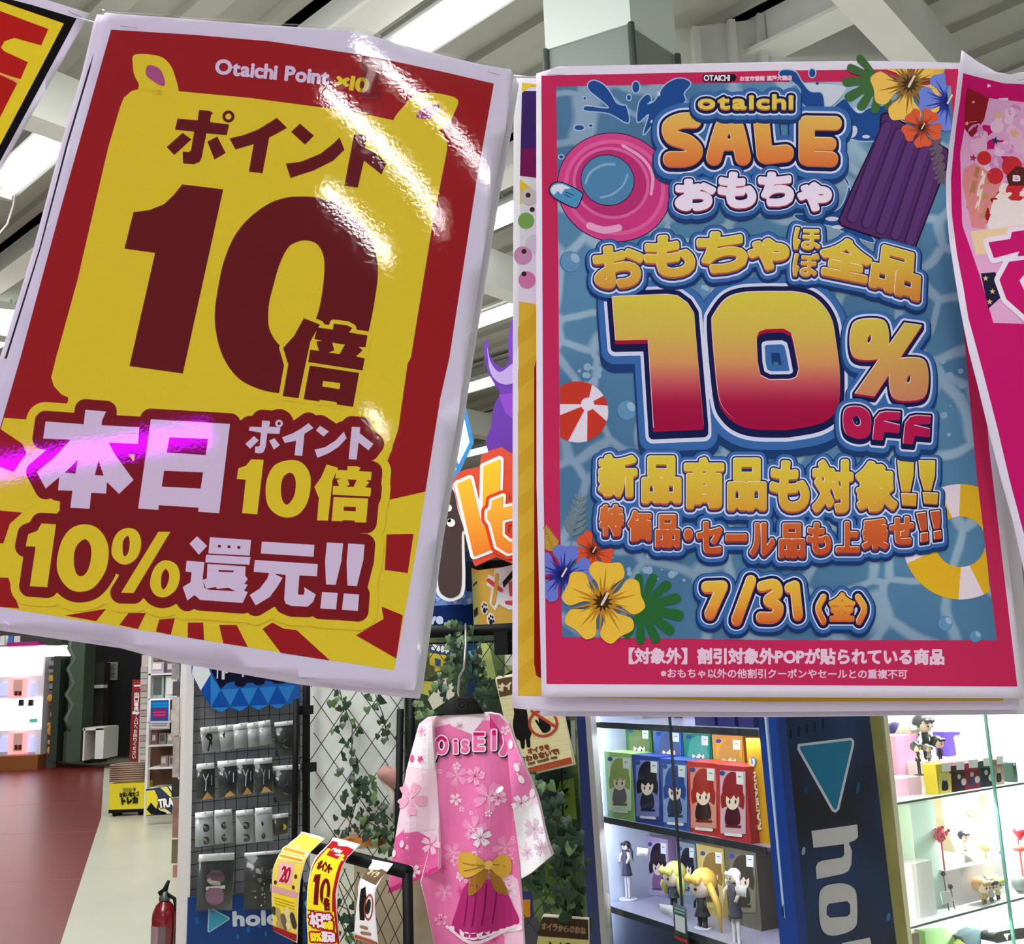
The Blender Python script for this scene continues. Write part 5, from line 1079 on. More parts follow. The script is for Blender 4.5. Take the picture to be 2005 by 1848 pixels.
# ================================================================ fence, backdrop, ivy
FF = Frame(W(570, 1500, 4.3)[:2], W(1140, 1500, 3.85)[:2]); SF = FF.surf()
fn = empty('chain_link_fence', FF.pt(FF.at(800, 1500)[0], 0, 0), 'black chain-link fence panel with rails, ivy growing over it', 'fence')
tag(sheet('cloth_backing', [(596, 1180), (792, 1180), (790, 1660), (596, 1664)], FF.surf(.05), .01, mat('backing_white', (206, 212, 204), .8, noise=.06, scale=6)), 'pale cloth sheet behind the left bay of the chain-link fence', 'backing sheet')
fm = bpy.data.materials.new('foliage_print'); fm.use_nodes = True; nt = fm.node_tree; b = nt.nodes['Principled BSDF']; b.inputs['Roughness'].default_value = .8
tc = nt.nodes.new('ShaderNodeTexCoord'); vo = nt.nodes.new('ShaderNodeTexVoronoi'); vo.inputs['Scale'].default_value = 14; nz = nt.nodes.new('ShaderNodeTexNoise'); nz.inputs['Scale'].default_value = 3.4; nz.inputs['Detail'].default_value = 5
cr = nt.nodes.new('ShaderNodeValToRGB'); el = cr.color_ramp.elements; el[0].position = .30; el[0].color = lin((10, 22, 18)) + (1,); el[1].position = .76; el[1].color = lin((124, 142, 86)) + (1,)
e1 = el.new(.47); e1.color = lin((24, 46, 32)) + (1,); e2 = el.new(.60); e2.color = lin((62, 86, 48)) + (1,)
ad = nt.nodes.new('ShaderNodeMath'); ad.operation = 'MULTIPLY_ADD'; ad.inputs[1].default_value = .12
sp = nt.nodes.new('ShaderNodeSeparateColor')
nt.links.new(tc.outputs['Object'], vo.inputs['Vector']); nt.links.new(tc.outputs['Object'], nz.inputs['Vector']); nt.links.new(vo.outputs['Color'], sp.inputs[0]); nt.links.new(sp.outputs[0], ad.inputs[0]); nt.links.new(nz.outputs['Fac'], ad.inputs[2]); nt.links.new(ad.outputs[0], cr.inputs[0]); nt.links.new(cr.outputs[0], b.inputs['Base Color'])
bd = empty('forest_backdrop', FF.pt(FF.at(950, 1500)[0], .12, 0), 'dark green forest-print backdrop behind the fence and the robe', 'backdrop')
sheet('printed_board', [(796, 1225), (1114, 1222), (1126, 1405), (1150, 1848), (1161, 2050), (780, 2050)], FF.surf(.12), .02, fm, bd, 300, smooth_=False)
zK = Z(740, 1220, .33981); a = Art(FF.surf(.12), .002, 200)
a.poly(zK((570, 120), (780, 95), (800, 250), (700, 320), (590, 330)), (176, 190, 116), 1); a.poly(zK((640, 110), (725, 100), (730, 290), (680, 300)), (104, 124, 76), 2); a.poly(zK((735, 100), (790, 100), (790, 250), (735, 240)), (222, 230, 206), 2)
a.poly(zK((255, 100), (430, 110), (420, 250), (280, 330), (240, 300)), (96, 100, 64), 1); a.poly(zK((300, 170), (395, 185), (400, 265), (330, 280), (330, 250), (300, 240)), (206, 186, 66), 2); a.poly(zK((330, 200), (365, 210), (362, 250), (335, 245)), (60, 92, 130), 3)
a.poly(zK((250, 330), (340, 340), (300, 420), (235, 400)), (190, 184, 84), 1.5); a.poly(zK((290, 135), (420, 120), (425, 180), (300, 185)), (50, 74, 110), 1.7)
a.text(line('おもちゃ', zK((310, 148))[0], zK((412, 172))[0], 13), [(1.2, 0, 0, 0, (214, 224, 226), 3)], .6)
a.poly(zK((515, 110), (575, 105), (570, 430), (520, 440)), (24, 54, 84), 1.5); a.poly(zK((525, 160), (560, 155), (558, 195), (522, 200)), (90, 170, 206), 3); a.poly(zK((300, 340), (460, 300), (440, 420), (320, 500), (290, 440)), (216, 214, 190), 1.3)
a.poly(zK((1020, 920), (1130, 890), (1150, 1150), (1060, 1180)), (106, 130, 50), 1); a.poly(zK((950, 1340), (1080, 1240), (1150, 1500), (1080, 1640), (980, 1560)), (72, 98, 40), 1); a.poly(zK((1100, 560), (1136, 560), (1142, 760), (1110, 750)), (180, 180, 170), 1); a.poly(zK((1085, 560), (1110, 555), (1118, 760), (1105, 790)), (20, 36, 28), 2)
a.poly(zK((820, 1540), (885, 1545), (900, 1700), (830, 1720)), (60, 62, 110), 1); a.poly(zK((828, 1590), (880, 1590), (880, 1690), (832, 1700)), (206, 140, 40), 2); a.poly(zK((830, 1700), (920, 1690), (940, 2100), (800, 2100)), (84, 80, 92), 1.5)
for k in range(60):
    x, y = RNG.uniform(890, 1105), RNG.uniform(860, 1680); t = RNG.uniform(0, 3.1); r = RNG.uniform(14, 34)
    a.poly(smooth(zK((x + r * math.cos(t), y + r * math.sin(t)), (x - r * .4 * math.sin(t), y + r * .4 * math.cos(t)), (x - r * math.cos(t), y - r * math.sin(t)), (x + r * .4 * math.sin(t), y - r * .4 * math.cos(t))), 3), ((24, 48, 30), (60, 88, 44), (18, 34, 26), (90, 114, 56), (34, 60, 36))[k % 5], 3 + .05 * k)
a.build('printed_artwork', INK, bd)
# chain link wires
m = MB(); u0, zt = FF.at(606, 1240); u1, zb = FF.at(1128, 1850); zt += .0; hgt = 1.5; pit = .118
zlo = min(zb, .2); zhi = FF.at(850, 1262)[1]
def wire(sgn):
    k = -30
    while k < 45:
        pts = []
        for j in range(0, 40):
            z = zlo + j * (zhi - zlo) / 39; u = u0 + k * pit + sgn * (z - zlo) * .82
            if u0 <= u <= u1: pts.append(FF.pt(u, .012 * math.sin(j * 1.4) * .3, z))
        if len(pts) > 1: m.tube([pts[0], pts[-1]], .0022, 4, cap=False)
        k += 1
wire(1); wire(-1); m.build('chain_link_mesh', mat('mesh_wire', (52, 58, 52), .5, .4), fn)
def post(name, x0, ya, x1, yb, w, Y=None, par=None, fr=FF, d=-.03):
    m = MB(); a_ = fr.at(x0, ya, d); b_ = fr.at(x1, yb, d); m.tube([fr.pt(a_[0], d, a_[1]), fr.pt(b_[0], d, b_[1])], w, 10); return m.build(name, BLACK, par)
post('post', 600, 1180, 598, 1664, .014, None, fn); post('post', 580, 1368, 576, 1700, .012, None, fn, FF, -.08)
post('post', 606, 1180, 605, 1650, .004, None, fn, FF, -.01)
post('post', 806, 1352, 798, 2000, .015, None, fn); post('post', 784, 1388, 772, 2000, .014, None, fn, FF, -.09)
post('post', 1100, 1500, 1115, 2050, .004, None, fn, FF, 0)
post('top_rail', 740, 1243, 1140, 1224, .022, None, fn)
post('top_wire', 740, 1263, 1140, 1250, .004, None, fn)
m = MB(); u, z = FF.at(984, 1246, -.03); FF.box(m, u - .028, u + .028, -.05, 0, z - .07, z + .02); m.build('rail_clamp', BLACK, fn)
m = MB()
for x, y in ((604, 1502), (598, 1390)): u, z = FF.at(x, y, -.03); FF.box(m, u - .02, u + .02, -.05, 0, z - .018, z + .018)
m.build('hinge_clamp', BLACK, fn)
# ivy
IVY = mat('ivy_leaf', (34, 60, 40), .5, noise=.35, scale=25); IVY2 = mat('ivy_leaf_light', (86, 116, 68), .5, noise=.25, scale=25); STEM = mat('ivy_stem', (70, 74, 44), .7)
def ivy(pts, n, label, d=-.05, spread=14, size=.026, light=.2, par=None):
    P = [FF.pt(FF.at(x, y, d)[0], d, FF.at(x, y, d)[1]) for x, y in pts]
    e = empty('ivy_strand', P[0], label, 'ivy', 'artificial ivy on the fence')
    m = MB(); m.tube(P, .0025, 5); m.build('stem', STEM, e); m = MB(); rr = random.Random(int(pts[0][0] * 7 + pts[0][1]))
    for k in range(int(n * 1.25)):
        t = rr.random() * (len(P) - 1); i = int(t); c = P[i].lerp(P[min(i + 1, len(P) - 1)], t - i)
        c = c + FF.u * rr.gauss(0, spread * .0019) + Vector((0, 0, rr.gauss(0, spread * .0019))) - FF.n * rr.uniform(0, .05)
        s = size * rr.uniform(.7, 1.25); ang = rr.gauss(0, .7)
        ax = (FF.u * math.cos(ang) + Vector((0, 0, math.sin(ang)))); dn = (FF.u * math.sin(ang) - Vector((0, 0, math.cos(ang)))); nn = -FF.n
        tl = rr.uniform(-.5, .5); dn = (dn + nn * tl).normalized(); ax = (ax + nn * rr.uniform(-.4, .4)).normalized()
        v = [c + nn * .004 * 0, c - ax * s * .35 - dn * s * .22, c - ax * s * .62 + dn * s * .12, c - ax * s * .45 + dn * s * .5, c + dn * s * 1.1, c + ax * s * .45 + dn * s * .5, c + ax * s * .62 + dn * s * .12, c + ax * s * .35 - dn * s * .22, c + dn * s * .4 + nn * s * .16]
        m.add(v, [(0, 1, 2, 8), (2, 3, 8), (3, 4, 8), (4, 5, 8), (5, 6, 8), (6, 7, 0, 8)], 1 if rr.random() < light else 0, True)
    m.build('leaves', [IVY, IVY2], e)
ivy([(660, 1330), (672, 1380), (690, 1420), (688, 1480), (700, 1560), (680, 1630)], 42, 'ivy strand hanging down the middle of the pale cloth backing', -.03)
ivy([(735, 1360), (750, 1400), (760, 1450)], 12, 'short ivy sprig at the upper right of the pale cloth backing', -.03, 10)
ivy([(690, 1530), (720, 1540), (740, 1580), (770, 1610)], 40, 'dense ivy clump beside the pink plush tip on the fence', -.04, 16)
ivy([(705, 1600), (740, 1620), (775, 1650)], 30, 'ivy clump low on the fence left of the robe sleeve', -.04, 16)
ivy([(905, 1228), (900, 1270), (884, 1310), (870, 1370)], 46, 'ivy strand tumbling from the top rail behind the black hanger', -.08, 13, .026, .35)
ivy([(925, 1240), (930, 1290), (950, 1330), (935, 1380)], 36, 'ivy strand right of the black hanger, hanging from the top rail', -.06, 13, .026, .15)
ivy([(812, 1350), (825, 1390), (835, 1400)], 10, 'small pale ivy sprig above the left shoulder of the robe', -.08, 7, .03, .8)
ivy([(1050, 1520), (1075, 1560), (1100, 1620), (1090, 1700), (1120, 1770)], 54, 'long ivy strand between the robe and the blue display case', -.04, 16, .034, .15)
ivy([(1110, 1600), (1130, 1660), (1120, 1740), (1135, 1790)], 36, 'ivy strand close along the left edge of the blue display case', -.02, 12, .034, .1)
ivy([(610, 1750), (640, 1760), (680, 1780), (700, 1840)], 36, 'low ivy behind the small hanging leaflets', .05, 18, .03, .1)
ivy([(790, 1800), (810, 1830), (815, 1880)], 12, 'ivy sprig at the bottom between the black posts under the robe', -.1, 10, .03, .3)
# small things on the fence
e = empty('plush_tail', FF.pt(FF.at(755, 1540, -.1)[0], -.1, FF.at(755, 1540, -.1)[1]), 'dusty pink plush tip with a pale lining poking out beside the robe', 'plush')
sheet('outer_cloth', smooth(q3((1525, 0)) + [(738, 1510), (752, 1500), (760, 1506), (775, 1500), (780, 1535), (776, 1545), (755, 1528), (741, 1520)][0:0], 2) if False else [(737, 1512), (750, 1498), (764, 1506), (776, 1502), (778, 1538), (772, 1546), (752, 1530), (741, 1524)], FF.surf(-.10), .03, mat('plush_pink', (176, 132, 126), .9), e, 200)
sheet('lining', [(748, 1504), (772, 1544), (774, 1600), (764, 1580), (758, 1550), (742, 1526)], FF.surf(-.085), .02, mat('plush_cream', (206, 196, 186), .9), e, 200)
m = MB(); ua, za = FF.at(658, 1648, -.02); ub, zb2 = FF.at(742, 1640, -.02); FF.box(m, ua, ub, -.03, .04, za - .012, za + .014)
tag(m.build('wooden_strip', mat('orange_wood', (190, 116, 48), .6, noise=.15, scale=8)), 'orange wooden strip along the foot of the pale cloth backing', 'plank')
# rail with leaflets in front
FG = Frame(W(560, 1640, 3.7)[:2], W(790, 1700, 3.25)[:2])
e = empty('low_barrier', FG.pt(FG.at(670, 1700)[0], 0, 0), 'low black barrier with a round rail and chain-link, holding three hanging leaflets', 'barrier')
m = MB(); ra = W(588, 1652, 3.62); rb = W(800, 1708, 3.2); dd = (rb - ra)
m.tube([ra, rb], .020, 10); m.build('rail', BLACK, e)
for t in (-.02, .99):
    m = MB(); p = ra + dd * t; m.tube([p, (p.x, p.y, 0)], .016, 10); m.build('post', BLACK, e)
m = MB(); L = dd.length; du = dd.normalized(); z_lo = .15
for s_ in (1, -1):
    for k in range(-20, 24):
        a_ = k * .075; P = []
        for j in range(2):
            h = .04 + j * .75; u = a_ + s_ * h * .8
            P.append((u, h))
        (ua, ha), (ub, hb) = P; t0 = max(0, min(1, (0 - ua) / (ub - ua))); t1 = max(0, min(1, (L - ua) / (ub - ua))); lo, hi = min(t0, t1), max(t0, t1)
        if hi - lo < .02: continue
        pa, pb = [ra + du * (ua + (ub - ua) * t) - Vector((0, 0, ha + (hb - ha) * t)) for t in (lo, hi)]
        m.tube([pa, pb], .0018, 4, cap=False)
m.build('chain_link_mesh', mat('mesh_wire', (52, 58, 52), .5, .4), e)
rb = ra + dd * .78; m = MB(); n_ = Vector((-du.y, du.x, 0)).normalized() * (.45); m.hexa([ra + n_ * .5 - Vector((0, 0, 1.2)), rb + n_ * .5 - Vector((0, 0, 1.1)), rb + n_ * .55 - Vector((0, 0, 1.1)), ra + n_ * .55 - Vector((0, 0, 1.2)), ra + n_ * .5 - Vector((0, 0, .07)), rb + n_ * .5 - Vector((0, 0, .09)), rb + n_ * .55 - Vector((0, 0, .09)), ra + n_ * .55 - Vector((0, 0, .07))])
tag(m.build('board', mat('beige_board', (150, 136, 112), .8, noise=.15, scale=7)), 'beige board standing behind the low black barrier', 'board')
def leaflet(out, dpt, label, paint, name='hanging_leaflet'):
    FGx = Frame(W(560, 1640, 3.6 - dpt)[:2], W(790, 1700, 3.16 - dpt)[:2]); yt = min(y for x, y in out)
    S = FGx.surf(0, lambda x, y: .05 * math.exp(-((y - yt - 5) / 26.0) ** 2) - .012 * math.sin((y - yt) / 55.0))
    c = (sum(x for x, y in out) / len(out), yt); e = empty(name, S(*c, 0), label, 'leaflet')
    sheet('paper_sheet', out, S, .001, PAPER, e, 14); a = Art(S, .0006, 14); paint(a); a.build('printed_artwork', INK, e)
def pA(a):
    f = lambda *p: q3(*p)
    a.poly(f((830, 300), (1008, 352), (935, 640), (870, 1140), (700, 1050), (712, 790), (725, 560), (775, 380)), (238, 210, 84), 1)
    for k, (x, y) in enumerate(((790, 420), (825, 412), (860, 418), (895, 425), (930, 440), (775, 465), (815, 462), (850, 470), (885, 480), (920, 492))): a.text([fit('ャンペーインポトクス'[k], [t for t in (f((x - 15, y - 18))[0][0], f((x, y - 18))[0][1], f((x + 15, y))[0][0], f((x, y + 16))[0][1])])], [(.3, 0, 0, 0, (200, 150, 40), 2)], .6) if False else None
    for y in (410, 460): a.text([Stroke(f((770, y), (940, y + 36)), 4)], [(1.4, 0, 0, 0, (246, 232, 150), 1.8), (-1.5, 0, 0, 0, (206, 160, 60), 2)], .8)
    a.poly(f((770, 500), (890, 520), (875, 690), (755, 665)), (236, 180, 176), 2); a.text(line('20', f((775, 655))[0], f((845, 672))[0], 44, .04), [(2.4, 0, 0, 0, (244, 226, 214), 3), (1.2, 0, 0, 0, (176, 26, 60), 3.4)], .8)
    a.poly(f((722, 690), (930, 750), (900, 790), (716, 745)), (214, 160, 160), 2); a.poly(f((720, 745), (905, 800), (870, 905), (716, 850)), (240, 216, 50), 2.2)
    for k in range(3): a.text([Stroke(f((735, 785 + k * 24), (880, 832 + k * 24)), 1)], [(0, 0, 0, 0, (190, 150, 40), 3)], .7)
    for k in range(22): a.poly(ell(*f((720 + (k * 37) % 150, 890 + (k * 61) % 130))[0], 5, 9, n=10), ((70, 60, 46), (176, 156, 104), (110, 96, 84), (222, 206, 160))[k % 4], 3 + .05 * k)
    a.poly(f((700, 1010), (880, 1085), (868, 1140), (700, 1052)), (156, 30, 36), 4.5)
    for x, y in ((745, 665), (905, 620), (885, 705)): a.poly(ell(*f((x, y))[0], 3, 4), (90, 40, 30), 3)
leaflet(q3((830, 288), (1022, 340), (985, 440), (940, 650), (905, 900), (872, 1152), (694, 1055), (706, 800), (722, 560), (770, 370)), .02, 'yellow leaflet with a red 20, leftmost of the three hung over the barrier', pA)
def pB(a):
    f = lambda *p: q3(*p)
    a.poly(f((1068, 358), (1282, 425), (1215, 760), (1208, 1200), (975, 1200), (985, 900), (1010, 640), (1040, 460)), RED, 1)
    a.poly(f((1060, 450), (1240, 500), (1190, 760), (1180, 900), (985, 880), (1010, 640)), YEL, 2)
    a.poly(f((1070, 400), (1095, 405), (1095, 470), (1060, 460)), YEL, 2.2); a.poly(f((1215, 450), (1245, 465), (1235, 520), (1205, 505)), YEL, 2.2)
    a.text(line('Point', f((1108, 428))[0], f((1200, 450))[0], 9), [(.5, 0, 0, 0, WHT, 3)], .6)
    a.text([fit(c, (f((1068 + k * 30, 500 + k * 9))[0][0], f((0, 500 + k * 9))[0][1], f((1094 + k * 30, 0))[0][0], f((0, 562 + k * 9))[0][1])) for k, c in enumerate('ポイント')], [(1.1, 0, 0, 0, DRED, 3)], .6)
    a.poly(f((1055, 605), (1100, 600), (1075, 845), (1040, 840), (1058, 660), (1040, 660)), DRED, 3)
    a.poly(ell(*f((1135, 740))[0], 10, 27, 6), DRED, 3, (ell(*f((1136, 740))[0], 3.6, 18, 6),)); a.text([fit('倍', (*f((1122, 790))[0], *f((1166, 885))[0]))], [(3, 0, 0, 0, YEL, 3.4), (1.2, 0, 0, 0, DRED, 3.8)], .7)
    a.poly(f((985, 890), (1195, 900), (1195, 1200), (960, 1200)), YEL, 2.4)
    g = [fit('本', (*f((1002, 905))[0], *f((1052, 1015))[0])), fit('日', (*f((1058, 915))[0], *f((1100, 1025))[0]))]; h = [fit(c, (*f((1108 + 17 * k, 918))[0], *f((1124 + 17 * k, 960))[0])) for k, c in enumerate('ポイント')] ; i = line('10倍', f((1108, 1030))[0], f((1178, 1032))[0], 17); j = line('10%', f((995, 1130))[0], f((1075, 1132))[0], 22, .05); k_ = line('還元!!', f((1080, 1130))[0], f((1180, 1134))[0], 22, .1)
    a.text(g + h + i + j + k_, [(4.5, 0, 0, 0, RED, 4)], 1); a.text(g + h + k_, [(1.3, 0, 0, 0, WHT, 5)], .6); a.text(i + j, [(1.3, 0, 0, 0, YEL, 5)], .6)
leaflet(q3((1072, 335), (1300, 390), (1275, 470), (1235, 700), (1215, 900), (1208, 1210), (958, 1210), (970, 980), (995, 700), (1030, 440)), .05, 'small red and yellow leaflet, middle of three on the low barrier', pB)
def pC(a):
    f = lambda *p: q3(*p)
    a.poly(f((1372, 545), (1540, 600), (1515, 690), (1372, 640)), (104, 82, 58), 1); a.text(line('オイラ', f((1390, 610))[0], f((1490, 638))[0], 10), [(.6, 0, 0, 0, (206, 186, 150), 2)], .6)
    a.poly(f((1408, 720), (1440, 700), (1458, 780), (1455, 900), (1440, 965), (1405, 960), (1402, 850)), (28, 24, 22), 1); c = f((1478, 860))[0]
    a.poly(ell(*c, 9, 26, 4), (150, 70, 50), 2, (ell(*c, 6.6, 22, 4),)); a.poly(ell(*f((1475, 855))[0], 4.5, 15, 8), (40, 34, 30), 2.2)
    for y, w_ in ((1020, 40), (1068, 62)): a.text([Stroke(f((1415, y - 6), (1415 + w_, y + 6)), 3)], [(0, 0, 0, 0, (150, 116, 84), 2)], .8)
    a.poly(f((1358, 1072), (1530, 1140), (1530, 1160), (1350, 1105)), (176, 84, 52), 2)
leaflet(q3((1378, 510), (1545, 545), (1535, 620), (1520, 760), (1530, 1000), (1532, 1160), (1345, 1110), (1370, 950), (1390, 760), (1368, 640)), .085, 'cream leaflet with a black figure and a no-touching ring, rightmost on the barrier', pC)
for o in list(COL.objects):
    pass

# ================================================================ robe on its hanger
FK = Frame(W(760, 1500, 3.42)[:2], W(1080, 1500, 3.30)[:2])
kb = empty('robe', FK.pt(FK.at(915, 1400)[0], 0, FK.at(915, 1400)[1]), 'pink cherry-blossom happi robe with wide sleeves on a black hanger', 'robe')
def kbend(x, y):
    return .024 * math.sin((x - 870) / 19.0 + (y - 1400) / 260.0) * min(1, max(0, (y - 1420) / 200)) + .00008 * abs(x - 905) ** 1.25
SK = FK.surf(0, kbend); SKs = FK.surf(-.012, lambda x, y: kbend(x, y) * .4 + .016 * math.sin((x + .25 * y) / 15.0))
CLOTH = mat('pink_cloth', (244, 214, 226), .8)
body = zK((330, 540), (390, 528), (500, 520), (640, 513), (700, 540), (745, 600), (770, 900), (790, 1400), (810, 1600), (840, 1950), (850, 2150), (300, 2150), (310, 1848), (270, 1600), (245, 1490), (320, 1200), (300, 850), (235, 600))
lslv = zK((228, 582), (290, 540), (345, 535), (318, 600), (330, 850), (345, 1150), (350, 1420), (265, 1465), (130, 1530), (45, 1568), (90, 1220), (150, 850))
rslv = zK((640, 513), (690, 525), (740, 580), (830, 790), (920, 1050), (1003, 1340), (885, 1440), (815, 1485), (790, 1250), (770, 950), (735, 700), (690, 600))
sheet('body', body, SK, .02, CLOTH, kb, 12); sheet('sleeve', lslv, SKs, .03, CLOTH, kb, 12); sheet('sleeve', rslv, SKs, .03, CLOTH, kb, 12)
def blossom(a, c, R, rot, col, core, lay, cl=None):
    for k in range(5):
        t = math.radians(rot + 72 * k); P = [(c[0] + R * rr * math.cos(t + d_), c[1] + R * rr * math.sin(t + d_)) for rr, d_ in ((.08, 0), (.6, -.45), (.95, -.22), (.85, 0), (.95, .22), (.6, .45))]
        a.poly(smooth(P, 3), col, lay + .03 * k, clip=cl)
    for k in range(5):
        t = math.radians(rot + 72 * k); a.text([Stroke([c, (c[0] + R * .5 * math.cos(t), c[1] + R * .5 * math.sin(t))], max(R * .02, .5))], [(0, 0, 0, 0, core, lay + .4)], max(.6, R * .03))
ak = Art(SK, .0012, 12)
PK, HP, LP, DP = (232, 122, 176), (214, 56, 132), (246, 196, 218), (176, 40, 104)
ak.poly(zK((325, 600), (500, 560), (700, 560), (740, 620), (770, 900), (790, 1400), (815, 1640), (845, 2000), (848, 2140), (310, 2140), (312, 1848), (272, 1600), (250, 1490), (322, 1200), (304, 850)), PK, .5)
ak.poly(zK((390, 535), (640, 520), (600, 560), (540, 640), (420, 590)), (240, 226, 234), 1)
ak.poly(zK((640, 520), (690, 545), (740, 620), (750, 760), (700, 700), (640, 600)), HP, 1)
for x, y, r, t, c, cc in ((470, 590, 26, 20, (226, 196, 210), (180, 130, 150)), (560, 880, 60, 0, (240, 164, 200), HP), (690, 1010, 48, 30, (246, 206, 224), HP), (600, 1230, 62, 50, (236, 226, 238), (190, 150, 180)), (440, 1020, 40, 10, (248, 216, 230), PK), (740, 1560, 52, 15, (240, 214, 228), (190, 140, 170)), (350, 1720, 40, 45, (240, 170, 200), HP), (520, 1700, 56, 0, (234, 130, 170), DP), (790, 1760, 40, 25, (242, 206, 222), PK), (650, 1420, 40, 70, (246, 210, 226), HP)):
    blossom(ak, zK((x, y))[0], r * .34, t, c, cc, 2)
ak.poly(smooth(zK((640, 1500), (760, 1470), (800, 1560), (830, 1900), (760, 2000), (690, 1800)), 4), (238, 196, 218), .9)
for x, y, r, t in ((640, 1000, 96, 12), (450, 880, 70, 40), (560, 1180, 84, 60), (420, 1330, 64, 5), (720, 1300, 70, 33), (370, 1560, 58, 20)): blossom(ak, zK((x, y))[0], r * .34, t, (238, 150, 194), (246, 206, 224), 1.1)
for k in range(34):
    x, y = RNG.uniform(330, 790), RNG.uniform(820, 1980); blossom(ak, zK((x, y))[0], RNG.uniform(4, 12), RNG.uniform(0, 72), ((250, 222, 236), (242, 186, 214), (250, 232, 240), (226, 96, 158))[k % 4], ((226, 130, 176), HP)[k % 2], 1.3 + .01 * k)
GO, GD = (212, 168, 66), (160, 112, 40)
ak.poly(smooth(zK((520, 1490), (640, 1478), (715, 1540), (760, 1640), (800, 1740), (700, 1780), (560, 1800), (420, 1770), (450, 1650)), 4), (178, 44, 116), 3.6)
for k in range(9): ak.poly(ell(*zK((425 + k * 46, 1772 + 22 * math.sin(k * .42)))[0], 9.5, 7), (246, 232, 240), 3.5)
for x in (520, 570, 620, 670): ak.text([Stroke(smooth(zK((x + 10, 1500), (x, 1620), (x - 16, 1735)), 4, False), 1.2)], [(0, 0, 0, 0, (124, 20, 78), 3.9)], 1)
ak.poly(smooth(zK((610, 1410), (540, 1470), (530, 1560), (590, 1530), (640, 1440)), 4), GD, 4); ak.poly(smooth(zK((650, 1410), (700, 1480), (735, 1580), (665, 1540)), 4), GD, 4)
ak.poly(smooth(zK((628, 1385), (560, 1320), (470, 1325), (452, 1400), (490, 1460), (570, 1440)), 4), GO, 4.3); ak.poly(smooth(zK((650, 1385), (700, 1340), (745, 1370), (750, 1440), (710, 1480), (660, 1430)), 4), GO, 4.3)
for P_ in (((490, 1380), (560, 1385), (625, 1390)), ((735, 1420), (690, 1400), (655, 1390)), ((500, 1425), (570, 1405), (625, 1395))): ak.text([Stroke(smooth(zK(*P_), 4, False), 1)], [(0, 0, 0, 0, GD, 4.6)], .9)
ak.poly(ell(*zK((640, 1390))[0], 7, 9), (228, 188, 88), 4.8)
ak.text([Stroke(smooth(zK((385, 1760), (470, 1800), (600, 1830), (780, 1760)), 4, False), 3)], [(0, 0, 0, 0, (246, 226, 236), 5)], 1)
LT = [Stroke(smooth(zK((262, 745), (290, 790), (318, 770), (322, 700)), 4, False), 4)]
for ch, q in (('O', (325, 645, 408, 760)), ('i', (432, 665, 465, 755)), ('s', (478, 668, 530, 752)), ('E', (548, 625, 620, 738)), ('l', (652, 612, 682, 735))): (x0, y0), (x1, y1) = zK((q[0], q[1]), (q[2], q[3])); LT.append(fit(ch, (x0 + 3, y0 + 3, x1 - 3, y1 - 3)))
LT.append(Stroke(smooth(zK((735, 650), (738, 700), (715, 750)), 4, False), 4))
LT = [h if isinstance(h, Stroke) else h for h in LT]
ak.text(LT, [(4.4, 0, 2, 2.4, (40, 24, 40), 6), (4.2, 0, 0, 0, (246, 226, 236), 6.4), (1.7, 0, 0, 0, lambda x, y: (206, 20, 110) if (x < 900 and y < 1452) or y < 1440 else (236, 110, 170), 6.8)], .8)
ak.build('printed_pattern', INK, kb)
as_ = Art(SKs, .0012, 12)
as_.poly(zK((88, 1240), (150, 1190), (230, 1200), (343, 1280), (348, 1418), (265, 1463), (130, 1528), (47, 1564)), (232, 104, 164), .6); as_.poly(zK((60, 1530), (200, 1460), (347, 1400), (349, 1418), (265, 1464), (130, 1529), (47, 1565)), HP, .8)
as_.poly(zK((150, 860), (330, 860), (340, 1190), (120, 1210), (100, 1180)), (244, 214, 228), .6); as_.poly(zK((235, 590), (318, 560), (325, 840), (160, 830)), (240, 232, 238), .6)
for x, y, r, t, c, cc in ((190, 1010, 105, 10, (240, 170, 200), LP), (250, 620, 36, 40, (246, 200, 218), PK), (300, 1280, 62, 70, (246, 198, 220), (230, 140, 180)), (200, 1430, 42, 20, (250, 232, 240), PK), (250, 780, 22, 10, (226, 90, 160), HP)): blossom(as_, zK((x, y))[0], r * .34, t, c, cc, 2)
for x, y in ((140, 1270), (108, 1430), (85, 1330), (190, 780)): as_.poly(ell(*zK((x, y))[0], 4.5, 7.5, 10), (250, 232, 240) if y > 900 else (232, 84, 150), 3)
as_.poly(zK((640, 520), (690, 530), (738, 585), (828, 795), (880, 930), (860, 1050), (780, 1060), (735, 700)), (238, 130, 184), .6); as_.poly(zK((775, 1060), (870, 1020), (925, 1075), (998, 1338), (885, 1436), (818, 1480)), (242, 240, 244), .6)
for x, y, r, t, c, cc in ((820, 1040, 56, 20, (250, 240, 246), (220, 120, 170)), (890, 1190, 66, 0, (222, 196, 214), (190, 150, 176)), (940, 1290, 50, 40, (224, 200, 216), (190, 150, 176)), (850, 1330, 40, 10, (230, 206, 220), (196, 150, 180)), (725, 620, 30, 10, (246, 216, 230), PK)): blossom(as_, zK((x, y))[0], r * .34, t, c, cc, 2)
for x, y, t in ((825, 900, 5), (760, 700, 30), (880, 985, 40), (700, 960, 80), (800, 830, 10)): as_.poly(ell(*zK((x, y))[0], 5, 9, t - 30), (250, 238, 244), 3)
as_.build('sleeve_pattern', INK, kb)
hg = empty('coat_hanger', FK.pt(FK.at(905, 1380)[0], 0, FK.at(905, 1380)[1]), 'wide black plastic hanger with a wire hook, holding the pink robe', 'hanger')
sheet('shoulder_bar', zK((338, 530), (345, 520), (430, 440), (470, 425), (530, 425), (560, 440), (600, 500), (608, 520), (500, 526)), FK.surf(-.006), .02, BLACK, hg, 60)
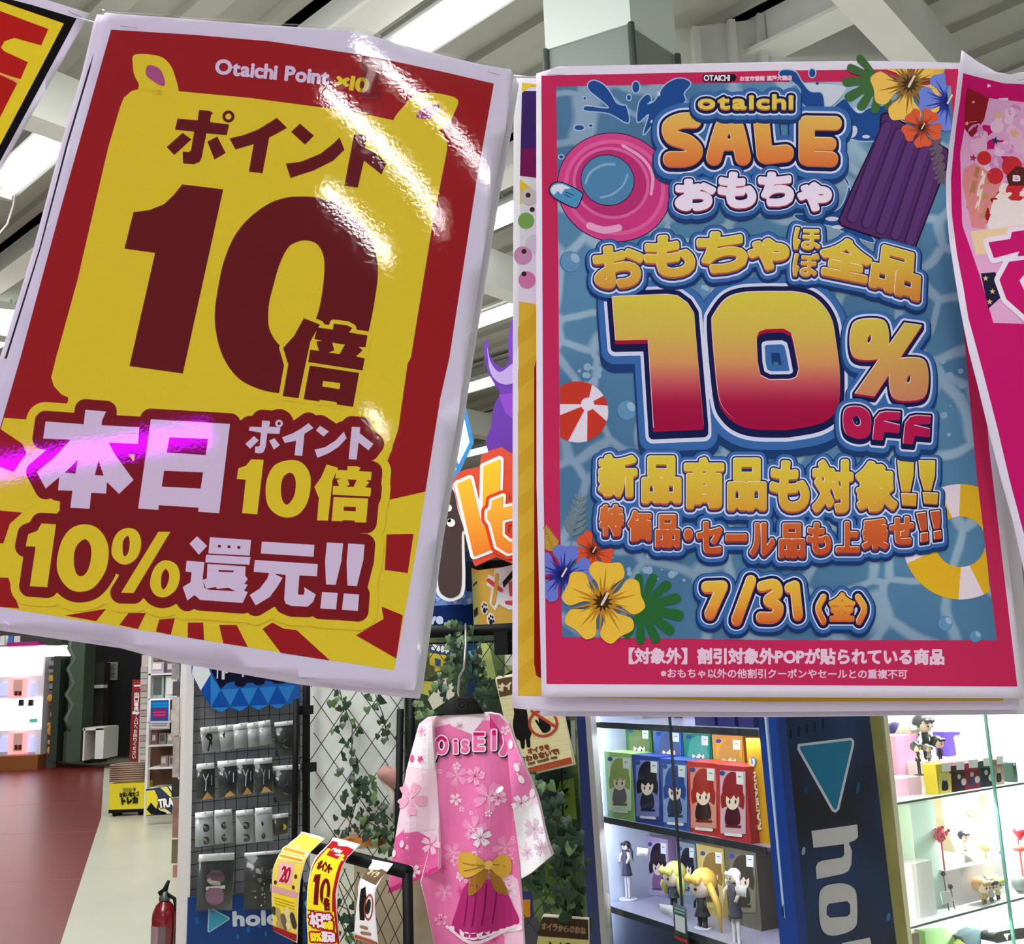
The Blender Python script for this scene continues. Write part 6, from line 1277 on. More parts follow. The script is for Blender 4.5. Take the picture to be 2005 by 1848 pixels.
m = MB(); m.tube([FK.pt(*(lambda u, z: (u, 0.0, z))(*FK.at(*zK(q)[0], 0))) for q in ((470, 430), (462, 400), (468, 310), (495, 260), (508, 110))] + [FF.pt(FF.at(912, 1240, -.05)[0], -.05, FF.at(912, 1232, -.05)[1] + .02), FF.pt(FF.at(912, 1240, .0)[0], .0, FF.at(912, 1232, 0)[1])], .004, 6); m.build('hook', mat('hook_wire', (190, 190, 186), .3, .8), hg)
a = Art(FK.surf(-.006), .001, 60); c = zK((482, 472))[0]; a.poly(ell(*c, 9), (60, 62, 64), 1, (ell(*c, 8),)); a.text([Stroke([(c[0] - 3, c[1] - 3), (c[0], c[1] + 2), (c[0] + 3, c[1] - 3)], .6)], [(0, 0, 0, 0, (60, 62, 64), 1)], .6); a.build('emblem', INK, hg)

# ---- no touching board
zN = Z(960, 1300, .12443)
SN = FF.surf(-.06); nb = empty('notice_board', SN(1050, 1330, 0), 'tan notice with a black figure and crossed-out hand, beside the robe', 'notice')
no = zN((78, 240), (95, 205), (340, 165), (900, 80), (1170, 820), (1335, 1585), (560, 1765), (330, 1000)) if False else zN((75, 235), (100, 200), (1010, 40), (1180, 860), (1340, 1585), (470, 1785), (250, 1000))
sheet('board', no, SN, .008, mat('notice_cream', (222, 218, 190), .7), nb, 60)
a = Art(SN, .0012, 60)
a.poly(zN((105, 232), (990, 75), (1165, 860), (1308, 1560), (490, 1745), (270, 1000)), (206, 198, 152), 1)
for k in range(12): a.poly(zN((170 + k * 20, 560 + k * 85), (1100 + k * 14, 400 + k * 85), (1102 + k * 14, 408 + k * 85), (172 + k * 20, 569 + k * 85)), (190, 182, 134), 1.2)
a.poly(zN((105, 240), (990, 80), (1040, 330), (150, 518)), (84, 64, 44), 2)
a.text([fit('オ', (*zN((140, 310))[0], *zN((225, 420))[0])), fit('イ', (*zN((255, 290))[0], *zN((325, 395))[0])), fit('ラ', (*zN((360, 265))[0], *zN((440, 380))[0]))], [(1.4, 0, 0, 0, (206, 190, 150), 3)], .7)
a.poly(smooth(zN((380, 640), (380, 780), (360, 900), (362, 1000), (385, 1100), (420, 1180), (470, 1210), (490, 1320), (540, 1325), (548, 1190), (562, 1190), (580, 1305), (632, 1300), (628, 1170), (650, 1100), (650, 1020), (600, 900), (590, 800), (570, 700), (560, 640)), 2), (20, 18, 18), 2)
c = zN((835, 930))[0]; a.poly(ell(*c, 29.5, 27.5), (164, 62, 40), 3, (ell(*c, 24.5, 22.5),)); a.text([Stroke(zN((660, 745), (1010, 970)), 2.9)], [(0, 0, 0, 0, (164, 62, 40), 3.2)], .8)
a.poly(smooth(zN((705, 885), (740, 880), (775, 925), (760, 850), (820, 850), (900, 900), (950, 970), (940, 1040), (870, 1080), (820, 1065), (770, 990)), 3), (20, 18, 18), 2.6)
def tl(t, p, q, h, w_, c): a.text(line(t, zN(p)[0], zN(q)[0], h), [(w_, 0, 0, 0, c, 3)], .6)
tl('オイラを', (600, 1405), (945, 1325), 11, .9, (128, 62, 36)); tl('さわらないで!', (470, 1550), (1090, 1400), 12.5, 1.0, (112, 52, 32)); tl('Do not touch me', (470, 1620), (1060, 1478), 9, .5, (84, 56, 36))
a.poly(zN((455, 1668), (1275, 1462), (1292, 1560), (490, 1748)), (156, 66, 38), 3); tl('さわらないようにおねがいします', (610, 1695), (1210, 1552), 6.5, .2, (226, 150, 90))
for x, y, cc in ((388, 1195, (190, 120, 80)), (690, 1120, (206, 196, 60))): a.poly(ell(*zN((x, y))[0], 2.4, 3), cc, 2.8, (ell(*zN((x, y))[0], 1.2, 1.6),))
a.build('printed_artwork', INK, nb)
zO = Z(1020, 1700, .09975); SO2 = FF.surf(-.07); nb = empty('notice_board', SO2(1110, 1800, 0), 'tan notice with dark brown header, low beside the blue display case', 'notice')
sheet('board', zO((415, 950), (450, 895), (1330, 975), (1340, 2600), (140, 2600), (310, 1484)), SO2, .008, mat('notice_cream', (222, 218, 190), .7), nb, 60)
a = Art(SO2, .0012, 60); a.poly(zO((430, 950), (1320, 1005), (1330, 1400), (345, 1320), (385, 1070)), (64, 48, 32), 1.2); a.poly(zO((340, 1330), (1330, 1408), (1335, 2500), (180, 2500)), (196, 188, 120), 1)
for k, ch in enumerate('オイラからのおね'): (x0, y0), (x1, y1) = zO((410 + k * 110, 1070 + k * 12), (500 + k * 110, 1195 + k * 12)); a.text([fit(ch, (x0, y0, x1, y1))], [(.9, 0, 0, 0, (140, 116, 90), 2)], .6)
a.poly(zO((540, 1560), (570, 1410), (620, 1500), (750, 1500), (790, 1430), (800, 1560)), (24, 22, 20), 2); a.poly(ell(*zO((930, 1540))[0], 9, 8), (24, 22, 20), 2); a.build('printed_artwork', INK, nb)
# ---- signs above the fence, seen in the gap
zV = Z(830, 600, .4437); FS = Frame(W(850, 1100, 4.2)[:2], W(1040, 1100, 4.2)[:2])
def cut(name, label, cat, layers, d, board, bm_):
    S = FS.surf(d); c = board[0]; e = empty(name, S(sum(p[0] for p in board) / len(board), max(p[1] for p in board), 0), label, cat)
    sheet('board', board, S, .02, bm_, e, 200, smooth_=False); a = Art(S, .002, 200)
    if name in ('letter_sign', 'purple_cutout'):
        cx_ = 935 if name == 'letter_sign' else 1012; u_, zt_ = FS.at(cx_, 980, .25); zb_ = FS.at(950, 1118, .3)[1]; m_ = MB(); FS.box(m_, u_ - .015, u_ + .015, d + .021, .248, zt_, zt_ + .03); FS.box(m_, u_ - .015, u_ + .015, .22, .249, zb_, zt_); m_.build('stand_pole', BLACK, e)
    layers(a); a.build('printed_artwork', INK, e)
def L1(a):
    w_ = zV((138, 775), (205, 745), (258, 915), (255, 690), (345, 655), (335, 800), (310, 1065), (215, 1110)) 
    v = [poly_sh(zV((150, 788), (200, 765), (258, 1005), (260, 1060), (240, 1085), (218, 1080))), poly_sh(zV((265, 705), (332, 680), (322, 830), (300, 880), (275, 940), (258, 900)))]
    v = [poly_sh(zV((150, 785), (203, 762), (262, 1010), (262, 880), (266, 708), (334, 678), (330, 810), (300, 860), (285, 1000), (300, 1068), (222, 1098)))]
    t = [poly_sh(zV((300, 858), (350, 838), (346, 890), (520, 850), (520, 900), (345, 945), (345, 1010), (380, 1040), (520, 1000), (520, 1060), (370, 1090), (320, 1060), (295, 960), (280, 940), (280, 905), (296, 895)))]
    f = grad(900, 1085, (0, (246, 204, 40)), (.5, (248, 180, 60)), (1, (242, 130, 44)))
    a.text(v, [(8, 0, 0, 0, (248, 244, 238), 1), (1.5, 0, 0, 0, f, 2)], 1.5); a.text(t, [(12, 0, 0, 0, (226, 70, 34), 3), (5.5, 0, 0, 0, (248, 244, 238), 4), (0, 0, 0, 0, f, 5)], 1.5)
cut('letter_sign', 'orange white-edged letters on a red board between the big posters', 'sign', L1, -.10, smooth(zV((128, 775), (180, 720), (245, 705), (255, 655), (345, 620), (390, 650), (560, 640), (560, 1140), (380, 1130), (320, 1105), (240, 1140), (215, 1125), (170, 950)), 2), mat('sign_orange', (222, 66, 30), .5))
def L2(a):
    a.poly(smooth(zV((280, 180), (292, 240), (335, 290), (400, 250), (400, 330), (355, 345), (310, 320), (288, 270)), 4), (184, 160, 214), 1)
    a.poly(zV((330, 390), (420, 380), (420, 520), (360, 470)), (140, 78, 196), 1)
cut('purple_cutout', 'purple curled cut-out board rising above the orange letters', 'sign', L2, .02, smooth(zV((266, 152), (283, 156), (290, 215), (335, 268), (375, 240), (385, 60), (560, 50), (560, 660), (285, 650), (295, 530), (312, 430), (338, 385), (318, 350), (285, 290), (270, 230)), 2), mat('board_purple', (98, 38, 168), .55))
for q in [((316, 440), (345, 470), (392, 480)), ((318, 520), (350, 515), (392, 530)), ((335, 385), (360, 430), (380, 470)), ((375, 360), (380, 420), (390, 470))]: pass
def L3(a): a.text([Stroke(zV((178, 450), (212, 600), (150, 725), (60, 850)), 4), Stroke(zV((140, 685), (160, 740)), 3)], [(0, 0, 0, 0, (66, 150, 214), 1)], 1.2)
cut('triangle_sign', 'pale triangle-shaped sign edged in light blue, beside the big red poster', 'sign', L3, .04, zV((60, 440), (180, 444), (217, 600), (160, 730), (120, 830), (30, 860), (20, 600)), mat('board_ice', (226, 238, 244), .5))
def L4(a):
    a.poly(smooth(zV((100, 815), (130, 812), (150, 900), (176, 985), (166, 1010), (166, 1230), (140, 1280), (95, 1280), (64, 1235), (70, 1100), (85, 950)), 4), (78, 62, 62), 1)
    for x, y, r in ((108, 890, 8), (120, 955, 9), (112, 945, 4)): a.poly(ell(*zV((x, y))[0], r * .9), (244, 242, 242), 2)
cut('brown_cutout', 'dark brown drop-shaped board with white dots, left of the orange letters', 'sign', L4, -.02, smooth(zV((95, 790), (140, 795), (165, 890), (190, 985), (178, 1012), (182, 1240), (150, 1292), (92, 1297), (50, 1245), (56, 1100), (70, 940)), 3), mat('board_white', (240, 240, 240), .5))
def L5(a):
    a.poly(zV((20, 1325), (222, 1312), (224, 1424), (0, 1428)), (12, 40, 96), 1); a.poly(zV((20, 1200), (218, 1180), (220, 1312), (20, 1322)), (112, 150, 206), 1); a.poly(zV((150, 1120), (215, 1130), (218, 1260), (185, 1255)), (28, 48, 70), 2)
    for k in range(14): a.poly(ell(*zV((30 + (k * 53) % 180, 1265 + (k * 17) % 45))[0], 7, 5, k * 30), ((150, 176, 226), (90, 120, 190), (170, 170, 206), (70, 130, 210))[k % 4], 1.5 + .05 * k)
    a.text(line('ve', zV((22, 1400))[0], zV((85, 1398))[0], 28, .06), [(1.5, 0, 0, 0, (206, 218, 244), 3)], .7)
cut('blue_poster', 'navy and sky-blue poster ending in ve, above the black top rail', 'poster', L5, .10, zV((-60, 1090), (215, 1080), (226, 1432), (-80, 1440)), mat('board_navy', (16, 40, 88), .5))
zW = Z(840, 1100, .0974)
def L6(a):
    a.poly(zW((860, 300), (980, 200), (985, 1280), (900, 1280)), (196, 204, 110), .8); a.poly(zW((975, 190), (1310, 160), (1900, 120), (1900, 1300), (985, 1290)), (224, 178, 78), 1)
    a.text([poly_sh(zW((1185, 245), (1310, 310), (1320, 150), (1680, 60), (1900, 60), (1900, 960), (1600, 960), (1400, 850), (1330, 985), (1215, 830), (1255, 540), (1160, 470)))], [(0, 0, 0, 0, (240, 240, 240), 2)], 1)
    a.text([Stroke(zW((1200, 375), (1450, 570)), 4)], [(0, 0, 0, 0, (224, 76, 62), 3)], .8); a.text([Stroke(zW((1365, 260), (1350, 480), (1290, 830)), 3.6)], [(0, 0, 0, 0, (226, 170, 70), 3.5)], .8)
    a.poly(zW((1475, 410), (1680, 170), (1680, 320), (1500, 520)), (52, 40, 34), 3); a.poly(zW((1600, 420), (1670, 390), (1670, 690), (1620, 690)), (224, 76, 82), 3); a.poly(zW((1520, 785), (1680, 775), (1680, 870), (1540, 850)), (224, 76, 82), 3)
    for x, y, r in ((1115, 930, 1), (1245, 1170, 1.1)):
        a.poly(ell(*zW((x, y))[0], 7.5 * r, 13 * r, -5), (244, 240, 230), 2); a.poly(ell(*zW((x, y + 45))[0], 3 * r, 5.4 * r), (40, 36, 34), 3)
        for dx_, dy_ in ((-40, -30), (-8, -80), (32, -60), (50, 20)): a.poly(ell(*zW((x + dx_, y + dy_))[0], 1.5 * r, 2.8 * r), (40, 36, 34), 3)
    a.poly(zW((880, 470), (960, 380), (970, 420), (890, 500)), (40, 50, 40), 2); a.poly(zW((900, 970), (980, 900), (980, 1050), (910, 1120)), (48, 52, 48), 2)
cut('paw_print_board', 'yellow cardboard with black paw prints and red and white strokes, above the rail', 'sign', L6, .06, zW((850, 120), (980, 170), (1330, 120), (1900, 60), (1900, 1480), (960, 1500), (900, 1290)), mat('card_yellow', (222, 176, 76), .7))
# dark soffit behind signs so the shop continues
m = MB(); u0, z0_ = FS.at(840, 1112, .3); FS.box(m, u0 - .2, u0 + 1.2, .25, .32, FS.at(950, 1135, .3)[1], FS.at(950, 1100, .3)[1]); tag(m.build('sign_rail', BLACK), 'black rail behind the orange letters, above the paw-print board', 'rail')
# ================================================================ blue display case
zG = Z(1120, 1390, .24788); zH = Z(1480, 1380, .26185); zT = Z(1750, 1400, .12718); zU = Z(1750, 1620, .12718)
FC = Frame(W(1130, 1600, 4.53)[:2], W(1505, 1600, 3.50)[:2])
BLUEM = mat('case_blue', (10, 52, 128), .4); ALU = mat('alu_strip', (214, 212, 214), .35, .2)
cb = empty('display_case', FC.pt(FC.at(1320, 1600)[0], .2, 0), 'blue-framed glass display case of chibi figures and boxes, below the pool sale poster', 'display case')
def lean(xa, xb, s_a, s_b, y0=900, y1=2250, yr=1405):
    return [(xa + s_a * (y0 - yr), y0), (xb + s_b * (y0 - yr), y0), (xb + s_b * (y1 - yr), y1), (xa + s_a * (y1 - yr), y1)]
sheet('frame_post', lean(1128, 1146, .054, .070), FC.surf(0), .04, BLUEM, cb, 2000, smooth_=False)
sheet('door_strip', lean(1146, 1156, .070, .076), FC.surf(-.004), .03, ALU, cb, 2000, smooth_=False)
sheet('frame_post', lean(1484, 1520, .098, .100), FC.surf(0), .04, BLUEM, cb, 2000, smooth_=False)
uL = FC.at(1152, 1600)[0]; uR = FC.at(1488, 1600)[0] - .03; zTop = FC.at(1320, 1150)[1]; zBot = .35
m = MB(); FC.box(m, uL - .02, uR + .02, .42, .44, zBot, zTop); m.build('back_panel', mat('case_back', (160, 158, 182), .6, noise=.06, scale=3), cb)
m = MB(); FC.box(m, uL - .02, uL - .004, .04, .42, zBot, zTop); m.build('side_panel', mat('case_side', (200, 206, 224), .5), cb)
m = MB(); FC.box(m, uL - .02, uR, .0, .44, 0, zBot); m.build('plinth', BLUEM, cb)
m = MB(); FC.box(m, uL - .02, uR, .0, .44, zTop, zTop + .25); m.build('header', BLUEM, cb)
m = MB(); m.tube([FC.pt(uL + .03, .05, zBot + .05), FC.pt(uL + .03, .05, zTop - .02)], .010, 8); m.build('led_strip', mat('cool_led', (214, 226, 255), emit=9.0), cb)
area('case_light', FC.pt((uL + uR) / 2, .15, zTop - .05), FC.pt((uL + uR) / 2, .25, zTop - 1), 1.0, .12, 5, (.86, .90, 1))
DEDGE = mat('dark_glass_edge', (52, 58, 62), .25)  # thick glass edge with its dark reflection put into the colour
zA_ = FC.at(1330, 1626, .04)[1]; zB_ = FC.at(1300, 1806, .04)[1]; zC_ = FC.at(1390, 1424, .04)[1]
for z in (zA_, zB_, zC_):
    m = MB(); FC.box(m, uL + .04, uR + .02, .03, .40, z - .012, z); m.build('shelf', mat('shelf_lilac', (170, 166, 190), .2), cb)
    m = MB(); FC.box(m, uL + .04, uR + .02, .026, .03, z - .022, z + .002); m.build('shelf_edge', DEDGE, cb)
m = MB(); ud = FC.at(1325, 1600)[0]; FC.box(m, ud - .004, ud + .004, -.006, .002, zBot, zTop); m.build('door_edge', DEDGE, cb)
sheet('glass_door', [(1158, 1120), (1490, 1120), (1490, 2200), (1200, 2200)], FC.surf(0), .003, GL, cb, 2000, smooth_=False)
m = MB(); u, z1_ = FC.at(*zG((275, 1455))[0], -.02); _, z0_ = FC.at(*zG((285, 1712))[0], -.02); m.tube([FC.pt(u, -.02, z0_), FC.pt(u, -.02, z1_)], .012, 12); m.build('handle', mat('handle_white', (232, 226, 222), .4), cb)
for (x, y) in ((250, 850), (330, 1580)):
    m = MB(); u, z = FC.at(*zG((x, y))[0], .04); m.ball(FC.pt(u, .04, z), .010); m.build('shelf_pin', mat('pin_chrome', (210, 212, 216), .2, .9), cb)
for zz_ in (zA_, zC_): area('case_light', FC.pt((uL + uR) / 2, .06, zz_ - .03), FC.pt((uL + uR) / 2, .22, zz_ - .6), 1.0, .05, 2.4, (.86, .90, 1))
SKIN = (244, 222, 204)
def chibi_art(a, c, w_, h_, hair, dress, lay=1):
    """printed picture of a small doll: hair, face, body"""
    x, y = c; a.poly(ell(x, y - h_ * .12, w_ * .34, h_ * .25), hair, lay); a.poly(smooth([(x - w_ * .33, y - h_ * .1), (x - w_ * .36, y + h_ * .12), (x - w_ * .2, y + h_ * .1), (x + w_ * .2, y + h_ * .1), (x + w_ * .36, y + h_ * .14), (x + w_ * .33, y - h_ * .1)], 3), hair, lay + .1)
    a.poly(smooth([(x - w_ * .16, y + h_ * .1), (x + w_ * .16, y + h_ * .1), (x + w_ * .24, y + h_ * .34), (x - w_ * .24, y + h_ * .34)], 3), dress, lay + .2)
    a.poly(ell(x, y + .02 * h_, w_ * .22, h_ * .13), SKIN, lay + .4); a.poly([(x - w_ * .25, y - h_ * .06), (x, y - h_ * .2), (x + w_ * .25, y - h_ * .06), (x + w_ * .12, y + .005 * h_), (x + .04 * w_, y - h_ * .05), (x - w_ * .06, y + .01 * h_), (x - w_ * .15, y - .02 * h_)], hair, lay + .6)
    for s_ in (-1, 1): a.poly(ell(x + s_ * w_ * .1, y + h_ * .04, w_ * .03, h_ * .03, n=10), (70, 50, 60), lay + .8)
def toybox(fr, q, d, dep, zb, body, hair, dress, label, face=None, pill=True, extra=None, grp='boxed figures in the blue display case', sidecol=None):
    (x0, y0), (x1, y1) = q; xm = (x0 + x1) / 2
    u0, _ = fr.at(x0, (y0 + y1) / 2, d); u1, _ = fr.at(x1, (y0 + y1) / 2, d); zt = fr.at(xm, y0, d)[1]
    e = empty('figure_box', fr.pt((u0 + u1) / 2, d, zb), label, 'boxed figure', grp)
    m = MB(); fr.box(m, u0, u1, d, d + dep, zb, zt); m.build('carton', mat('carton_%d_%d_%d' % body, body, .35), e)
    S = fr.surf(d - .0015); a = Art(S, .0005, 400); w_, h_ = x1 - x0, y1 - y0
    pz = lambda s, t: (x0 + w_ * s, y0 + h_ * t)
    lf = face or tuple(min(255, int(c * .55 + 110)) for c in body)
    a.poly([pz(.08, .06), pz(.92, .08), pz(.93, .93), pz(.1, .92)], lf, 1)
    chibi_art(a, pz(.5, .45), w_, h_, hair, dress, 2); a.poly([pz(.62, .08), pz(.86, .09), pz(.86, .26), pz(.63, .25)], (232, 234, 236), 3)
    a.poly([pz(.68, .14), pz(.8, .145), pz(.8, .16), pz(.68, .155)], (120, 120, 126), 3.5); a.poly(ell(*pz(.16, .1), w_ * .09, h_ * .035, n=14), (60, 80, 150), 3)
    if pill: a.text([Stroke([pz(.28, .93), pz(.78, .95)], h_ * .02)], [(0, 0, 0, 0, (236, 234, 240), 4)], .8)
    a.text([Stroke([pz(.3, .82), pz(.75, .83)], h_ * .018)], [(0, 0, 0, 0, tuple(int(c * .6) for c in body), 3.4)], .8)
    if extra: extra(a)
    a.build('printed_front', INK, e); return e
FCq = lambda x0, y0, x1, y1: zG((x0, y0), (x1, y1))
toybox(FC, FCq(268, 337, 485, 830), .05, .10, zA_, (150, 196, 110), (150, 170, 96), (120, 110, 120), 'light green figure box, leftmost in the front row of the blue case', (214, 232, 200))
toybox(FC, FCq(487, 362, 705, 880), .05, .10, zA_, (46, 66, 150), (30, 30, 40), (40, 40, 60), 'dark blue figure box, second in the front row of the blue case', (126, 134, 200))
toybox(FC, FCq(700, 392, 925, 930), .05, .10, zA_, (58, 92, 170), (46, 78, 150), (60, 60, 90), 'mid-blue figure box, third in the front row of the blue case', (140, 164, 216))
toybox(FC, FCq(915, 415, 1160, 975), .05, .10, zA_, (196, 52, 44), (170, 44, 40), (56, 30, 34), 'red figure box, fourth in the front row of the blue case', (222, 150, 134))
toybox(FC, FCq(1150, 440, 1390, 1020), .04, .10, zA_, (190, 60, 70), (150, 44, 50), (80, 30, 44), 'pink-fronted red figure box at the right end of the front row, blue case', (216, 178, 192))
toybox(FC, FCq(432, 125, 632, 520), .22, .10, zA_, (70, 120, 56), (120, 132, 84), (200, 190, 170), 'dark green figure box, leftmost in the back row of the blue case', (96, 140, 76), False)
toybox(FC, FCq(650, 145, 880, 560), .22, .10, zA_, (44, 84, 160), (88, 98, 140), (70, 80, 120), 'blue figure box, second in the back row of the blue case', (70, 112, 190), False)
toybox(FC, FCq(888, 168, 1108, 600), .22, .10, zA_, (24, 122, 104), (84, 160, 148), (30, 40, 44), 'teal figure box, third in the back row of the blue case', (36, 140, 116), False)
toybox(FC, FCq(1120, 200, 1365, 640), .20, .10, zA_, (206, 144, 52), (186, 142, 72), (120, 80, 50), 'orange figure box, fourth in the back row of the blue case', (220, 160, 66), False)
def kami(a):
    a.text(line('KAMINARI C', zG((1500, 945))[0], zG((1440, 380))[0], 12, .12), [(1.0, 0, 0, 0, (244, 226, 190), 6)], .6)
    a.poly(ell(*zG((1435, 400))[0], 6, 8), (110, 130, 190), 5)
e = empty('figure_box', FC.pt(FC.at(*zG((1450, 960))[0], .08)[0], .08, zA_), 'tall yellow box with vertical lettering, right end of the blue case', 'boxed figure', 'boxed figures in the blue display case')
u0, _ = FC.at(*zG((1402, 600))[0], .08); u1, _ = FC.at(*zG((1540, 600))[0], .08); zt = FC.at(*zG((1440, 225))[0], .08)[1]
m = MB(); FC.box(m, u0, u1, .08, .2, zA_, zt); m.build('carton', mat('carton_mustard', (206, 156, 40), .4), e); a = Art(FC.surf(.0785), .0005, 400); kami(a); a.build('lettering', INK, e)
# upper glass shelf: edge of more boxes
for k, (x0, x1) in enumerate(((960, 1130), (1140, 1290), (1300, 1440))):
    (a0, b0), (a1, b1) = zG((x0, -60), (x1, 100)); u0, _ = FC.at(a0, b0, .1); u1, _ = FC.at(a1, b1, .1); m = MB(); FC.box(m, u0, u1 - .004, .1, .2, zC_, zC_ + .12)
    tag(m.build('indigo_box', mat('carton_indigo', (44, 46, 104), .4)), ('left', 'middle', 'right')[k] + ' one of three indigo boxes on the top shelf of the blue case', 'box', 'indigo boxes on the top shelf of the blue case')
# dolls on the lower shelf
def doll(fr, x, ytop, ybot, d, zb, hair, dress, leg, label, style='chibi', grp='small figures in the blue display case', basecol=(226, 228, 236), tagq=None, extra=None, hs=None, skin=SKIN):
    u, zt = fr.at(x, ytop, d); h = max(zt - zb, .02); e = empty('toy_figure', fr.pt(u, d, zb), label, 'toy figure', grp)
    c = lambda du, dd, z: fr.pt(u + du * h, d + dd * h, zb + z * h)
    hr = (.22 if style == 'chibi' else .075) if hs is None else hs; hz = 1 - hr * 1.05
    sk = mat('doll_skin_%d%d%d' % skin, skin, .5); hm_ = mat('doll_hair_%d_%d_%d' % hair, hair, .4); dm = mat('doll_dress_%d_%d_%d' % dress, dress, .5); lm = mat('doll_leg_%d_%d_%d' % leg, leg, .5)
    if basecol:
        m = MB(); p = c(0, 0, 0); m.lathe([(h * .17, 0), (h * .17, h * .02), (h * .16, h * .025)], p, 20); m.build('base', mat('doll_base_%d_%d_%d' % basecol, basecol, .3), e)
    lw = .055 if style == 'chibi' else .032
    for s_ in (-1, 1):
        m = MB(); hp = .26 if style == 'chibi' else .46
        m.tube([c(s_ * lw * 1.5, -.03, .035), c(s_ * lw * 1.4, 0, .05), c(s_ * lw * 1.35, 0, hp * .5), c(s_ * lw * 1.1, 0, hp + .02)], [h * lw * .9, h * lw * .75, h * lw * .85, h * lw * 1.15], 8); m.build('leg', lm, e)
    m = MB(); tz = hz - hr * .75
    b0 = .22 if style == 'chibi' else .42
    w0, w1, w2 = ((.15, .085, .09) if style == 'chibi' else (.10, .058, .075)); p = c(0, 0, 0)
    m.lathe([(h * w0, h * b0), (h * w0 * .95, h * (b0 + .03)), (h * w1, h * (b0 + (tz - b0) * .5)), (h * w2, h * (tz - .03)), (h * .03, h * tz)], p, 14); m.build('body', dm, e)
    for s_ in (-1, 1):
        m = MB(); m.tube([c(s_ * w2 * .9, 0, tz - .05), c(s_ * (w2 + .06), -.03, tz - .12), c(s_ * (w2 + .03), -.07, tz - .22)], [h * .028, h * .026, h * .022], 8); m.build('arm', sk if style != 'chibi' else dm, e)
    m = MB(); m.ball(c(0, 0, hz), (h * hr * .92, h * hr * .88, h * hr * .92), 0, 16); m.tube([c(0, 0, tz - .02), c(0, 0, hz - hr * .5)], h * .03, 8); hd = m.build('head', sk, e)
    m = MB()
    for s_ in (-1, 1):
        q = c(s_ * hr * .36, -hr * .80, hz - hr * .12); m.ball(q, h * hr * .13, 0, 8)
    m.build('eyes', mat('doll_eye', (40, 34, 44), .3), hd)
    m = MB(); m.ball(c(0, hr * .40, hz + hr * .22), h * hr * 1.06, 0, 16)
    for k in range(5):
        t = (k - 2) * .42; m.tube([c(math.sin(t) * hr * .7, -hr * .55, hz + hr * .75), c(math.sin(t) * hr * .95, -hr * .86, hz + hr * .35), c(math.sin(t) * hr * 1.02, -hr * .80, hz + hr * (.10 if k % 2 else .22))], [h * hr * .26, h * hr * .2, h * hr * .03], 6)
    if extra == 'long':
        for s_ in (-1, 1): m.tube([c(s_ * hr * .9, hr * .1, hz), c(s_ * hr * 1.25, 0, hz - hr * .9), c(s_ * hr * 1.15, 0, hz - hr * 1.9)], [h * hr * .35, h * hr * .4, h * hr * .06], 8)
    if extra == 'ears':
        for s_ in (-1, 1): m.tube([c(s_ * hr * .6, .0, hz + hr * .8), c(s_ * hr * .95, 0, hz + hr * 1.6)], [h * hr * .3, h * hr * .03], 6)
    if extra == 'tail': m.tube([c(hr * .8, .05, hz + .2 * hr), c(hr * 1.7, .05, hz - hr * 1.2), c(hr * 1.9, .05, hz - hr * 3.4)], [h * hr * .28, h * hr * .26, h * hr * .05], 8)
    m.build('hair', hm_, e)
    if tagq:
        t = sheet('price_tag', tagq, fr.surf(d - .05), .001, mat('tag_white', (240, 240, 240), .6), e, 400)
    return e
dl = lambda x, y: zG((x, y))[0]
def dpos(x, yt, yb): a_, b_ = dl(x, yt), dl(x, yb); return a_[0], a_[1], b_[1]
zB2 = zB_ + .0
def dollG(x, yt, yb, d, *a_, **k_):
    px, y0, y1 = dpos(x, yt, yb); return doll(FC, px, y0, y1, d, *a_, **k_)
dollG(420, 1040, 1520, .16, zB_ + .0, (34, 30, 46), (70, 66, 84), (228, 216, 220), 'slim dark-haired figure, leftmost on the lower shelf of the blue case', 'slim', tagq=zG((515, 1085), (600, 1095), (592, 1160), (508, 1148)), extra='tail')
toybox(FC, FCq(590, 1010, 770, 1500), .30, .08, zB_, (176, 150, 190), (46, 34, 44), (150, 110, 150), 'pale lilac figure box with a black-haired doll behind the lime-haired figure', (196, 180, 206), False)
dollG(785, 1215, 1510, .12, zB_ + .04, (206, 206, 110), (70, 84, 84), (60, 66, 70), 'lime-haired chibi figure in dark green, on the lower shelf of the blue case', hs=.27, extra='long')
toybox(FC, FCq(835, 1050, 985, 1500), .30, .08, zB_, (130, 140, 150), (40, 36, 46), (90, 160, 150), 'grey figure box mid lower shelf of the blue case', (150, 156, 172), False)
toybox(FC, FCq(1000, 1080, 1215, 1600), .26, .08, zB_, (196, 170, 90), (150, 116, 60), (90, 80, 70), 'mustard figure box behind the yellow-haired figure on the lower shelf', (206, 188, 120), False)
dollG(1005, 1272, 1650, .10, zB_ + .0, (222, 180, 80), (60, 56, 60), (54, 52, 58), 'yellow-haired chibi figure with a long ponytail in the blue case', hs=.24, extra='tail', tagq=zG((690, 1530), (790, 1545), (800, 1640), (700, 1600)))
toybox(FC, FCq(1225, 1100, 1470, 1640), .24, .08, zB_, (104, 98, 84), (70, 64, 56), (60, 60, 50), 'murky olive figure box behind the white-haired figure in the blue case', (124, 118, 100), False)
dollG(1262, 1262, 1770, .07, zB_ - .03, (226, 220, 218), (84, 80, 92), (230, 224, 226), 'white-haired slim figure on the lower shelf of the blue case', 'slim', tagq=zG((1295, 1375), (1378, 1395), (1375, 1480), (1298, 1462)), extra='long', hs=.085)
e = empty('shelf_sign', FC.pt(*(lambda u, z: (u, -.03, z))(*FC.at(*zG((850, 1700))[0], -.03))), 'small dark teal sign card below the lime-haired figure, blue case', 'sign')
sheet('card', zG((795, 1520), (898, 1560), (915, 1848), (810, 1800)), FC.surf(-.012), .002, mat('card_teal', (44, 70, 72), .5), e, 400)
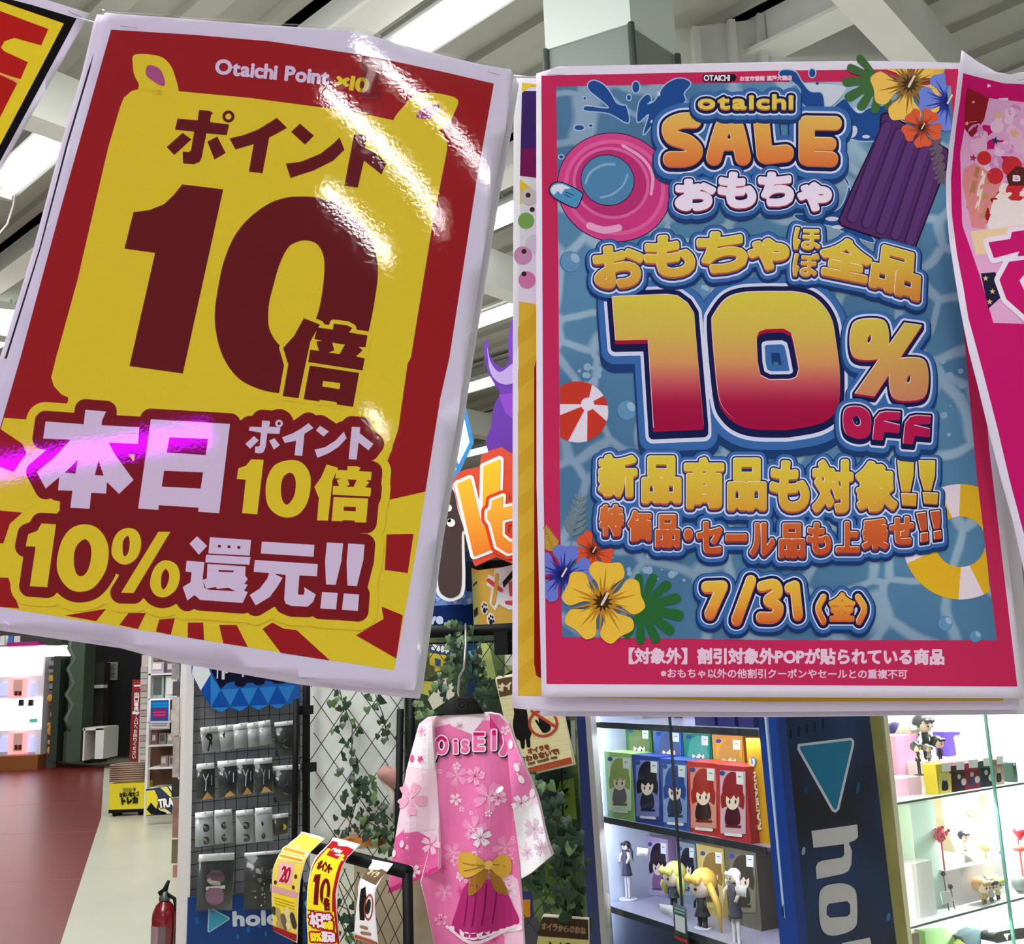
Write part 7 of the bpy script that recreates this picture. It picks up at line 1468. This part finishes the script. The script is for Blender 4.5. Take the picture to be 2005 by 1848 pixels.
a = Art(FC.surf(-.0145), .0004, 400); a.poly(zG((812, 1612), (890, 1640), (896, 1766), (820, 1736)), (190, 198, 204), 1)
for k in range(2): a.text([Stroke(zG((812, 1560 + k * 24), (886, 1588 + k * 22)), 1.4)], [(0, 0, 0, 0, (120, 170, 164), 1)], .7)
a.poly(zG((808, 1780), (912, 1815), (915, 1848), (810, 1800)), (160, 50, 50), 1); a.build('print', INK, e)
e = empty('wall_poster', FC.pt(*(lambda u, z: (u, .2, z))(*FC.at(*zG((1500, 1500))[0], .3))), 'lilac picture card against the back at the far right of the blue case', 'poster')
sheet('card', zG((1475, 1170), (1540, 1165), (1600, 1848), (1490, 1800)), FC.surf(.3), .004, mat('card_lilac', (140, 130, 176), .5, noise=.15, scale=12), e, 400)

# ================================================================ navy logo column panel
FH = Frame(W(1500, 1600, 3.45)[:2], W(1740, 1600, 3.72)[:2])
hp = empty('logo_panel', FH.pt(FH.at(1620, 1600)[0], 0, 0), 'tall navy panel with a teal triangle and sideways grey letters', 'panel')
# outline: left edge 1502@1405 -> 1544@1848 ; right 1703 -> 1755
Lx = lambda y: 1502 + (y - 1405) * .0955; Rx = lambda y: 1703 + (y - 1405) * .1185
nm = bpy.data.materials.new('navy_print'); nm.use_nodes = True; nt = nm.node_tree; b = nt.nodes['Principled BSDF']; b.inputs['Roughness'].default_value = .35
tc = nt.nodes.new('ShaderNodeTexCoord'); nz = nt.nodes.new('ShaderNodeTexNoise'); nz.inputs['Scale'].default_value = 3; cr = nt.nodes.new('ShaderNodeValToRGB')
cr.color_ramp.elements[0].color = lin((8, 14, 34)) + (1,); cr.color_ramp.elements[1].color = lin((12, 50, 100)) + (1,); cr.color_ramp.elements[0].position = .38; cr.color_ramp.elements[1].position = .68
nt.links.new(tc.outputs['Object'], nz.inputs['Vector']); nt.links.new(nz.outputs['Fac'], cr.inputs[0]); nt.links.new(cr.outputs[0], b.inputs['Base Color'])
sheet('front_board', [(Lx(900), 900), (Rx(900), 900), (Rx(2300), 2300), (Lx(2300), 2300)], FH.surf(), .03, nm, hp, 2000, smooth_=False)
sheet('edge_trim', [(Lx(900) - 1.5, 900), (Lx(900) + 2, 900), (Lx(2300) + 2.5, 2300), (Lx(2300) - 2, 2300)], FH.surf(-.004), .01, mat('edge_pale', (150, 176, 206), .4), hp, 2000, smooth_=False)
sheet('side_board', [(Rx(900) + 0, 900), (Rx(900) + 22, 900), (Rx(2300) + 24, 2300), (Rx(2300), 2300)], FH.surf(.03), .02, mat('side_mustard', (150, 146, 84), .6, noise=.3, scale=5), hp, 2000, smooth_=False)
a = Art(FH.surf(), .0008, 400)
trg = zH((312, 292), (712, 245), (735, 268), (733, 302), (622, 780), (596, 806), (568, 795), (308, 332))
a.text([poly_sh(trg)], [(0, 0, 0, 0, (196, 204, 214), 1), (-5, 0, 0, 0, (44, 116, 152), 2)], 1)
LG = (196, 196, 198)
a.poly(zH((413, 942), (755, 893), (762, 985), (740, 1010), (692, 1028), (715, 1090), (712, 1190), (690, 1240), (650, 1262), (452, 1302), (445, 1215), (460, 1180), (490, 1165), (640, 1140), (658, 1120), (655, 1040), (428, 1068)), LG, 2)
a.poly(smooth(zH((560, 1340), (660, 1335), (730, 1370), (752, 1440), (755, 1600), (740, 1660), (680, 1700), (580, 1725), (520, 1710), (485, 1660), (470, 1560), (472, 1420), (500, 1365)), 3), LG, 2, (zH((545, 1485), (680, 1465), (702, 1490), (702, 1560), (680, 1580), (550, 1590), (525, 1565), (528, 1505)),))
a.poly(zH((640, 1780), (850, 1738), (875, 1850), (655, 1900)), LG, 2); a.poly(zH((560, 1990), (700, 1960), (780, 2050), (700, 2200), (600, 2150)), LG, 2)
for x, y, rx, ry, c in ((168, 765, 22, 68, (30, 92, 150)), (372, 635, 18, 28, (26, 70, 118)), (762, 620, 14, 44, (34, 90, 120)), (355, 1092, 13, 32, (150, 176, 206)), (225, 765, 14, 32, (24, 62, 112)), (240, 1410, 16, 30, (30, 90, 140)), (300, 1650, 30, 62, (26, 92, 130)), (430, 1510, 10, 22, (30, 90, 150)), (990, 1585, 16, 30, (70, 110, 160)), (210, 1530, 18, 50, (24, 76, 130)), (600, 1130, 10, 12, (30, 80, 140)), (300, 1740, 12, 24, (30, 90, 150))):
    a.poly(ell(*zH((x, y))[0], rx * .26, ry * .26, 8), c, 1)
for k in range(7): a.text([Stroke(zH((500 - k * 60, 110 + k * 20), (500 - k * 60, 170 + k * 20)), 2)], [(0, 0, 0, 0, (20, 40, 76), .6)], 1)
a.build('logo', INK, hp)

# ================================================================ bright glass case at the right
FBc = Frame(W(1755, 1600, 3.95)[:2], W(2005, 1550, 4.40)[:2])
bc_ = empty('display_case', FBc.pt(FBc.at(1880, 1600)[0], .2, 0), 'brightly lit white glass case of small figures at the lower right', 'display case')
WB = mat('case_white', (246, 246, 246), .5); GEDGE = mat('glass_edge', (120, 186, 170), .2)
uL = FBc.at(1757, 1600)[0]; uR = FBc.at(2300, 1600)[0]; zTop = FBc.at(1880, 1250)[1]
zS1 = FBc.at(1860, 1556, 0)[1]; zS2 = FBc.at(1880, 1791, 0)[1]; zS3 = zS2 - .33
m = MB(); FBc.box(m, uL - .03, uR, .50, .52, .2, zTop); m.build('back_panel', WB, bc_)
m = MB(); FBc.box(m, uL - .03, uL - .01, .0, .5, .2, zTop); m.build('side_panel', mat('side_mustard', (150, 146, 84), .6, noise=.3, scale=5), bc_)
m = MB(); FBc.box(m, uL - .03, uR, .0, .52, 0, .2); m.build('plinth', WB, bc_)
m = MB(); FBc.box(m, uL - .03, uR, .0, .52, zTop, zTop + .2); m.build('header', WB, bc_)
m = MB(); FBc.box(m, uL - .03, uL - .004, -.01, .02, .2, zTop); m.build('frame_post', mat('post_cream', (240, 236, 206), .4), bc_)
m = MB(); FBc.box(m, uL + .012, uL + .05, .0, .04, zS2 - .6, zS2 - .02); m.build('inner_post', mat('post_taupe', (150, 138, 124), .5), bc_)
for z in (zS1, zS2, zS3):
    m = MB(); FBc.box(m, uL, uR, .01, .48, z - .006, z); m.build('shelf', mat('shelf_glassy', (232, 240, 238), .15), bc_)
    m = MB(); FBc.box(m, uL, uR, .006, .01, z - .007, z + .001); m.build('shelf_edge', mat('edge_grey', (104, 122, 122), .3), bc_)
ug = FBc.at(1955, 1620, -.002)[0]; m = MB(); FBc.box(m, ug - .004, ug + .004, -.012, .0, .2, zTop); m.build('door_edge', GEDGE, bc_)
sheet('glass_door', [(1752, 1250), (2010, 1250), (2040, 2100), (1830, 2100)], FBc.surf(-.002), .002, GL, bc_, 2000, smooth_=False)
m = MB(); m.tube([FBc.pt(uL + .02, .03, zTop - .02), FBc.pt(uR, .03, zTop - .02)], .012, 8); m.build('led_strip', mat('warm_led', (255, 252, 246), emit=20), bc_)
m = MB(); m.tube([FBc.pt(uL + .025, .03, .25), FBc.pt(uL + .025, .03, zTop - .04)], .008, 8); m.build('led_strip', mat('warm_led', (255, 252, 246), emit=20), bc_)  # upright strip added only to brighten the shelves from the front
for z, p_ in ((zTop - .03, 24), (zS1 - .03, 22), (zS2 - .03, 18)):
    area('case_light', FBc.pt((uL + uR) / 2, .05, z), FBc.pt((uL + uR) / 2, .32, z - .5), .9, .08, p_)
gB = 'small figures in the bright display case'
PT = lambda x, y: zT((x, y))[0]
PU = lambda x, y: zU((x, y))[0]
def fT(x, yt, yb, d, zb, *a_, **k_): p_, q = PT(x, yt), PT(x, yb); k_.setdefault('grp', gB); k_.setdefault('basecol', None); return doll(FBc, p_[0], p_[1], q[1], d, zb, *a_, **k_)
def fU(x, yt, yb, d, zb, *a_, **k_): p_, q = PU(x, yt), PU(x, yb); k_.setdefault('grp', gB); k_.setdefault('basecol', None); return doll(FBc, p_[0], p_[1], q[1], d, zb, *a_, **k_)
def slab(name, pts, d, th, col, label, cat, grp=None, zf=zT, rough=.5):
    o = sheet(name, zf(*pts), FBc.surf(d), th, mat('slab_%d_%d_%d' % col, col, rough), None, 400, smooth_=False); return tag(o, label, cat, grp)
def riser(name, x0, x1, d0, d1, z0, z1, col, label, cat, zf, yref):
    u0, _ = FBc.at(*zf((x0, yref))[0], d0); u1, _ = FBc.at(*zf((x1, yref))[0], d0); m = MB(); FBc.box(m, u0, u1, d0, d1, z0, z1)
    o = m.build(name, mat('riser_%d_%d_%d' % col, col, .4)); return tag(o, label, cat)
zr = FBc.at(*PT(540, 715), .14)[1]; zq = FBc.at(*PT(330, 905), .16)[1]
riser('display_riser', 415, 1990, .14, .30, zS1, zr, (246, 246, 248), 'long white riser step behind the row of small boxes, bright case top shelf', 'riser', zT, 900)
riser('pink_box', 60, 400, .20, .40, zS1, FBc.at(*PT(250, 300), .2)[1], (238, 176, 216), 'pink carton at the back left of the bright case, top shelf', 'box', zT, 700)
riser('pink_box', 30, 420, .10, .19, zS1, zq, (240, 200, 226), 'low pale pink box in front of the pink carton, bright case top shelf', 'box', zT, 1100)
fT(450, 10, 715, .20, zr, (62, 66, 70), (40, 44, 46), (40, 44, 46), 'large black-haired figure in a black coat, top left of the bright case', hs=.20)
e = fT(680, 330, 715, .15, zr, (34, 38, 42), (44, 36, 38), (60, 30, 34), 'black-haired figure leaning to the right beside the purple box, bright case', hs=.26)
fT(345, 420, 905, .12, zq, (84, 94, 98), (74, 66, 72), (70, 62, 66), 'small grey figure with two pointed ears in front of the pink carton, bright case', 'slim', extra='ears', hs=.15, basecol=(60, 56, 60))
fT(520, 455, 715, .145, zr, (136, 138, 132), (180, 176, 170), (120, 116, 112), 'small pale grey figure beside the black-coated figure, bright case', hs=.22)
fT(60, 130, 640, .30, zq, (44, 46, 96), (236, 236, 240), (80, 80, 90), 'white figure with a navy cap at the upper left edge of the bright case', hs=.2)
fT(240, 130, 560, .24, zq, (196, 214, 190), (250, 196, 70), (240, 220, 120), 'figure with round glasses and an orange-yellow body, top left of the bright case', hs=.2)
slab('purple_box', ((785, 262), (930, 255), (1025, 260), (1020, 305), (930, 320), (970, 655), (850, 660)), .20, .06, (84, 56, 176), 'bright purple box half hidden by a white card, top shelf of the bright case', 'box')
e = slab('price_card', ((930, 340), (1160, 330), (1195, 600), (985, 620)), .17, .004, (246, 246, 250), 'white price card leaning in front of the purple box, bright case', 'card')
slab('backdrop_board', ((600, 10), (740, 10), (800, 500), (640, 420)), .36, .01, (176, 184, 188), 'tall grey panel behind the black-coated figure, bright case', 'board')
slab('clear_stand', ((1400, 10), (1660, 10), (1710, 350), (1440, 360)), .36, .004, (244, 226, 230), 'pale pink panel at the upper right of the bright case', 'panel')
fT(1640, 400, 700, .2, zr, (226, 228, 176), (240, 240, 214), (240, 240, 220), 'pale yellow-haired figure at the upper right of the bright case, behind the glass edge', hs=.24, extra='long')
fT(1850, 350, 720, .24, zr, (236, 242, 200), (226, 236, 190), (236, 240, 210), 'pale green figure at the upper right edge of the bright case', hs=.24)
sb = (((650, 755), (870, 740), (890, 1215), (705, 1240)), ((882, 735), (1080, 800), (1110, 1170), (915, 1205)), ((1062, 705), (1290, 760), (1330, 1145), (1120, 1165)), ((1296, 680), (1500, 720), (1540, 1110), (1345, 1130)), ((1515, 650), (1680, 700), (1700, 1080), (1555, 1105)), ((1815, 740), (1860, 730), (1900, 900), (1830, 900)))
names = ('yellow small box with a grey doll picture, leftmost of the small boxes', 'maroon small box with a white tag, second of the small boxes', 'crimson small box, third of the small boxes', 'dark green small box, fourth of the small boxes', 'brown small box behind the glass door edge, fifth of the small boxes', 'dark green slip at the right end of the small boxes')
for k, (q, c, c2) in enumerate(zip(sb, ((222, 206, 60), (74, 20, 26), (176, 26, 70), (40, 84, 76), (170, 130, 96), (40, 76, 62)), ((222, 212, 110), (60, 34, 30), (130, 36, 50), (34, 44, 46), (190, 166, 140), (60, 100, 84)))):
    P = zT(*q); e = empty('small_box', FBc.pt(FBc.at(*P[3], .04)[0], .04, zS1), names[k] + ', bright case', 'box', 'small boxes on the top shelf of the bright case')
    u0 = FBc.at((P[0][0] + P[3][0]) / 2, P[3][1] - 20, .04)[0]; u1 = FBc.at((P[1][0] + P[2][0]) / 2, P[2][1] - 20, .04)[0]; zt = FBc.at((P[0][0] + P[1][0]) / 2, (P[0][1] + P[1][1]) / 2, .04)[1]
    m = MB(); FBc.box(m, u0, u1, .04, .10, zS1, zt); m.build('carton', mat('sb_%d' % k, c, .4), e)
    a = Art(FBc.surf(.0385), .0006, 400); x0, y0 = P[0]; w_ = P[1][0] - P[0][0]; h_ = P[3][1] - P[0][1]
    if k < 5:
        a.poly([(x0 + 4, y0 + h_ * .3), (x0 + w_ + 1, y0 + h_ * .3), (x0 + w_ + 3, y0 + h_ * .92), (x0 + 7, y0 + h_ * .95)], c2, 1)
        a.poly(ell(x0 + w_ * .6, y0 + h_ * .45, 3.5, 5), (206, 196, 180), 2); a.poly(smooth([(x0 + w_ * .45, y0 + h_ * .52), (x0 + w_ * .75, y0 + h_ * .52), (x0 + w_ * .85, y0 + h_ * .8), (x0 + w_ * .4, y0 + h_ * .82)], 3), (40, 38, 44) if k != 2 else (70, 60, 90), 1.8)
    a.poly([(x0 + w_ * .35, y0 - 2), (x0 + w_ * 1.0, y0 - 3), (x0 + w_ * 1.0, y0 + h_ * .22), (x0 + w_ * .4, y0 + h_ * .24)], (244, 246, 246), 3)
    if k in (1, 2, 3): a.poly(ell(x0 + w_ * .95, y0 + h_ * .62, 5, 7), (240, 214, 214) if k < 3 else (220, 226, 222), 4)
    a.build('printed_front', INK, e)
# middle shelf
riser('mint_case', 260, 640, .12, .30, zS2 + .0, FBc.at(*PT(300, 1370), .12)[1], (222, 250, 238), 'mint green translucent case at the left of the middle shelf, bright case', 'case', zT, 1600)
slab('pink_strip', ((20, 1365), (245, 1360), (300, 1720), (310, 2170), (240, 2160)), .34, .01, (238, 178, 214), 'pink upright strip at the left of the middle shelf, bright case', 'panel')
e = empty('window_box', FBc.pt(FBc.at(*PT(1050, 1700), .2)[0], .2, zS2), 'tan window box holding a brown-winged figure, middle shelf of the bright case', 'boxed figure')
sheet('carton', zT((730, 1230), (1380, 1190), (1480, 2080), (960, 2120), (760, 1600)), FBc.surf(.24), .06, mat('box_tan', (226, 206, 166), .5), e, 400, smooth_=False)
a = Art(FBc.surf(.24), .002, 400); a.poly(zT((740, 1240), (1330, 1195), (1340, 1290), (750, 1340)), (222, 150, 104), 1); a.poly(zT((760, 1400), (1080, 1340), (1080, 1390), (780, 1440)), (206, 196, 180), 1.4)
a.poly(smooth(zT((1120, 1440), (1190, 1460), (1240, 1330), (1300, 1380), (1380, 1470), (1340, 1540), (1200, 1570), (1130, 1520)), 3), (112, 84, 72), 2); a.poly(ell(*PT(1240, 1350), 6, 8), (150, 128, 112), 2.4); a.poly(ell(*PT(1245, 1395), 3.4, 4), (240, 226, 214), 3); a.poly(zT((1325, 1200), (1385, 1240), (1360, 1460), (1330, 1340)), (150, 78, 56), 2.6)
a.poly(ell(*PT(1230, 1760), 17, 18), (222, 186, 126), 2); a.build('printed_front', INK, e)
m = MB(); u, z = FBc.at(*PU(720, 105), .10); rr = random.Random(3)
m.ball(FBc.pt(u, .10, z), .020)
for k in range(40): m.ball(FBc.pt(u, .10, z) + Vector((rr.gauss(0, .012), rr.gauss(0, .012), rr.gauss(0, .012))), .008, 0, 6)
m.tube([FBc.pt(u, .10, zS2), FBc.pt(u, .10, z)], .004, 6); tag(m.build('pompom', mat('pompom_pink', (214, 110, 124), .9)), 'fuzzy rose-pink pompom on a stem in front of the mint case, bright case', 'pompom')
zt2 = FBc.at(*PU(1100, 590), .10)[1]
riser('grey_stand', 800, 1700, .09, .20, zS2, zt2, (206, 200, 200), 'grey flat display step in the middle of the bright case', 'riser', zU, 620)
fU(1075, 60, 590, .13, zt2, (40, 42, 62), (226, 222, 200), (84, 90, 112), 'small dark-haired figure standing with a white tag, centre of the bright case', 'slim', hs=.15, tagq=zU((1080, 370), (1220, 345), (1232, 520), (1095, 550)))
fU(1620, 300, 560, .14, zt2, (236, 170, 110), (60, 92, 150), (200, 214, 226), 'orange-haired figure in blue lying to the right of the dark-haired figure, bright case', hs=.3)
m = MB(); u, z = FBc.at(*PU(1400, 290), .13); m.ball(FBc.pt(u, .13, z), (.022, .022, .024)); m.tube([FBc.pt(u, .13, zt2), FBc.pt(u, .13, z)], .004, 6); tag(m.build('orange_ball', mat('ball_orange', (244, 176, 120), .5)), 'orange ball ornament left of the blue-clad figure, bright case', 'ornament')
m = MB(); u, z = FBc.at(*PU(1930, 60), .05); m.lathe([(.004, -.036), (.028, 0), (.024, .012), (.006, .016)], FBc.pt(u, .05, z), 14); m.tube([FBc.pt(u, .06, zS2), FBc.pt(u, .06, z - .03)], .003, 6)
tag(m.build('strawberry_ornament', mat('berry_red', (196, 40, 56), .4)), 'red cone-shaped ornament at the right edge of the bright case', 'ornament')
m = MB(); u, z = FBc.at(*PU(1940, 320), .05); m.ball(FBc.pt(u, .05, z), (.030, .018, .014)); m.tube([FBc.pt(u, .05, zS2), FBc.pt(u, .05, z)], .003, 6); tag(m.build('red_ornament', mat('orn_red', (232, 92, 84), .4)), 'coral red oval ornament below the red cone, right edge of the bright case', 'ornament')
m = MB(); u, z = FBc.at(*PU(1920, 740), .06); m.ball(FBc.pt(u, .06, zS2 + .035), (.034, .03, .035)); tag(m.build('dark_ornament', mat('orn_grey', (112, 120, 118), .5)), 'dark grey rounded ornament at the right edge, middle shelf of the bright case', 'ornament')
for k, (x, yt, yb, h_, dr, lg, nm_) in enumerate(((1350, 780, 1010, (206, 166, 118), (230, 196, 140), (150, 140, 120), 'tan-haired'), (1465, 780, 1000, (66, 58, 62), (230, 230, 226), (120, 124, 130), 'black-haired'), (1570, 745, 985, (206, 214, 110), (240, 240, 190), (60, 60, 62), 'lime-haired'))):
    fU(x, yt, yb, .04 + k * .004, zS2, h_, dr, lg, '%s tiny doll of the row of three on the front edge, bright case' % nm_, hs=.30)
for k, (x, yt, nm_) in enumerate(((760, 670, 'left'), (872, 870, 'right'))):
    m = MB(); u, z = FBc.at(*PU(x, yt + 40), .07)
    m.tube([FBc.pt(u + .01, .07, zS2), FBc.pt(u, .07, z)], .0022, 6)
    for j in range(6): t = j * math.pi / 3; m.ball(FBc.pt(u, .07, z) + Vector((.006 * math.cos(t), 0, .006 * math.sin(t))), .005, 0, 6)
    tag(m.build('flower_pick', mat('pick_dark', (70, 74, 72), .5)), 'small dark flower pick on a thin stem, the %s one of two, bright case' % nm_, 'ornament')
riser('white_box', 300, 620, .06, .22, zS2, FBc.at(*PU(450, 530), .06)[1], (248, 248, 248), 'plain white box at the lower left of the bright case', 'box', zU, 900)
slab('price_card', ((720, 1000), (870, 975), (925, 1130), (760, 1185)), .03, .003, (246, 246, 246), 'blank white price card on the front edge by the flower picks, bright case', 'card', None, zU)
# bottom shelf
slab('green_pack', ((480, 1600), (900, 1560), (1040, 1650), (950, 1740), (900, 1900), (500, 1900)), .16, .05, (176, 222, 150), 'light green soft pack on the bottom shelf of the bright case', 'pack', None, zU)
slab('dark_pack', ((1040, 1680), (1280, 1560), (1400, 1600), (1350, 1720), (1340, 1900), (1160, 1900)), .12, .05, (60, 80, 84), 'dark teal crinkled pack on the bottom shelf of the bright case', 'pack', None, zU)
slab('yellow_tag', ((950, 1790), (1010, 1720), (1100, 1790), (1100, 1900), (960, 1900)), .08, .01, (240, 236, 110), 'yellow corner of a tag on the bottom shelf of the bright case', 'tag', None, zU)
slab('price_card', ((1430, 1540), (1570, 1490), (1670, 1590), (1510, 1680)), .10, .003, (248, 248, 248), 'white card tilted on the bottom shelf beside the black toy, bright case', 'card', None, zU)
e = empty('toy_case', FBc.pt(*(lambda u, z: (u, .06, z))(*FBc.at(*PU(1800, 1700), .06))), 'glossy black rounded toy on the bottom shelf at the right of the bright case', 'toy')
sheet('shell', smooth(zU((1545, 1690), (1570, 1630), (1700, 1590), (2100, 1540), (2120, 1680), (1800, 1740), (1600, 1780), (1550, 1750)), 3), FBc.surf(.06), .06, mat('toy_black', (26, 26, 26), .2), e, 400, smooth_=False)
a = Art(FBc.surf(.06), .001, 400); a.poly(smooth(zU((1690, 1640), (1800, 1630), (1760, 1660), (1750, 1740), (1720, 1700)), 3), (160, 156, 150), 1); a.build('painted_shine', INK, e)  # shine on the shell painted as a pale grey patch

# ================================================================ lamps behind the camera mirrored in the laminate
TB = mat('shop_tube', (255, 255, 255), emit=60); PKL = mat('pink_neon', (206, 10, 255), emit=42)
def backlamp(p, q, zc, r, m_, nm_, label, cat):
    a_, b_ = mirror_pt(*p, None, zc), mirror_pt(*q, None, zc); t = MB(); t.tube([a_, b_], r, 10); return tag(t.build(nm_, m_), label, cat)
backlamp((640, 180), (865, 440), 3.6, .032, TB, 'shop_lamp', 'long fluorescent tube behind the viewer, mirrored as the middle streak on the poster', 'ceiling lamp')
backlamp((705, 90), (960, 355), 3.9, .032, TB, 'shop_lamp', 'long fluorescent tube behind the viewer, mirrored as the right streak on the poster', 'ceiling lamp')
backlamp((640, 375), (760, 505), 3.4, .034, TB, 'shop_lamp', 'short fluorescent tube behind the viewer, mirrored as the lower white streak', 'ceiling lamp')
backlamp((722, 806), (756, 850), 2.5, .03, TB, 'shop_lamp', 'small spot lamp behind the viewer, mirrored as the lowest white glint on the poster', 'ceiling lamp')
a_, b_ = mirror_pt(-20, 919, 2.0), mirror_pt(415, 846, 2.0); t = MB(); t.tube([a_, b_], .030, 10)
tag(t.build('neon_tube', PKL), 'pink neon tube behind the viewer, mirrored as the magenta streak on the poster', 'neon lamp')
bpy.data.objects.remove(_fo); bpy.data.curves.remove(_fc)
